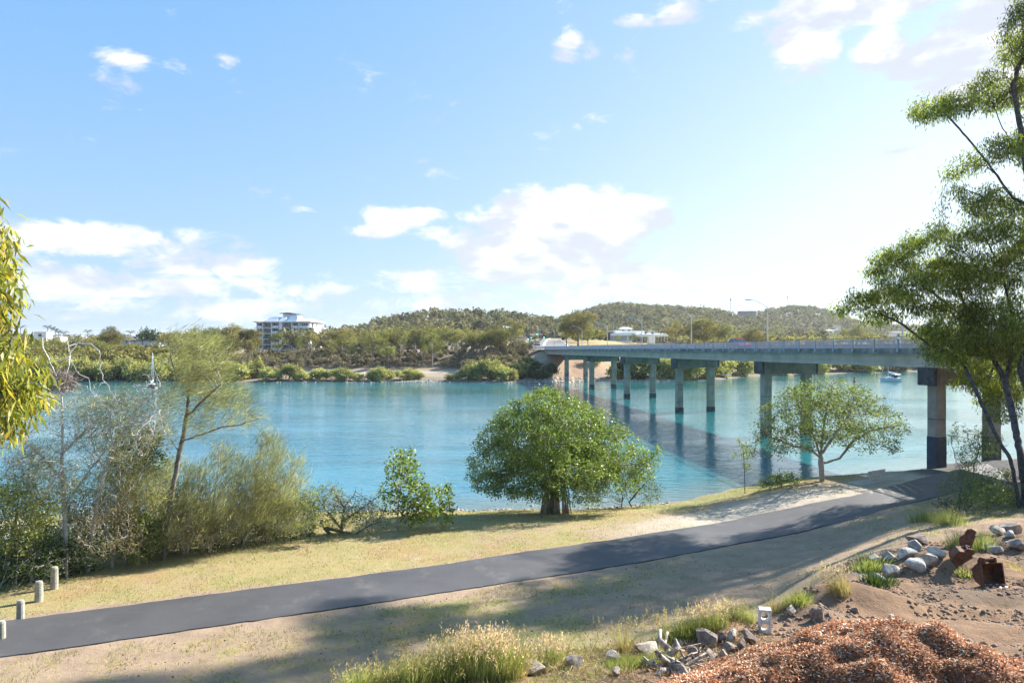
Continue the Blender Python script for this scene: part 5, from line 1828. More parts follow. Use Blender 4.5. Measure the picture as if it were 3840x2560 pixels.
thicket('round_leaf_bush', 'upright bush of round dark leaves between the dead branches and the fig', 'bush', (1490, 1985),
        [[(1492, 1920), (1500, 1840), (1510, 1760), (1515, 1710)], [(1495, 1950), (1560, 1880), (1640, 1820)], [(1500, 1900), (1560, 1820)], [(1492, 1960), (1580, 1930), (1660, 1900)], [(1500, 1850), (1470, 1780)]],
        [(1515, 1705, 50, 38), (1490, 1760, 55, 50), (1540, 1770, 60, 55), (1530, 1840, 80, 60), (1610, 1870, 70, 60), (1680, 1850, 38, 45), (1570, 1920, 80, 45), (1660, 1920, 60, 45), (1460, 1850, 40, 60)],
        42, 520, .16, .2, .008, .05, dict(L=.15, W=.12, droop=.2), 8, .12, 'bark_pale', 'fig', .8, 2)
thicket('small_bush', 'small airy pale green bush on the water edge just right of the fig', 'bush', (2330, 1900),
        [[(2335, 1860), (2325, 1820)], [(2335, 1870), (2360, 1820)]], [(2300, 1820, 45, 40), (2250, 1850, 50, 35), (2200, 1870, 40, 30), (2320, 1850, 40, 35)], 43, 200, .15, .2, .008, .04, dict(L=.11, W=.06), 8, .11, 'bark_grey', 'bushyel', .4, 2)
thicket('small_bush', 'rounded green bush with dark bent stem farther right of the fig', 'bush', (2372, 1898),
        [[(2350, 1860), (2345, 1830)], [(2360, 1880), (2400, 1830), (2430, 1800)]], [(2400, 1800, 60, 45), (2450, 1840, 45, 40), (2380, 1830, 40, 30), (2430, 1870, 40, 25)], 44, 220, .15, .2, .008, .05, dict(L=.12, W=.06), 8, .11, 'bark_dark', 'spread', .4, 2)
thicket('sapling', 'thin young gum sapling at the water edge left of the spreading tree', 'tree', (2794, 1848),
        [[(2793, 1780), (2790, 1720), (2785, 1670)]], [(2785, 1665, 26, 26), (2765, 1700, 22, 20), (2805, 1700, 20, 18), (2800, 1750, 18, 20), (2770, 1650, 16, 14)], 45, 90, .16, .2, .007, .03, dict(L=.2, W=.05, droop=.6), 5, .1, 'bark_dark', 'euc', .3, 2)
thicket('leafy_shrub', 'low dark leafy shrub on the bank between sapling and spreading tree', 'shrub', (2930, 1822),
        [[(2930, 1800)]], [(2940, 1785, 42, 22), (2900, 1800, 40, 20), (2970, 1795, 30, 18), (2870, 1815, 26, 14)], 46, 200, .14, .18, .007, .03, dict(L=.17, W=.07), 7, .1, 'bark_grey', 'bush', .4, 3)

# shrubs under the tall gum
for (nm, lab, bx, by, lobs, mt, sd_, lf, npr, Yo) in [
    ('willowy_shrub', 'bright willowy shrub reaching over the path under the tall gum', 3640, 1880, [(3640, 1700, 60, 60), (3600, 1620, 40, 40), (3700, 1650, 60, 60), (3660, 1780, 70, 50), (3560, 1640, 30, 25), (3720, 1560, 40, 40)], 'bush', 51, dict(L=.22, W=.035, droop=.1), 8, 41.5),
    ('pale_shrub', 'pale yellowish shrub low beside the shaded path', 3600, 1890, [(3560, 1830, 45, 35), (3610, 1800, 55, 40), (3650, 1840, 60, 40)], 'bushyel', 52, dict(L=.16, W=.03, droop=-.1), 9, 40.5),
    ('dense_shrub', 'dense dark green shrub against the foot of the tall gum', 3700, 1920, [(3700, 1850, 75, 45), (3770, 1880, 60, 45), (3640, 1890, 60, 35), (3760, 1800, 50, 50)], 'bush', 53, dict(L=.16, W=.05), 12, 38.0),
    ('creeper_shrub', 'creeping shrub spilling down the slope above the boulders', 3620, 1940, [(3620, 1915, 70, 22), (3560, 1900, 50, 25), (3700, 1940, 70, 20)], 'darkbush', 54, dict(L=.12, W=.05), 10, 36.5)]:
    x_ = (bx - 1920) / FPX * Yo
    z_ = H(x_, Yo)
    rg_ = np.random.default_rng(sd_)
    sk_ = [[(x_, Yo, z_ - .1), (x_, Yo, z_ + .4)]]
    tm, cm = tree_meshes(nm, sk_, lobpx(lobs, Yo, .8, rg_), sd_, 420, .17, .22, .007, .06, lf, npr, .14, 3, (0, 0, .05), .8)
    plant(nm, lab, 'shrub', tm, cm, 'bark_grey', mt)

# stick nest in the bare tree
nb_ = P(228, 1430, G(242, 2150).y)
rg_ = np.random.default_rng(61)
n_ = 1500
v = rg_.normal(0, 1, (n_, 3)); v /= np.linalg.norm(v, axis=1)[:, None]
q = v * (rg_.random(n_) ** .4)[:, None] * np.array([.62, .55, .36])
V, F = leafquads(q + [0, 0, .3], L=.42, W=.018, rng=rg_)
V = V - np.array([0, 0, 0])
tag(obj('stick_nest', npmesh('stick_nest', V, F), M['nest'], loc=tuple(nb_ - Vector((0, 0, .3)))), 'large round nest of grey sticks high in the bare tree', 'nest')

# ------------------------------------------------------------------ far bank: prototypes
def proto(seed, Hh, lobes, skel, na, step, kill, rt, rr, leaf, nper, spread, extra=0):
    return tree_meshes('far', skel, lobes, seed, na, step, kill, rt, rr, leaf, nper, spread, 3, (0, 0, .06), .8, (5, 3), .06, extra=extra)


def gum_proto(seed, big=False):
    rg_ = random.Random(seed)
    Hh = 10.0
    lean = rg_.uniform(-.8, .8)
    fork = rg_.uniform(3.0, 4.6)
    skel_ = [[(0, 0, -.6), (lean * .2, 0, fork * .5), (lean * .4, .1, fork)]]
    lobes = []
    for i in range(rg_.randint(6, 8) + (7 if big else 0)):
        a = rg_.uniform(0, 6.28)
        rad = rg_.uniform(.8, 2.6)
        h = rg_.uniform(5.0, 9.0)
        c = (lean + rad * math.cos(a), rad * math.sin(a), h)
        skel_.append([(lean * .4, .1, fork), (lean * .7 + rad * .5 * math.cos(a), rad * .5 * math.sin(a), (fork + h) * .5), (c[0], c[1], h - .4)])
        r_ = rg_.uniform(1.1, 1.75)
        lobes.append((c[0], c[1], h, r_, r_, rg_.uniform(.75, 1.15)))
    lobes.append((lean, 0, 9.0, 1.4, 1.4, .9))
    if big:
        return proto(seed, Hh, lobes, skel_, 420, .4, .4, .025, .20, dict(L=.26, W=.16, droop=.2), 16, .28, extra=2500)
    return proto(seed, Hh, lobes, skel_, 190, .5, .5, .035, .20, dict(L=.40, W=.25, droop=.2), 10, .34)


protos = [gum_proto(100 + i) for i in range(7)]
bigp = [gum_proto(120 + i, True) for i in range(3)]


def dome_proto(seed, leafL, flat=.55, n_=900):
    rg_ = np.random.default_rng(seed)
    skel_ = [[(0, 0, -.3), (0, 0, .5)]]
    lobes = [(rg_.uniform(-1.1, 1.1), rg_.uniform(-1.1, 1.1), rg_.uniform(.9, 2.2), rg_.uniform(.7, 1.2), rg_.uniform(.7, 1.2), rg_.uniform(.6, 1.0)) for _ in range(6)]
    return tree_meshes('far', skel_, lobes, seed, 120, .35, .35, .025, .10, dict(L=leafL, W=leafL * .6), 10, .25, 3, (0, 0, .05), .8, (4, 3), .06, extra=300)


mproto = [dome_proto(200 + i, .32) for i in range(4)]
sproto = [tree_meshes('far', [[(0, 0, -.3), (0, 0, .8)]], [(0, 0, 2.0, .9, .9, 1.5), (.4, 0, 1.2, .8, .8, .8), (-.3, .2, 1.4, .8, .8, .9)], 300 + i, 140, .3, .32, .022, .06, dict(L=.30, W=.09, dirv=(.1, 0, .6), dn=.7), 5, .22, 2, (0, 0, .1), .9, (4, 3), .05) for i in range(3)]
for me_pair, (bk, lf) in [(p_, ('bark_far', 'farleaf')) for p_ in protos + bigp] + [(p_, ('bark_far', 'mangrove')) for p_ in mproto] + [(p_, ('bark_far', 'scrub')) for p_ in sproto]:
    me_pair[0].materials.append(M[bk])
    me_pair[1].materials.append(M[lf])
protos_g = []
for p_ in protos[:4]:
    c_ = p_[1].copy()
    c_.materials.clear()
    c_.materials.append(M['farleaf2'])
    protos_g.append((p_[0], c_))
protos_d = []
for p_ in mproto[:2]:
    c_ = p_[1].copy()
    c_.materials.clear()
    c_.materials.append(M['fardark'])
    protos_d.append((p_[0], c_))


def put_tree(name, label, cat, pr, x, y, z, sx, sz, rz, group=None):
    t = thing(name, label, cat, (x, y, z), rz, group)
    t.scale = (sx, sx, sz)
    obj('trunk', pr[0], None, t)
    obj('crown', pr[1], None, t)
    return t


rt_ = random.Random(71)
# individually recognisable gums: px, base py, top py, Y, width px, kind, label
KEY = [(945, 1345, 1228, 250, 110, 0, 'spreading gum just left of the white apartment block'), (1043, 1352, 1243, 262, 72, 1, 'round crowned gum hiding the lower left balconies of the apartment block'),
       (1118, 1350, 1252, 262, 42, 1, 'bushy gum in front of the middle of the apartment block'), (1168, 1352, 1238, 258, 76, 0, 'forked gum in front of the right balconies of the apartment block'), (1280, 1352, 1230, 255, 105, 1, 'broad gum right beside the apartment block'),
       (1315, 1374, 1262, 236, 55, 0, 'pale trunked slender gum low on the bank right of the apartment block'), (1398, 1368, 1243, 240, 85, 1, 'dark trunked gum in the middle of the far bank'), (1458, 1383, 1290, 232, 55, 1, 'small gum low on the far bank'),
       (1500, 1362, 1228, 245, 60, 0, 'upright gum with thin white trunk on the far bank'), (1582, 1364, 1222, 244, 75, 0, 'tall open gum with pale leaning trunk'), (1620, 1375, 1242, 236, 85, 1, 'yellow green gum with black forked trunk'),
       (1728, 1356, 1240, 245, 70, 0, 'thin trunked gum before the small pavilion'), (1800, 1335, 1248, 250, 85, 1, 'low spreading gum right of the small pavilion'), (1865, 1345, 1226, 240, 110, 1, 'leafy gum above the large mangrove clump'),
       (1918, 1325, 1190, 250, 90, 0, 'tall gum left of the power pole'), (2168, 1300, 1162, 262, 130, 0, 'largest gum behind the far end of the bridge'), (2125, 1296, 1196, 268, 70, 1, 'smaller gum against the left side of the largest bank gum'),
       (2205, 1298, 1215, 262, 60, 1, 'low gum against the right side of the largest bank gum'),
       (2535, 1290, 1196, 290, 95, 0, 'open gum behind the bridge right of the club'), (2642, 1290, 1186, 285, 130, 0, 'dense olive gum behind the middle of the bridge'), (2728, 1290, 1216, 285, 85, 1, 'yellow green tree left of the red car'),
       (2812, 1292, 1224, 282, 100, 1, 'rounded yellow green tree above the red car'), (2600, 1292, 1225, 290, 70, 0, 'small gum between two larger gums behind the bridge'), (2010, 1296, 1252, 248, 40, 1, 'little roadside gum below the road sign'),
       (1972, 1345, 1285, 236, 36, 1, 'young gum on the eroded bank left of the bridge end'), (2410, 1300, 1262, 300, 0, 0, ''),
       (400, 1345, 1218, 280, 100, 0, 'tall gum rising above the left mangroves'), (878, 1340, 1212, 262, 110, 0, 'domed gum left of the apartment block skyline'), (800, 1340, 1222, 270, 90, 1, 'mid green gum two left of the apartment block'),
       (726, 1340, 1226, 275, 90, 0, 'gum above the top of the feathery casuarina'), (655, 1345, 1238, 265, 80, 0, 'greyish gum right of the warehouse'), (300, 1345, 1250, 270, 80, 1, 'green tree below the skyline palms'),
       (480, 1345, 1290, 262, 60, 1, 'small green tree below the warehouse corner'), (3235, 1275, 1222, 420, 110, 1, 'yellow green tree behind the bridge under the gum branches'), (3170, 1275, 1230, 430, 70, 1, 'pale tree left of the yellow green tree under the gum branches')]
for (px, by, ty_, Y_, wpx, kind, lab) in KEY:
    if not lab:
        continue
    x_ = (px - 1920) / FPX * Y_
    z_ = H(x_, Y_)
    zt_ = HC + (1278 - ty_) / FPX * Y_
    hh = max(3.0, zt_ - z_)
    wd = wpx * Y_ / FPX
    pr = (protos if kind == 0 else protos_g)[rt_.randrange(4 if kind else 7)]
    if wpx >= 98:
        pr = bigp[int(px) % 3]
    put_tree('gum_tree', lab, 'tree', pr, x_, Y_, z_, wd / 6.2, hh / 10.0, rt_.uniform(0, 6.28), 'gum trees on the far bank')

# the woodland between them
topmin = lambda px: float(np.interp(px, [-300, 0, 350, 430, 620, 700, 900, 950, 960, 1225, 1240, 1300, 1500, 1700, 1750, 1900, 1960, 1985], [1250, 1262, 1262, 1280, 1300, 1248, 1240, 1262, 1318, 1318, 1258, 1230, 1220, 1212, 1240, 1212, 1226, 1300]))
def land(px):
    for lim, ph in ((20, 'under the leftmost palm'), (160, 'below the flat roofed skyline house'), (300, 'below the skyline palm cluster'), (430, 'around the tall left gum'), (600, 'in front of the blue warehouse'), (760, 'behind the feathery casuarina'),
                    (955, 'just left of the apartment block'), (1225, 'before the apartment block'), (1340, 'just right of the apartment block'), (1480, 'on the bank above the track'), (1640, 'on the bank below the nearer hill'), (1790, 'near the small white pavilion'),
                    (1900, 'above the tall mangrove clump'), (2100, 'beside the bridge end')):
        if px < lim:
            return ph
    return 'behind the bridge'


cnt = 0
LABW = {0: ('olive gum of the left woodland behind the mangroves', 'gum trees left of the apartment block'), 1: ('low gum or sapling in front of the apartment block', 'low trees in front of the apartment block'),
        2: ('olive gum of the middle woodland between apartment block and bridge', 'gum trees between apartment block and bridge')}
tries = 0
while cnt < 262 and tries < 4000:
    tries += 1
    px = rt_.uniform(-260, 1975)
    Y_ = rt_.uniform(242, 330)
    x_ = (px - 1920) / FPX * Y_
    z_ = H(x_, Y_)
    hh = rt_.uniform(6.5, 11.5)
    zt_ = HC + (1278 - topmin(px) - rt_.uniform(0, 25)) / FPX * Y_
    hh = min(hh, zt_ - z_)
    if hh < 2.5 or (1960 < px and Y_ > 232):
        continue
    if px > 1880 and Y_ > 262:
        continue
    if -18 < x_ < 3 and 262 < Y_ < 296:
        continue
    reg = 0 if px < 955 else (1 if px < 1225 else 2)
    if reg == 1 and rt_.random() < .4:
        continue
    kind = rt_.random() < .4
    pr = (protos_g if kind else protos)[rt_.randrange(4 if kind else 7)]
    lab_ = ('yellow green' if kind else 'olive') + (' tall' if hh > 8.2 else (' low' if hh < 5.5 else '')) + ' gum ' + land(px) + (', in the front row' if Y_ < 268 else (', in the back row' if Y_ > 300 else ', in the middle row'))
    put_tree('gum_tree', lab_, 'tree', pr, x_, Y_, z_, hh / 10 * rt_.uniform(.8, 1.15), hh / 10, rt_.uniform(0, 6.28), LABW[reg][1])
    cnt += 1

# dry scrub on the slope
for i in range(120):
    px = rt_.uniform(640, 1990)
    x0_ = (px - 1920) / FPX * 235
    Y_ = float(shore_far(np.array([x0_]))[0]) + rt_.uniform(27, 48)
    x_ = (px - 1920) / FPX * Y_
    sc = rt_.uniform(.7, 1.5)
    put_tree('dry_shrub', ('larger' if sc > 1.1 else 'small') + ' dry grey brown shrub on the slope ' + land(px), 'shrub', rt_.choice(sproto), x_, Y_, H(x_, Y_), sc, sc * rt_.uniform(.7, 1.1), rt_.uniform(0, 6.28), 'dry shrubs on the far bank slope')

# mangroves along the far shore: px centre range, height range, depth
def mang(px, off, hh, wd, lab, grp, pr=None):
    x0_ = (px - 1920) / FPX * 210
    for _ in range(3):
        Y_ = float(shore_far(np.array([x0_]))[0]) + off
        x0_ = (px - 1920) / FPX * Y_
    put_tree('mangrove_bush', lab, 'mangrove', pr or rt_.choice(mproto), x0_, Y_, max(H(x0_, Y_), -.1), wd / 3.6, hh / 2.9, rt_.uniform(0, 6.28), grp)


for i in range(86):
    px = -150 + 1120 * (i + rt_.random()) / 86
    of_ = rt_.uniform(.5, 14)
    mang(px, of_, rt_.uniform(3.6, 5.8), rt_.uniform(4.5, 7), ('waterside' if of_ < 5 else 'inner') + ' yellow green mangrove of the left belt, ' + land(px), 'mangroves left of the apartment block')
for (px, hh, wd) in [(1000, 3.6, 5), (1040, 3.2, 5), (1085, 4.2, 6), (1105, 3.0, 4), (1140, 2.6, 4.2), (1160, 2.2, 3), (1198, 3.4, 4.5), (1222, 2.8, 4), (1262, 2.9, 4), (1290, 3.6, 5), (1312, 2.6, 3.5), (1346, 2.1, 3), (1398, 3.2, 4), (1425, 3.8, 4.5), (1455, 3.0, 4.2), (1500, 2.4, 3.2),
                     (1530, 2.9, 4), (1558, 2.6, 3.6), (1574, 1.8, 2.4), (1690, 1.6, 3), (1715, 2.2, 3.6)]:
    mang(px, rt_.uniform(1.5, 4.5), hh, wd, ('tiny' if hh < 2.5 else 'low') + (' wide' if wd > 4.2 else ' narrow') + ' mangrove bush on the shore ' + land(px), 'low mangroves on the middle shore')
for (px, hh, wd) in [(1755, 3.8, 5), (1790, 4.4, 6), (1830, 5.2, 6), (1860, 4.8, 6), (1890, 3.8, 5), (1915, 3.0, 4), (1800, 4.2, 6), (1845, 4.6, 6)]:
    mang(px, rt_.uniform(1.5, 8), hh, wd, ('waterside' if px % 2 else 'rear') + (' tall' if hh > 4.5 else ' lower') + ' mangrove in the clump left of the bridge end', 'mangrove clump left of the bridge end')
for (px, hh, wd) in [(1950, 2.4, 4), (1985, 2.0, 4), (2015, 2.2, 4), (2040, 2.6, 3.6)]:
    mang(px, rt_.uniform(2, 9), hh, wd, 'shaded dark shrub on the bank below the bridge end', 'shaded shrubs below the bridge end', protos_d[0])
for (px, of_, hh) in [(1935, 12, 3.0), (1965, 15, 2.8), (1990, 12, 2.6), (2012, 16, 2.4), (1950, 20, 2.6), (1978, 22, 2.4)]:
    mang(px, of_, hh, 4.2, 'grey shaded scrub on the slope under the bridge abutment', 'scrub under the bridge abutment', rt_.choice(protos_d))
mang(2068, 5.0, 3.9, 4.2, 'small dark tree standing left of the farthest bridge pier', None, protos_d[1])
for i in range(48):
    px = 2320 + 1250 * (i + rt_.random()) / 48
    of_ = rt_.uniform(1, 12)
    mang(px, of_, rt_.uniform(4.5, 6.6), rt_.uniform(5, 8), ('waterside' if of_ < 5 else 'inner') + ' mangrove seen beneath the girders ' + ('left of the small jetty' if px < 2700 else ('between the jetty and the second near pier' if px < 2860 else ('above the channel marker' if px < 3230 else 'behind the navy striped boat'))), 'mangroves beneath the bridge')
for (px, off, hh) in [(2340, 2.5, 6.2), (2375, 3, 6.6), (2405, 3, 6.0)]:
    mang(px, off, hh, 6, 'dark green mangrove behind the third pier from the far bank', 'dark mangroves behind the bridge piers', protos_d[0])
mang(2240, 22, 5.0, 5.5, 'round tree on the orange bank between the two farthest piers', None)
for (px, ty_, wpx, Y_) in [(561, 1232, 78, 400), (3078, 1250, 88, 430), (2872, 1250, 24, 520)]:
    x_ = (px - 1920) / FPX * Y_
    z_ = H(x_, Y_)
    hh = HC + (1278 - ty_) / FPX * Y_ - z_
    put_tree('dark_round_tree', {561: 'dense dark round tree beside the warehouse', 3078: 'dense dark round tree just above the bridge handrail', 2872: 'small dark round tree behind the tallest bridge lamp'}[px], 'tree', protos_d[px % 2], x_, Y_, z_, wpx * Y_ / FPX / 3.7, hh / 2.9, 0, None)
# two little trees in front of the club, bare tree near it
for (px, ty_, by, lab) in [(2318, 1251, 1268, 'small round tree in front of the left end of the club'), (2375, 1247, 1266, 'small round tree in front of the middle of the club'), (2252, 1246, 1268, 'dark conical shrub left of the club')]:
    Y_ = 418
    x_ = (px - 1920) / FPX * Y_
    z_ = H(x_, Y_)
    hh = HC + (1278 - ty_) / FPX * Y_ - z_
    put_tree('small_tree', lab, 'tree', (protos_g[1] if px != 2252 else protos_d[0]), x_, Y_, z_, hh / 10 * 1.1 if px != 2252 else hh / 4, hh / 10 if px != 2252 else hh / 2.9, 1.0, None)

# palms on the left skyline
def palm(px, ty_, Y_, lab, sc=1.0):
    x_ = (px - 1920) / FPX * Y_
    z_ = H(x_, Y_)
    zt_ = HC + (1278 - ty_) / FPX * Y_ - .8
    t = thing('palm_tree', lab, 'palm', (x_, Y_, z_), rt_.uniform(0, 6), 'palms on the left skyline')
    h = zt_ - z_
    obj('trunk', MB().tube([(0, 0, -.5), (.1, 0, h * .5), (0, 0, h)], [.28, .2, .18], 6), M['bark_far'], t)
    V, F = [], []
    rg_ = np.random.default_rng(int(px))
    nf = 15
    for k in range(nf):
        a = 6.283 * k / nf + rg_.uniform(-.2, .2)
        el_ = rg_.uniform(.3, 1.35)
        d = np.array([math.cos(a), math.sin(a), 0])
        sdv = np.array([-math.sin(a), math.cos(a), 0])
        Lf = 2.6 * sc
        for j in range(7):
            u0 = j / 7
            c = d * Lf * u0 * math.cos(el_ * .7) + np.array([0, 0, Lf * (math.sin(el_) * u0 - .55 * u0 * u0)]) + [0, 0, h]
            for sg_ in (-1, 1):
                o_ = len(V)
                tip = c + sdv * sg_ * .55 * sc * (1 - .5 * u0) + d * .25 + np.array([0, 0, -.35])
                V += [c - d * .12, c + d * .12, tip]
                F.append((o_, o_ + 1, o_ + 2))
    obj('crown', npmesh('palm_crown', V, F), M['fardark'], t)


for (px, ty_, Y_, lab, sc) in [(77, 1220, 420, 'leftmost palm on the skyline, standing alone', 1.5), (178, 1220, 425, 'highest palm of the skyline cluster', 1.2), (195, 1224, 430, 'second palm of the skyline cluster', 1.1), (208, 1231, 435, 'third palm of the skyline cluster', 1.0),
                               (219, 1237, 440, 'lowest palm of the skyline cluster', .9), (240, 1241, 425, 'broad green palm right of the skyline cluster', 1.3), (329, 1236, 430, 'ragged palm left of the tall gum', 1.1), (489, 1239, 425, 'palm on a pale trunk left of the dark round tree', 1.2)]:
    palm(px, ty_, Y_, lab, sc)

# ------------------------------------------------------------------ hills and forest
def ridge(pts, D, can):
    xs_ = [p_[0] for p_ in pts]
    zz = [HC + (1278 - p_[1]) / FPX * D - can for p_ in pts]
    return lambda u_: np.interp(u_ * FPX + 1920, xs_, zz)


HILLS = [
    ('nearer', [(1080, 1278), (1200, 1262), (1300, 1240), (1390, 1222), (1430, 1202), (1500, 1186), (1600, 1170), (1700, 1168), (1800, 1172), (1900, 1184), (2000, 1196), (2100, 1200), (2200, 1222), (2300, 1262), (2400, 1280)], 560, 190, 8.0, 1080, 2400, 9.5),
    ('wooded', [(1950, 1275), (2050, 1215), (2100, 1197), (2150, 1182), (2200, 1163), (2300, 1142), (2400, 1145), (2500, 1150), (2600, 1156), (2700, 1168), (2760, 1186), (2830, 1186), (2900, 1195), (3000, 1240), (3100, 1280)], 960, 420, 8.5, 1950, 3100, 12),
    ('darker', [(2560, 1275), (2700, 1205), (2760, 1190), (2820, 1184), (2860, 1166), (2900, 1156), (2990, 1146), (3050, 1152), (3100, 1163), (3150, 1182), (3200, 1200), (3300, 1215), (3500, 1228), (3700, 1235), (3900, 1240), (4300, 1262)], 1180, 430, 9, 2560, 4300, 12),
    ('low', [(-700, 1270), (-300, 1262), (0, 1258), (300, 1262), (600, 1262), (900, 1258), (1200, 1262), (1500, 1270)], 1400, 500, 8, -700, 1500, 10)]
forestC, forestR, forestH = [], [], []
rgf = np.random.default_rng(81)
for (nm, pts, D, Wd, can, pa, pb_, bz) in HILLS:
    f_ = ridge(pts, D, can)
    us = np.linspace((pa - 1920) / FPX, (pb_ - 1920) / FPX, 90)
    ysn = np.linspace(D - Wd, D + Wd * .8, 34)
    UU, YV = np.meshgrid(us, ysn)

    def hz(u_, y_, f_=f_, D=D, Wd=Wd, bz=bz, can=can):
        zr_ = f_(u_)
        k = np.where(y_ < D, sm((y_ - (D - Wd)) / Wd) ** .9, 1 - .8 * sm((y_ - D) / (Wd * .8)))
        bump = 3.5 * (fbm(u_ * D, y_, Wd * .22, 123, 3) - .5)
        return bz - 4 + (zr_ - bz + 4) * k + bump * k * (1 - k) * 8
    Z = hz(UU, YV)
    V = np.stack([(UU * YV).ravel(), YV.ravel(), Z.ravel()], 1)
    idx = np.arange(90 * 34).reshape(34, 90)
    F = np.stack([idx[:-1, :-1].ravel(), idx[:-1, 1:].ravel(), idx[1:, 1:].ravel(), idx[1:, :-1].ravel()], 1)
    obj('hill', npmesh('hill', V, F, True), simple('hill_ground_' + nm, (.10, .09, .06), .95, .2, .05), kind='structure')
    area = (us[-1] - us[0]) * D * Wd
    dn_ = 42 if D < 600 else 50
    n_ = min(int(area / dn_), 3300)
    uu = rgf.uniform(us[0], us[-1], n_)
    yy = D - Wd + Wd * 1.12 * rgf.random(n_)
    keep = ~((uu > (2738 - 1920) / FPX) & (uu < (2758 - 1920) / FPX) & (D > 900) & (D < 1100))
    uu, yy = uu[keep], yy[keep]
    zz = hz(uu, yy)
    ok = zz > height(uu * yy, yy) - 1
    tank = (uu > (2765 - 1920) / FPX) & (uu < (2842 - 1920) / FPX) & (yy > D - 140) & (D < 1000)
    ok &= ~tank
    forestC.append(np.stack([uu * yy, yy, zz], 1)[ok])
# woodland on the flat behind the bank: left, and right of the club
def scatter_px(n_, a, b_, y0_, y1_):
    px = rgf.uniform(a, b_, n_)
    y_ = rgf.uniform(y0_, y1_, n_)
    x_ = (px - 1920) / FPX * y_
    return np.stack([x_, y_, height(x_, y_)], 1)


extra_f = [(scatter_px(420, -500, 430, 335, 640), 1252, 9), (scatter_px(240, 610, 950, 335, 600), 1240, 10), (scatter_px(200, 1225, 1960, 335, 560), 1225, 11),
           (scatter_px(70, 430, 610, 352, 640), 1262, 8), (scatter_px(60, 950, 1225, 445, 600), 1235, 9), (scatter_px(150, 2110, 2260, 330, 560), 1236, 8), (scatter_px(110, 2260, 2520, 515, 640), 1238, 8), (scatter_px(360, 2520, 4300, 345, 660), 1246, 7)]
allx = []
for (pts_, tp, hh) in extra_f:
    zt_ = HC + (1278 - tp) / FPX * pts_[:, 1] + rgf.uniform(-3.5, 1.2, len(pts_))
    h_ = np.clip(zt_ - pts_[:, 2], 2.5, 13)
    allx.append(np.column_stack([pts_, h_]))
# low growth filling the slope and the ground behind the left mangroves
def shore_pts(n_, a, b_, s0_, s1_, h0, h1):
    px = rgf.uniform(a, b_, n_)
    y_ = np.full(n_, 215.0)
    off = rgf.uniform(s0_, s1_, n_)
    for _ in range(3):
        y_ = shore_far((px - 1920) / FPX * y_) + off
    x_ = (px - 1920) / FPX * y_
    return np.column_stack([x_, y_, height(x_, y_), rgf.uniform(h0, h1, n_)])


allx.append(shore_pts(330, -300, 680, 14, 60, 4.5, 7.5))
low_ = np.concatenate([shore_pts(620, 640, 1990, 27, 62, 1.2, 3.2), shore_pts(160, 1740, 1960, 14, 40, 2, 4.5), shore_pts(90, 940, 1230, 40, 120, 2, 4)])
low_ = low_[~((low_[:, 0] > -18) & (low_[:, 0] < 30) & (low_[:, 1] > 255))]
allx = np.concatenate(allx)


def forest(name, label, Cn, Hs, mat, lsize, K, rs):
    n_ = len(Cn)
    rg_ = np.random.default_rng(rs)
    v_ = rg_.normal(0, 1, (n_, K, 3))
    v_ /= np.linalg.norm(v_, axis=2)[:, :, None]
    rad = rg_.random((n_, K)) ** .35
    ry = Hs * rg_.uniform(.30, .46, n_)
    lob_ = rg_.integers(0, 4, (n_, K))
    loff = rg_.normal(0, .42, (n_, 4, 3)) * np.array([1, 1, .45])
    o_ = np.take_along_axis(loff, lob_[:, :, None].repeat(3, 2), 1)
    cen = Cn[:, None, :] + (v_ * rad[:, :, None] * .55 + o_) * ry[:, None, None] * np.array([1, 1, .85]) + np.stack([0 * Hs, 0 * Hs, Hs * .68], 1)[:, None, :]
    cen = cen.reshape(-1, 3)
    q0 = rg_.normal(0, 1, (len(cen), 3)); q0 /= np.linalg.norm(q0, axis=1)[:, None]
    q1 = np.cross(q0, rg_.normal(0, 1, (len(cen), 3))); q1 /= np.linalg.norm(q1, axis=1)[:, None]
    L_ = lsize * (.6 + .8 * rg_.random(len(cen)))[:, None]
    V = np.stack([cen + q0 * L_, cen - q0 * L_ * .5 + q1 * L_ * .8, cen - q0 * L_ * .5 - q1 * L_ * .8], 1).reshape(-1, 3)
    F = np.arange(len(V)).reshape(-1, 3)
    me = npmesh(name, V, F)
    at_ = me.attributes.new('tree_tint', 'FLOAT', 'POINT')
    at_.data.foreach_set('value', np.repeat(rg_.random(n_), K * 3).astype(np.float32))
    return tag(obj(name, me, M[mat]), label, 'forest', None, 'stuff')


Ch = np.concatenate(forestC)
forest('hill_forest', 'dull green gum forest covering the hills behind the river', Ch, rgf.uniform(5.5, 13.5, len(Ch)), 'hillleaf', 1.05, 58, 5)
forest('slope_scrub', 'grey brown scrub covering the far bank slope', low_[:, :3], low_[:, 3], 'scrub', .26, 150, 7)
forest('woodland', 'olive woodland on the flat land behind the far bank', allx[:, :3], allx[:, 3], 'farleaf', .42, 170, 6)

# ------------------------------------------------------------------ bollards along the path
for i, ((px, by), ty_, wpx, lab) in enumerate([((204, 2206), 2122, 27, 'timber bollard farthest from the path, tallest of the row in front of the shrubs'), ((146, 2252), 2177, 29, 'timber bollard second from the shrubs'),
                                                ((77, 2324), 2248, 28, 'timber bollard standing right at the edge of the asphalt path'), ((5, 2400), 2325, 30, 'timber bollard cut by the left picture edge beside the path')]):
    g = G(px, by)
    hh = (by - ty_) * g.y / FPX + .0
    r = wpx * g.y / FPX / 2
    b = MB().lathe([(r * .98, -.3), (r, .1), (r * .97, hh * .8), (r * .96, hh - .06), (r * .78, hh), (.01, hh + .015)], (0, 0, 0), 14)
    tag(obj('bollard', b.mesh('bollard', False), M['timber'], loc=tuple(g)), lab, 'bollard', 'timber bollards beside the path')

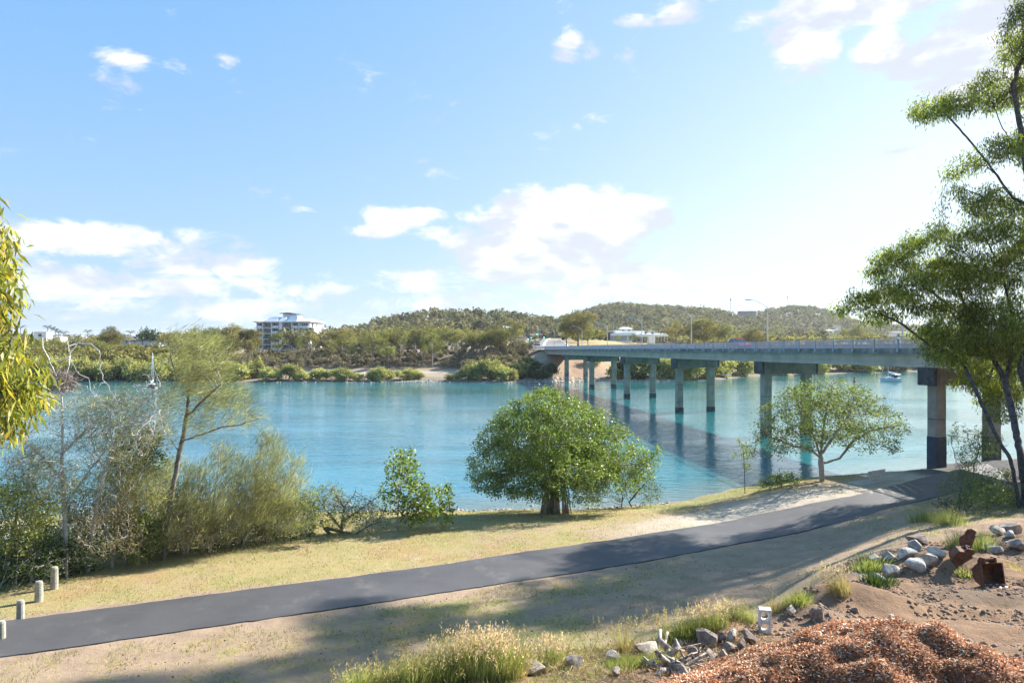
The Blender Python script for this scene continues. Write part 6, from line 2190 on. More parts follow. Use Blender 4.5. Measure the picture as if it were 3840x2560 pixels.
# ------------------------------------------------------------------ bench
a, b_ = G(3258, 1811), G(3305, 1802)
d = (b_ - a); d.z = 0; d.normalize()
back = Vector((d.y, -d.x, 0))           # towards us: the bench is seen from behind
mid = (a + b_) / 2
t = thing('park_bench', 'perforated metal park bench seen from behind, facing the river', 'bench', (mid.x, mid.y, mid.z + .03), math.atan2(d.y, d.x))
# local: x along bench, -y towards us (back side)
for x in (-.62, .62):
    lg = obj('leg', MB().bar((x, -.02, 0), (x, -.02, .42), .028, 8), M['alu'], t)
    obj('foot', MB().box((x, 0, .012), (.08, .46, .02)), M['alu'], lg)
    obj('seat_bracket', MB().tube([(x, -.12, .70), (x, -.06, .42), (x, .12, .37), (x, .42, .40)], [.02] * 4, 6), M['alu'], t)
for y_ in (.06, .17, .28, .39):
    obj('seat_slat', MB().box((0, y_, .41 + .02 * abs(y_ - .2)), (1.85, .10, .02)), M['alu'], t)
for z_ in (.50, .60, .70):
    obj('backrest_slat', MB().box((0, -.03 - (z_ - .42) * .3, z_), (1.85, .02, .088)), M['alu'], t)
for x in (-.93, .93):
    obj('armrest', MB().tube([(x, -.10, .6), (x, .1, .60), (x, .38, .55), (x, .40, .42)], [.018] * 4, 6), M['alu'], t)
c0 = mid + d * -.75 + back * -.25
sl = MB().box((0, 0, -.05), (2.0, 1.1, .17))
tag(obj('concrete_slab', sl, M['slab'], loc=(c0.x, c0.y, mid.z + .02), rz=math.atan2(d.y, d.x)), 'pale concrete slab under the left end of the park bench', 'slab')

# ------------------------------------------------------------------ rocks
def rock_mesh(seed, flat=.7, sub=3):
    rg_ = np.random.default_rng(seed)
    import bmesh
    bm = bmesh.new()
    bmesh.ops.create_icosphere(bm, subdivisions=sub, radius=1.0)
    co = np.array([v.co[:] for v in bm.verts])
    for k in range(15):
        nrm = rg_.normal(0, 1, 3); nrm /= np.linalg.norm(nrm)
        dd = rg_.uniform(.38, .72)
        pj = co @ nrm
        over = pj > dd
        co[over] -= (pj[over] - dd)[:, None] * nrm
    f_ = (vn(co[:, 0] * 3 + 9, co[:, 1] * 3 + co[:, 2] * 2, 1.0, seed) - .5) * .10 + (vn(co[:, 0] * 9 + 9, co[:, 1] * 9 + co[:, 2] * 7, 1.0, seed + 3) - .5) * .04
    co *= (1 + f_)[:, None]
    co /= np.abs(co).max(0)
    for v, c in zip(bm.verts, co):
        v.co = c
    me = bpy.data.meshes.new('rock')
    bm.to_mesh(me)
    bm.free()
    return me


def rock(px, py, wpx, hpx, mat, label, seed, group=None, rz=0.0, tilt=0.0, name='rock', dpt=.8, Yo=None, sink=.30):
    """px,py: centre of the rock's foot"""
    g = G(px, py)
    Y_ = g.y
    w_ = wpx * Y_ / FPX / 2 * .94
    h_ = hpx * Y_ / FPX * .9
    me = rock_mesh(seed)
    o = obj(name, me, M[mat], loc=(g.x, g.y + w_ * .35, g.z + h_ * (.5 - sink * .5)))
    o.rotation_euler = (tilt * .4, tilt, rz)
    o.scale = (w_ * 1.06, w_ * dpt, h_ * (.5 + sink * .5))
    return tag(o, label, 'rock', group)


R_ = [(2012, 2528, 120, 52, 'rock_tan', 'flat pale rock half sunk in grass at the bottom, leftmost of the row'), (2165, 2500, 118, 52, 'rock_tan', 'long low pale rock between the grass clump and the dry tussock'),
      (2303, 2484, 82, 50, 'rock_tan', 'rounded tan rock with a vertical cleft below the dry tussock'), (2425, 2452, 112, 56, 'rock_tan', 'double humped pale rock right of the dry tussock'),
      (2313, 2534, 44, 38, 'rock_tan', 'small pale angular stone lying in the litter'), (2545, 2425, 62, 30, 'rock_grey', 'grey stone half hidden behind the driftwood'),
      (2650, 2420, 118, 78, 'rock_brown', 'large slanting slab rock on top of the stone pile'), (2706, 2408, 52, 46, 'rock_brown', 'brown stone right under the slanting slab rock'), (2748, 2412, 56, 58, 'rock_tan', 'upright tan stone in the middle of the stone pile'),
      (2808, 2410, 62, 62, 'rock_brown', 'reddish stone at the right end of the pile beside the concrete block'), (2738, 2446, 72, 34, 'rock_brown', 'flat brown stone low in the pile'), (2788, 2440, 44, 46, 'rock_brown', 'dark round stone at the lower right of the pile'),
      (2605, 2470, 50, 48, 'rock_brown', 'brown stone at the lower left of the pile'), (2665, 2474, 76, 38, 'rock_brown', 'broad stone at the front foot of the pile'), (2710, 2468, 44, 40, 'rock_grey', 'tilted grey stone at the front foot of the pile'),
      (2742, 2422, 20, 14, 'rock_blue', 'tiny pale blue grey stone wedged inside the pile')]
for i, (px, py, wp, hp, mt, lab) in enumerate(R_):
    rock(px, py, wp, hp, mt, lab, 500 + i, 'rocks along the grassy edge' if i < 6 else 'stones in the small pile', rz=i * 1.3, tilt=(-.45 if i == 6 else .1 * math.sin(i * 2.1)))
R2 = [(3455, 2040, 96, 52, 'rock_brown', 'dark brown boulder at the top of the boulder group'), (3432, 2065, 70, 46, 'rock_grey', 'grey faceted boulder below the dark brown one'), (3404, 2092, 74, 44, 'rock_blue', 'white veined boulder in the middle of the group'),
      (3340, 2108, 62, 48, 'rock_grey', 'grey boulder left of the white veined one'), (3285, 2118, 74, 46, 'rock_grey', 'leftmost grey boulder, half covered by weeds'), (3520, 2090, 88, 46, 'rock_blue', 'pale bluish flat boulder behind the rusty buckets'),
      (3495, 2122, 86, 54, 'rock_tan', 'rounded tan boulder left of the rusty buckets'), (3432, 2136, 94, 46, 'rock_blue', 'bluish grey boulder in front of the tan one'), (3355, 2160, 92, 48, 'rock_grey', 'long grey boulder at the front of the group'),
      (3300, 2180, 66, 34, 'rock_blue', 'low pale boulder among green weeds at the dirt edge'), (3745, 2002, 90, 36, 'rock_tan', 'flat tan boulder right behind the buckets on the slope'), (3810, 2000, 90, 60, 'rock_tan', 'large tan boulder highest at the right edge'),
      (3795, 2012, 56, 30, 'rock_blue', 'small white boulder between the two tan ones'), (3815, 2060, 80, 52, 'rock_brown', 'brown boulder at the right picture edge'), (3708, 2058, 50, 30, 'rock_blue', 'pale stone behind the upright bucket'),
      (3738, 2075, 66, 36, 'rock_grey', 'rounded grey boulder just right behind the upright bucket')]
for i, (px, py, wp, hp, mt, lab) in enumerate(R2):
    rock(px, py, wp, hp, mt, lab, 560 + i, 'boulders on the slope behind the dirt', rz=i * 1.7, tilt=.12 * math.sin(i * 1.3), name='boulder')
R3 = [(3068, 2325, 58, 54, 'rock_brown', 'big brown clod at the foot of the dirt mound'), (3106, 2312, 26, 24, 'rock_brown', 'small clod right of the big clod'), (3120, 2330, 30, 20, 'rock_brown', 'flat clod below the small clod'),
      (3348, 2322, 26, 18, 'rock_blue', 'small grey stone on the tracked dirt'), (2968, 2300, 44, 46, 'rock_tan', 'tan stone crowning the left dirt mound'), (3205, 2295, 30, 24, 'rock_brown', 'clod under the hollow of the dirt mound')]
for i, (px, py, wp, hp, mt, lab) in enumerate(R3):
    rock(px, py, wp, hp, mt, lab, 600 + i, None, rz=i, tilt=.1, name='stone')

# loose clods and gravel on the dirt
rg_ = np.random.default_rng(91)
def pebbles(name, label, n_, xr, yr, s0_, s1_, mat, cond):
    x_ = rg_.uniform(*xr, n_ * 3); y_ = rg_.uniform(*yr, n_ * 3)
    k = cond(x_, y_)
    x_, y_ = x_[k][:n_], y_[k][:n_]
    z_ = height(x_, y_)
    n1_ = len(x_)
    s_ = s0_ + (s1_ - s0_) * rg_.random(n1_) ** 3
    oc = np.array([(1, 0, 0), (0, 1, 0), (-1, 0, 0), (0, -1, 0), (0, 0, .8), (0, 0, -.5)])
    V = oc[None] * s_[:, None, None] * rg_.uniform(.6, 1.3, (n1_, 6, 1))
    a_ = rg_.uniform(0, 6.28, n1_)
    co_, si_ = np.cos(a_)[:, None], np.sin(a_)[:, None]
    V = np.stack([V[:, :, 0] * co_ - V[:, :, 1] * si_, V[:, :, 0] * si_ + V[:, :, 1] * co_, V[:, :, 2]], 2)
    V = (V + np.stack([x_, y_, z_], 1)[:, None]).reshape(-1, 3)
    f0 = np.array([(0, 1, 4), (1, 2, 4), (2, 3, 4), (3, 0, 4), (1, 0, 5), (2, 1, 5), (3, 2, 5), (0, 3, 5)])
    F = (f0[None] + np.arange(n1_)[:, None, None] * 6).reshape(-1, 3)
    return tag(obj(name, npmesh(name, V, F), M[mat]), label, name, None, 'stuff')


def on_terrace(x_, y_):
    return (y_ < np.interp(x_, EX, EY) + 1.2)


M['clod'] = simple('earth_clod', (.25, .165, .11), .95, .2, 6.0, bump=.5)
pebbles('clods', 'loose clods of brown earth over the dirt terrace', 15000, (1.5, 16), (7, 27), .010, .075, 'clod', lambda a, b: on_terrace(a, b) & (a > 1.8) & (vn(a, b, 1.2, 9) > .38))
pebbles('gravel', 'scattered pale gravel on the dirt terrace', 1500, (1.5, 16), (7, 27), .010, .035, 'rock_blue', lambda a, b: on_terrace(a, b) & (a > 1.8))
pebbles('lower_clods', 'small dark crumbs on the bare ground below the path', 1800, (-16, 18), (18, 46), .02, .06, 'rock_brown', lambda a, b: (~on_terrace(a, b)) & (b < np.interp(a, PLw[:, 0], PLw[:, 1]) - .4) & (vn(a, b, 2.0, 19) > .45))
# shoreline stones, near and far
def shore_stones(name, label, n_, pr, fn, s0_, s1_, mat, spread):
    px = rg_.uniform(*pr, n_)
    Yb = 50.0 if fn is shore_near else 210.0
    x_ = (px - 1920) / FPX * Yb
    for _ in range(3):
        y_ = fn(x_)
        x_ = (px - 1920) / FPX * y_
    off = rg_.normal(0, 1, n_) * spread + spread * .6
    y_ = y_ + (-off if fn is shore_near else off)
    z_ = np.maximum(height(x_, y_), -.05)
    s_ = s0_ + (s1_ - s0_) * rg_.random(n_) ** 2
    oc = np.array([(1, 0, 0), (0, 1, 0), (-1, 0, 0), (0, -1, 0), (0, 0, .6), (0, 0, -.4)])
    V = oc[None] * s_[:, None, None] * rg_.uniform(.6, 1.4, (n_, 6, 1)) + np.stack([x_, y_, z_], 1)[:, None]
    f0 = np.array([(0, 1, 4), (1, 2, 4), (2, 3, 4), (3, 0, 4), (1, 0, 5), (2, 1, 5), (3, 2, 5), (0, 3, 5)])
    F = (f0[None] + np.arange(n_)[:, None, None] * 6).reshape(-1, 3)
    return tag(obj(name, npmesh(name, V.reshape(-1, 3), F), M[mat]), label, 'stones', None, 'stuff')


shore_stones('shore_stones', 'stones along the near water edge', 420, (1250, 2500), shore_near, .03, .20, 'rock_grey', .6)
shore_stones('far_shore_stones', 'pale rubble along the far water edge under the bridge', 1300, (2040, 2560), shore_far, .15, .7, 'rock_tan', 1.8)
shore_stones('far_shore_stones', 'stones along the open far shore left of the bridge', 900, (950, 2040), shore_far, .1, .45, 'rock_grey', 1.6)

# ------------------------------------------------------------------ hollow concrete block standing on end
g = G(2868, 2368)
Y_ = g.y
k = Y_ / FPX
hh = 88 * k
ww = 44 * k
dd_ = ww * .95
b = MB()
wl = ww * .17
cbk = thing('concrete_block', 'hollow pale concrete block standing on end beside the stone pile', 'block', tuple(g), math.radians(-12))
b.box((-ww / 2 + wl / 2, 0, hh / 2), (wl, dd_, hh))
b.box((ww / 2 - wl / 2, 0, hh / 2), (wl, dd_, hh))
for z_ in (wl * .4, hh * .48, hh - wl * .4):
    b.box((0, 0, z_), (ww - 2 * wl - .002, dd_ - .004, wl * .8))
# chamfered cell corners
for (z0_, z1_) in ((wl * .8, hh * .48 - wl * .4), (hh * .48 + wl * .4, hh - wl * .8)):
    for sx in (-1, 1):
        for (za, zb_) in ((z0_, z0_ + wl), (z1_, z1_ - wl)):
            x0_ = sx * (ww / 2 - wl - .001)
            x1_ = sx * (ww / 2 - wl * 2.0)
            b.extrude([(x0_, -dd_ / 2 + .003, za), (x1_, -dd_ / 2 + .003, za), (x0_, -dd_ / 2 + .003, zb_)], (0, dd_ - .006, 0))
bevel(obj('block_body', b, M['block'], cbk), .006, 1)

# ------------------------------------------------------------------ three rusty excavator buckets
def bucket_parts(W_, S=1.0):
    """open mouth towards -y, teeth at the bottom"""
    prof = [(0, 0), (.18, -.02), (.40, .06), (.52, .24), (.54, .42), (.44, .60), (.28, .72), (.10, .76)]   # (y, z)
    prof = [(y * S, z * S) for y, z in prof]
    shell = MB()
    th = .028
    n_ = len(prof)
    V = []
    cx = sum(p_[0] for p_ in prof) / n_; cz = sum(p_[1] for p_ in prof) / n_
    for (y, z) in prof:
        dy, dz = cx + .0 - y, cz - z
        l_ = math.hypot(dy, dz)
        iy, iz = y + dy / l_ * th, z + dz / l_ * th
        V += [(-W_ / 2, y, z), (W_ / 2, y, z), (W_ / 2, iy, iz), (-W_ / 2, iy, iz)]
    F = [(0, 1, 2, 3), tuple((n_ - 1) * 4 + q for q in (3, 2, 1, 0))]
    for i in range(n_ - 1):
        for q in range(4):
            a_ = i * 4 + q; c_ = i * 4 + (q + 1) % 4
            F.append((a_, a_ + 4, c_ + 4, c_))
    shell.add(V, F)
    sides = []
    for sg_ in (-1, 1):
        m_ = MB()
        m_.extrude([(sg_ * W_ / 2, y, z) for y, z in prof], (sg_ * -.022, 0, 0))
        # front edge plate
        m_.hexa([(sg_ * (W_ / 2 + .012), -.03, .0), (sg_ * (W_ / 2 - .022), -.03, .0), (sg_ * (W_ / 2 - .022), .06, .0), (sg_ * (W_ / 2 + .012), .06, .0),
                 (sg_ * (W_ / 2 + .012), .07 * S, .76 * S), (sg_ * (W_ / 2 - .022), .07 * S, .76 * S), (sg_ * (W_ / 2 - .022), .16 * S, .76 * S), (sg_ * (W_ / 2 + .012), .16 * S, .76 * S)])
        sides.append(m_)
    lip = MB().box((0, -.02, .0), (W_, .10, .035))
    teeth = []
    for i in range(4):
        x = -W_ / 2 + .04 + i * (W_ - .08) / 3
        teeth.append(MB().hexa([(x - .035, .02, -.03), (x + .035, .02, -.03), (x + .02, -.17, -.06), (x - .02, -.17, -.06), (x - .035, .02, .03), (x + .035, .02, .03), (x + .02, -.17, -.045), (x - .02, -.17, -.045)]))
    ears = []
    for sg_ in (-1, 1):
        x = sg_ * W_ * .27
        ears.append(MB().extrude([(x - .018, .10 * S, .74 * S), (x - .018, .46 * S, .60 * S), (x - .018, .46 * S, .80 * S), (x - .018, .34 * S, .93 * S), (x - .018, .14 * S, .93 * S)], (.036, 0, 0)))
    pins = [MB().bar((-W_ * .33, .20 * S, .87 * S), (W_ * .33, .20 * S, .87 * S), .032, 10), MB().bar((-W_ * .33, .40 * S, .76 * S), (W_ * .33, .40 * S, .76 * S), .028, 10)]
    return shell, sides, lip, teeth, ears, pins


def bucket(label, loc, rot, W_, S, teeth_on=True):
    t = thing('excavator_bucket', label, 'bucket', loc, 0, 'rusty excavator buckets')
    t.rotation_euler = rot
    sh, sd2, lp, te, er, pn = bucket_parts(W_, S)
    obj('shell', sh, M['rust'], t)
    for q in sd2:
        obj('side_plate', q, M['rust'], t)
    l_ = obj('cutting_edge', lp, M['rust'], t)
    if teeth_on:
        for q in te:
            obj('tooth', q, M['steeltooth'], t)
    for q in er:
        obj('hanger_ear', q, M['rust'], t)
    for q in pn:
        bevel(obj('pin', q, M['rust'], t), .004, 1)
    return t


g = G(3728, 2200)
k = g.y / FPX
S_ = 98 * k / .93
bucket('upright rusty excavator bucket with four worn teeth, open side towards the camera', (g.x, g.y, g.z + .05), (math.radians(-4), 0, math.radians(8)), 88 * k, S_)
g2 = G(3610, 2158)
bucket('rusty bucket lying on its back left of the upright one', (g2.x - .1, g2.y + .25, g2.z + .28), (math.radians(62), math.radians(-10), math.radians(80)), 56 * k, S_ * .85, False)
g3 = G(3640, 2110)
bucket('rusty bucket leaning behind, highest of the three', (g3.x + .1, g3.y + .3, g3.z + .25), (math.radians(28), math.radians(8), math.radians(62)), 52 * k, S_ * .88, False)

# ------------------------------------------------------------------ mulch heap
def pile(x, y):
    a_ = 1.0 * np.exp(-(((x - 4.5) / 1.35) ** 2 + ((y - 10.3) / .95) ** 2))
    b_ = .82 * np.exp(-(((x - 5.4) / 2.2) ** 2 + ((y - 8.6) / 1.35) ** 2))
    c_ = .42 * np.exp(-(((x - 3.2) / 1.6) ** 2 + ((y - 8.7) / 1.3) ** 2))
    d_ = .30 * np.exp(-(((x - 2.3) / 1.3) ** 2 + ((y - 8.2) / .9) ** 2))
    p_ = np.maximum(a_, b_) * .75 + .35 * (a_ + b_) * .6 + c_ + d_
    p_ = p_ + (p_ > .04) * p_ * (.85 * (fbm(x, y, .95, 201, 3) - .5) + .22 * (fbm(x, y, .28, 202, 2) - .5))
    return p_


px_ = np.linspace(.2, 11, 200)
py_ = np.linspace(5.0, 13.2, 160)
PX, PY = np.meshgrid(px_, py_)
PZ = height(PX, PY) + pile(PX, PY) - .05
idx = np.arange(200 * 160).reshape(160, 200)
F = np.stack([idx[:-1, :-1].ravel(), idx[:-1, 1:].ravel(), idx[1:, 1:].ravel(), idx[1:, :-1].ravel()], 1)
tag(obj('mulch_heap', npmesh('mulch_heap', np.stack([PX.ravel(), PY.ravel(), PZ.ravel()], 1), F, True), simple('mulch_base', (.26, .11, .055), .95, .35, 14.0, bump=1.0, bscale=40)),
    'heap of orange brown wood chip mulch in the lower right corner', 'mulch heap')
rg_ = np.random.default_rng(95)
n_ = 330000
x_ = rg_.uniform(.6, 9.6, n_); y_ = rg_.uniform(6.0, 12.8, n_)
ph = pile(x_, y_)
kp = (ph > .05 + .10 * rg_.random(n_)) & (np.abs(x_ / y_) < .72) & (rg_.random(n_) < np.clip((10.5 / y_) ** 1.0, 0, 1))
x_, y_, ph = x_[kp], y_[kp], ph[kp]
z_ = height(x_, y_) + ph - .045 + rg_.random(len(x_)) * .05
cen = np.stack([x_, y_, z_], 1)
dv = rg_.normal(0, 1, (len(cen), 3)); dv[:, 2] *= .45
dv /= np.linalg.norm(dv, axis=1)[:, None]
sv = np.cross(dv, rg_.normal(0, .5, (len(cen), 3)) + [0, 0, 1.2]); sv /= np.linalg.norm(sv, axis=1)[:, None]
ll = (.010 + .026 * rg_.random(len(cen)) ** 1.6)[:, None]
wwc = (.004 + .009 * rg_.random(len(cen)) ** 2)[:, None]
V = np.stack([cen - dv * ll, cen + sv * wwc, cen + dv * ll, cen - sv * wwc], 1).reshape(-1, 3)
tag(obj('wood_chips', npmesh('wood_chips', V, np.arange(len(V)).reshape(-1, 4)), M['chips']), 'loose wood chips covering the mulch heap', 'wood chips', None, 'stuff')

# dry litter round the rocks and driftwood
n_ = 26000
x_ = rg_.uniform(-2.5, 4.2, n_); y_ = rg_.uniform(8.6, 13.6, n_)
kp = on_terrace(x_, y_ + .6) & (pile(x_, y_) < .12) & (vn(x_, y_, .7, 301) > .3)
cen = np.stack([x_, y_, height(x_, y_) + .01 + rg_.random(n_) * .05], 1)[kp]
V, F = leafquads(cen, L=.11, W=.010, rng=rg_)
V[:, 2] = np.maximum(V[:, 2], height(V[:, 0], V[:, 1]) + .004)
tag(obj('dry_litter', npmesh('dry_litter', V, F), M['litter']), 'dry straw and leaf litter between the rocks', 'litter', None, 'stuff')

# ------------------------------------------------------------------ grasses
def blades(cx, cy, n_, R, h0, h1, w_, rng, lean=(0, 0), spread=.5, seg=3, zfn=None, bend=.35):
    a_ = rng.uniform(0, 6.283, n_)
    r_ = R * rng.random(n_) ** .6
    x_, y_ = cx + r_ * np.cos(a_), cy + r_ * np.sin(a_)
    z_ = height(x_, y_) - .01
    hh_ = h0 + (h1 - h0) * rng.random(n_)
    o_ = np.stack([np.cos(a_), np.sin(a_)], 1) * (spread * (r_ / R) * rng.uniform(.4, 1.2, n_))[:, None] + np.array(lean) + rng.normal(0, .13, (n_, 2))
    pr_ = np.stack([-o_[:, 1], o_[:, 0]], 1) + rng.normal(0, .3, (n_, 2))
    pr_ /= np.linalg.norm(pr_, axis=1)[:, None] + 1e-6
    rows_ = []
    for k_ in range(seg + 1):
        t_ = k_ / seg
        hor = o_ * (t_ * .6 + t_ * t_ * bend * 1.6)[..., None] if False else o_ * (t_ * .55 + t_ * t_ * bend * 1.6)
        c_ = np.stack([x_ + hor[:, 0] * hh_, y_ + hor[:, 1] * hh_, z_ + hh_ * (t_ - .28 * t_ * t_ * np.linalg.norm(o_, axis=1))], 1)
        wv = np.concatenate([pr_, np.zeros((n_, 1))], 1) * (w_ * (1 - t_ * .92) / 2)
        rows_ += [c_ - wv, c_ + wv]
    V = np.stack(rows_, 1).reshape(-1, 3)
    base = np.arange(n_)[:, None] * (2 * (seg + 1))
    F = np.concatenate([np.stack([base + 2 * k_, base + 2 * k_ + 1, base + 2 * k_ + 3, base + 2 * k_ + 2], 2).reshape(-1, 4) for k_ in range(seg)])
    tips = np.stack(rows_[-2:], 0).mean(0)
    return V, F, tips


def clump(name, label, spots, mat, n_, R, h0, h1, w_, lean, seed, seeds=None, spread=.5, cat='grass clump'):
    rg2 = np.random.default_rng(seed)
    Vs, Fs, T_ = [], [], []
    off = 0
    gs = [G(*s_) for s_ in spots]
    c0_ = gs[0]
    for g_ in gs:
        V, F, tp = blades(g_.x, g_.y + .1, n_, R, h0, h1, w_, rg2, lean, spread)
        Vs.append(V); Fs.append(F + off); off += len(V); T_.append(tp)
    V = np.concatenate(Vs) - np.array(c0_)
    t = thing(name, label, cat, tuple(c0_))
    obj('blades', npmesh(name, V, np.concatenate(Fs)), M[mat], t, kind='stuff')
    if seeds:
        tp = np.concatenate(T_)
        tp = tp[rg2.random(len(tp)) < seeds[0]]
        tp = tp[tp[:, 2] > np.percentile(tp[:, 2], 45)]
        cen_ = np.repeat(tp, 7, 0) + rg2.normal(0, 1, (len(tp) * 7, 3)) * [.012, .012, .045]
        V, F = leafquads(cen_, L=.05, W=.012, rng=rg2, dirv=(.2, 0, 1), dn=.5)
        obj('seed_heads', npmesh('seed_heads', V - np.array(c0_), F), M[seeds[1]], t, kind='stuff')
    return t


def ge(px, py):
    return (px, py)


clump('grass_clump', 'big grass clump with pink seed heads at the bottom centre', [(1780, 2535), (1850, 2530), (1720, 2545), (1815, 2558), (1890, 2545)], 'greengrass', 900, .24, .22, .62, .006, (.05, 0), 401, (.16, 'pinkseed'), .35)
clump('grass_clump', 'pale green grass clump left of the pink seeded clump', [(1400, 2556), (1450, 2550), (1350, 2572), (1500, 2562)], 'greengrass', 650, .28, .16, .36, .007, (.2, 0), 402, (.08, 'strawgrass'), .7)
clump('grass_clump', 'green grass clump with thin stalks between two larger clumps', [(1600, 2560), (1650, 2552), (1560, 2570), (1680, 2566)], 'greengrass', 600, .25, .2, .44, .006, (.15, 0), 403, (.1, 'strawgrass'), .6)
clump('straw_clump', 'dry straw tuft right of the pink seeded clump', [(1960, 2530), (1930, 2548)], 'strawgrass', 380, .15, .15, .38, .005, (.1, 0), 404, (.2, 'strawgrass'), .6)
clump('grass_clump', 'thin weedy tuft with reddish stalks behind the flat pale rock', [(2060, 2490), (2090, 2480)], 'greengrass', 160, .16, .15, .34, .005, (0, 0), 405, (.5, 'pinkseed'), .5)
clump('straw_tussock', 'silvery dry tussock with stiff fanned stalks between the rocks', [(2343, 2462)], 'strawgrass', 230, .07, .30, .55, .006, (0, 0), 406, (.25, 'strawgrass'), .95)
clump('grass_clump', 'fresh short green grass between the tan rocks and the driftwood', [(2370, 2495), (2420, 2490), (2470, 2482), (2330, 2505), (2500, 2470)], 'greengrass', 520, .22, .08, .18, .006, (0, 0), 407, None, .5)
clump('grass_clump', 'tall leaning green grass clump left of the concrete block', [(2740, 2330), (2780, 2335), (2810, 2340)], 'greengrass', 460, .20, .28, .72, .007, (-.25, .0), 408, (.25, 'strawgrass'), .42)
clump('grass_clump', 'pinkish feathery grass clump above the stone pile', [(2660, 2375), (2690, 2365), (2620, 2385)], 'greengrass', 330, .18, .22, .46, .006, (-.08, 0), 409, (.22, 'pinkseed'), .45)
clump('grass_clump', 'dark green broad bladed grass left of the stone pile', [(2575, 2400), (2550, 2410), (2600, 2395)], 'greengrass', 200, .16, .18, .38, .012, (-.1, 0), 410, None, .7)
clump('straw_clump', 'spreading thin grass stalks left of the broad bladed grass', [(2530, 2410), (2500, 2425)], 'greengrass', 120, .14, .25, .5, .005, (-.25, 0), 411, (.5, 'strawgrass'), .6)
clump('grass_clump', 'golden grass tuft on the crest of the dirt mound', [(3165, 2232), (3145, 2238)], 'strawgrass', 200, .17, .22, .52, .007, (-.35, 0), 412, (.2, 'pinkseed'), .5)
clump('grass_clump', 'yellow green grass tuft on the mound edge left of the golden tuft', [(2990, 2270), (3010, 2262)], 'greengrass', 260, .22, .15, .32, .009, (-.1, 0), 413, None, .8)
clump('straw_clump', 'dry twiggy tuft on the left dirt mound right of the concrete block', [(2925, 2290), (2905, 2300)], 'strawgrass', 120, .12, .18, .4, .007, (.1, 0), 414, None, .9)
clump('weed_clump', 'leafy green weeds growing round the low pale boulder', [(3275, 2185), (3300, 2192), (3335, 2190), (3262, 2150)], 'darkbush', 110, .28, .12, .34, .03, (0, 0), 415, None, .9, 'weeds')
clump('weed_clump', 'bright green broad leaves in front of the rusty buckets', [(3615, 2160), (3640, 2162)], 'greengrass', 40, .2, .12, .26, .04, (0, 0), 416, None, 1.3, 'weeds')
clump('grass_clump', 'grass growing behind the rusty buckets', [(3640, 2060), (3690, 2055), (3600, 2050)], 'greengrass', 260, .4, .25, .7, .012, (-.1, 0), 417, None, .6)
clump('grass_clump', 'tall yellowish grass along the slope below the pale shrub', [(3500, 1945), (3540, 1950), (3460, 1950), (3570, 1965)], 'greengrass', 360, .7, .25, .6, .014, (0, 0), 418, (.2, 'strawgrass'), .6)
clump('weed_clump', 'weeds covering the leftmost grey boulder', [(3260, 2120), (3240, 2140), (3290, 2130)], 'darkbush' if False else 'greengrass', 220, .4, .12, .4, .03, (0, 0), 419, None, 1.0, 'weeds')
clump('straw_clump', 'dry straw lying right of the upright bucket', [(3800, 2120), (3820, 2135)], 'strawgrass', 260, .35, .05, .16, .008, (0, 0), 420, None, 1.6)

# a single spindly weed in front of the lower dirt
# turf: short blades over the lawns
def turf_blades(name, label, n_, xr, yr, h0, h1, w_, mat, dens, seed):
    rg2 = np.random.default_rng(seed)
    x_ = rg2.uniform(*xr, n_); y_ = rg2.uniform(*yr, n_)
    kp = dens(x_, y_) > rg2.random(n_)
    kp &= np.abs(x_ / y_) < .72
    x_, y_ = x_[kp], y_[kp]
    z_ = height(x_, y_)
    m_ = len(x_)
    h_ = h0 + (h1 - h0) * rg2.random(m_) ** 1.5
    a_ = rg2.uniform(0, 6.283, m_)
    ln = rg2.normal(0, .6, (m_, 2))
    wv = np.stack([np.cos(a_), np.sin(a_), 0 * a_], 1) * w_ / 2
    c_ = np.stack([x_, y_, z_ - .005], 1)
    tp = c_ + np.stack([ln[:, 0] * h_, ln[:, 1] * h_, h_], 1)
    V = np.stack([c_ - wv, c_ + wv, tp], 1).reshape(-1, 3)
    return tag(obj(name, npmesh(name, V, np.arange(len(V)).reshape(-1, 3)), M[mat]), label, 'grass', None, 'stuff')


def d_river(x_, y_):
    up_ = np.interp(x_, PUw[:, 0], PUw[:, 1])
    s_ = shore_near(x_) - y_
    pat = .25 + .9 * (fbm(x_, y_, 1.6, 311, 3) > .47)
    sand = sm((x_ - 2) / 8.0) * sm((6.5 - (y_ - up_)) / 4)
    return (y_ > up_ + .25) * (s_ > 1.0) * pat * (1 - .8 * sand)


def d_low(x_, y_):
    lw = np.interp(x_, PLw[:, 0], PLw[:, 1])
    tr_ = y_ - np.interp(x_, EX, EY)
    base = np.interp(x_, [-30, -8, 2, 8, 13, 22, 40], [.35, .45, .5, .14, .06, .6, .5])
    return (y_ < lw - .25) * (tr_ > 1.5) * base * (.1 + 1.3 * (fbm(x_, y_, 1.1, 312, 3) > .52))


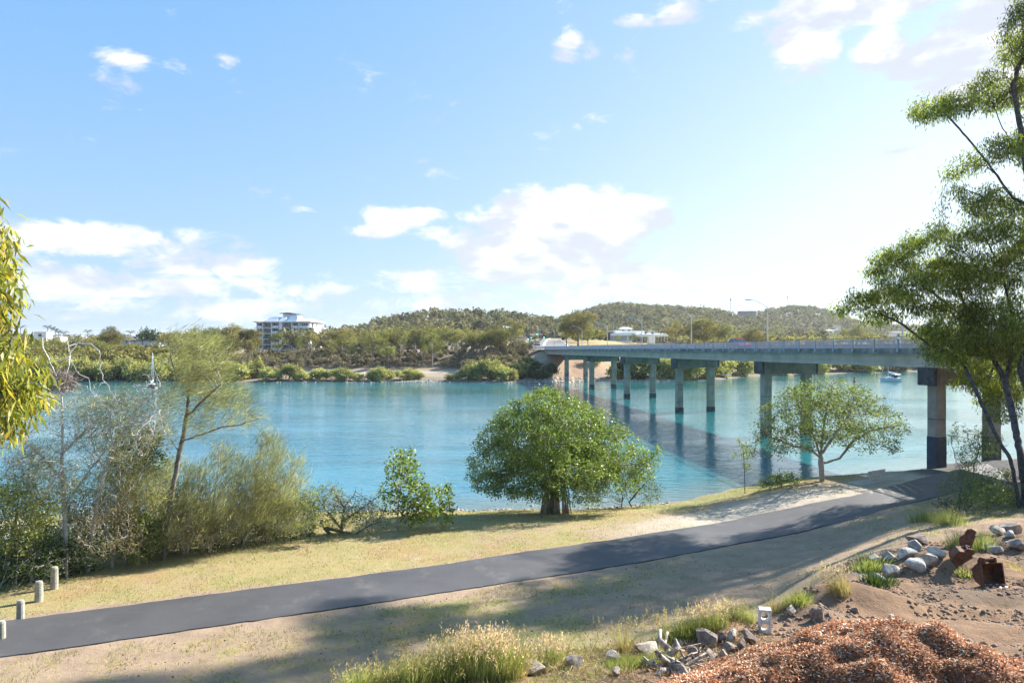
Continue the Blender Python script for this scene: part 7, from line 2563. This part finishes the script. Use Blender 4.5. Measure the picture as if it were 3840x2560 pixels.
turf_blades('lawn_grass', 'thin dry lawn grass between footpath and river', 230000, (-32, 34), (22, 66), .03, .10, .022, 'grass', d_river, 421)
turf_blades('rough_grass', 'sparse dry grass tufts on the bare ground below the footpath', 300000, (-17, 30), (13, 50), .04, .16, .02, 'grass', d_low, 422)
turf_blades('green_tufts', 'small green tufts on the bare ground below the footpath', 120000, (-17, 30), (13, 50), .05, .17, .018, 'greengrass', lambda a, b: d_low(a, b) * (vn(a, b, .45, 55) > .72) * 1.6, 425)
turf_blades('lawn_tufts', 'small green tufts over the lawn', 90000, (-32, 34), (22, 66), .04, .12, .024, 'greengrass', lambda a, b: d_river(a, b) * (fbm(a, b, .9, 57, 3) > .56), 426)
turf_blades('verge_grass', 'longer grass fringe along the foot of the thicket and the water edge', 60000, (-32, 26), (30, 62), .12, .38, .02, 'grass',
            lambda x_, y_: ((shore_near(x_) - y_) > .6) * np.where(x_ < -8, sm(((y_ - np.interp(x_, PUw[:, 0], PUw[:, 1])) - 4.5) / 3), np.exp(-(((shore_near(x_) - y_) - 1.8) / .8) ** 2) * .5) * (fbm(x_, y_, 1.2, 313, 2) > .45), 423)
turf_blades('terrace_grass', 'short grass along the crest between the rocks', 60000, (-4, 5), (8.5, 14), .04, .13, .007, 'greengrass',
            lambda x_, y_: on_terrace(x_, y_) * (x_ < 2.6) * (fbm(x_, y_, .7, 314, 2) > .5) * .8, 424)

# undergrowth at the foot of the thicket
rg_ = np.random.default_rng(97)
n_ = 60000
px = rg_.uniform(-60, 1180, n_)
py = np.interp(px, [-60, 250, 620, 800, 1000, 1180], [2230, 2165, 2085, 2062, 2040, 2010])
Yb = np.array([G(a_, b_).y for a_, b_ in zip(np.linspace(-60, 1180, 32), np.interp(np.linspace(-60, 1180, 32), [-60, 250, 620, 800, 1000, 1180], [2230, 2165, 2085, 2062, 2040, 2010]))])
Yb = np.interp(px, np.linspace(-60, 1180, 32), Yb) + rg_.random(n_) ** .8 * 9
x_ = (px - 1920) / FPX * Yb
cl_ = fbm(x_, Yb, 2.2, 315, 3)
hmax = np.clip((cl_ - .38) * 5.2, 0, 1.15)
kp = (hmax > .05) & (shore_near(x_) - Yb > .3)
x_, Yb, hmax = x_[kp], Yb[kp], hmax[kp]
cen = np.stack([x_, Yb, height(x_, Yb) + hmax * rg_.random(len(x_)) ** .7], 1)
V, F = leafquads(cen, L=.16, W=.06, rng=rg_)
tag(obj('undergrowth', npmesh('undergrowth', V, F), M['darkbush']), 'dark tangled undergrowth under the left thicket', 'undergrowth', None, 'stuff')
# pale dead twigs through it
n_ = 1500
px = rg_.uniform(-60, 1450, n_)
k_ = rg_.integers(0, len(x_), n_)
MBt = []
c_ = np.stack([x_[k_], Yb[k_], height(x_[k_], Yb[k_])], 1)
d_ = rg_.normal(0, .55, (n_, 3)); d_[:, 2] = 1
d_ /= np.linalg.norm(d_, axis=1)[:, None]
l_ = rg_.uniform(.5, 2.2, n_)[:, None]
s_ = np.cross(d_, rg_.normal(0, 1, (n_, 3))); s_ /= np.linalg.norm(s_, axis=1)[:, None]
s2 = np.cross(d_, s_)
r_ = .010
V = []
for q in range(3):
    a_ = 2 * math.pi * q / 3
    V.append(c_ + (s_ * math.cos(a_) + s2 * math.sin(a_)) * r_)
bn = rg_.normal(0, .12, (n_, 3)) * l_
for q in range(3):
    a_ = 2 * math.pi * q / 3
    V.append(c_ + d_ * l_ * .6 + bn + (s_ * math.cos(a_) + s2 * math.sin(a_)) * r_ * .7)
V.append(c_ + d_ * l_)
V = np.stack(V, 1).reshape(-1, 3)
b0_ = np.arange(n_)[:, None] * 7
F = np.concatenate([np.stack([b0_ + q, b0_ + (q + 1) % 3, b0_ + 3 + (q + 1) % 3], 2).reshape(-1, 3) for q in range(3)] + [np.stack([b0_ + q, b0_ + 3 + (q + 1) % 3, b0_ + 3 + q], 2).reshape(-1, 3) for q in range(3)] +
                   [np.stack([b0_ + 3 + q, b0_ + 3 + (q + 1) % 3, b0_ + 6], 2).reshape(-1, 3) for q in range(3)])
tag(obj('dead_twigs', npmesh('dead_twigs', V, F), M['bark_dead']), 'pale dead twigs standing through the left thicket', 'twigs', None, 'stuff')

# ------------------------------------------------------------------ driftwood root
g = G(2520, 2530)
t = MB()
rr_ = random.Random(8)
roots = [[(0, 0, .03), (.02, .15, .16), (-.02, .35, .30), (.05, .5, .42)], [(0, 0, .05), (-.15, -.1, .10), (-.28, -.25, .04)], [(0, 0, .08), (.2, .02, .12), (.42, .12, .2), (.5, .15, .26)],
         [(0, .1, .1), (-.12, .12, .2), (-.2, .05, .32)], [(0, 0, .04), (.15, -.15, .08), (.35, -.2, .03)], [(0, 0, .1), (.1, -.1, .16), (.2, -.3, .06)], [(-.05, .1, .06), (-.3, .15, .1), (-.4, .12, .2)],
         [(.02, .2, .2), (.15, .25, .3), (.12, .3, .4)], [(0, .3, .25), (-.1, .4, .36), (-.06, .5, .46)]]
for q in roots:
    r0 = rr_.uniform(.035, .06)
    pts = [Vector(p_) * 1.0 + Vector((rr_.uniform(-.02, .02), rr_.uniform(-.02, .02), 0)) for p_ in q]
    t.tube(pts, [r0 * (1.2 - .8 * i / (len(pts) - 1)) for i in range(len(pts))], 7)
for i in range(26):
    a_ = Vector((rr_.uniform(-.35, .45), rr_.uniform(-.25, .4), rr_.uniform(.02, .2)))
    t.tube([a_, a_ + Vector((rr_.uniform(-.15, .15), rr_.uniform(-.1, .1), rr_.uniform(-.03, .12))), a_ + Vector((rr_.uniform(-.25, .25), rr_.uniform(-.15, .15), rr_.uniform(-.05, .14)))], [.022, .014, .005], 5)
tag(obj('driftwood_root', t.mesh('driftwood_root', True), M['driftwood'], loc=tuple(g)), 'gnarled bleached driftwood root lying beside the mulch heap', 'driftwood')

# ------------------------------------------------------------------ the air over the valley
hz_ = MB().hexa([(-7400, -80, -6), (7400, -80, -6), (7400, 12600, -6), (-7400, 12600, -6), (-7400, -80, 90), (7400, -80, 90), (7400, 12600, 90), (-7400, 12600, 90)])
hm = bpy.data.materials.new('valley_haze')
hm.use_nodes = True
hm.node_tree.nodes.clear()
pv_ = hm.node_tree.nodes.new('ShaderNodeVolumePrincipled')
pv_.inputs['Color'].default_value = (.90, .95, 1, 1)
pv_.inputs['Density'].default_value = .00009
pv_.inputs['Anisotropy'].default_value = .3
ho_ = hm.node_tree.nodes.new('ShaderNodeOutputMaterial')
hm.node_tree.links.new(pv_.outputs[0], ho_.inputs['Volume'])
obj('haze', hz_, hm, kind='stuff')
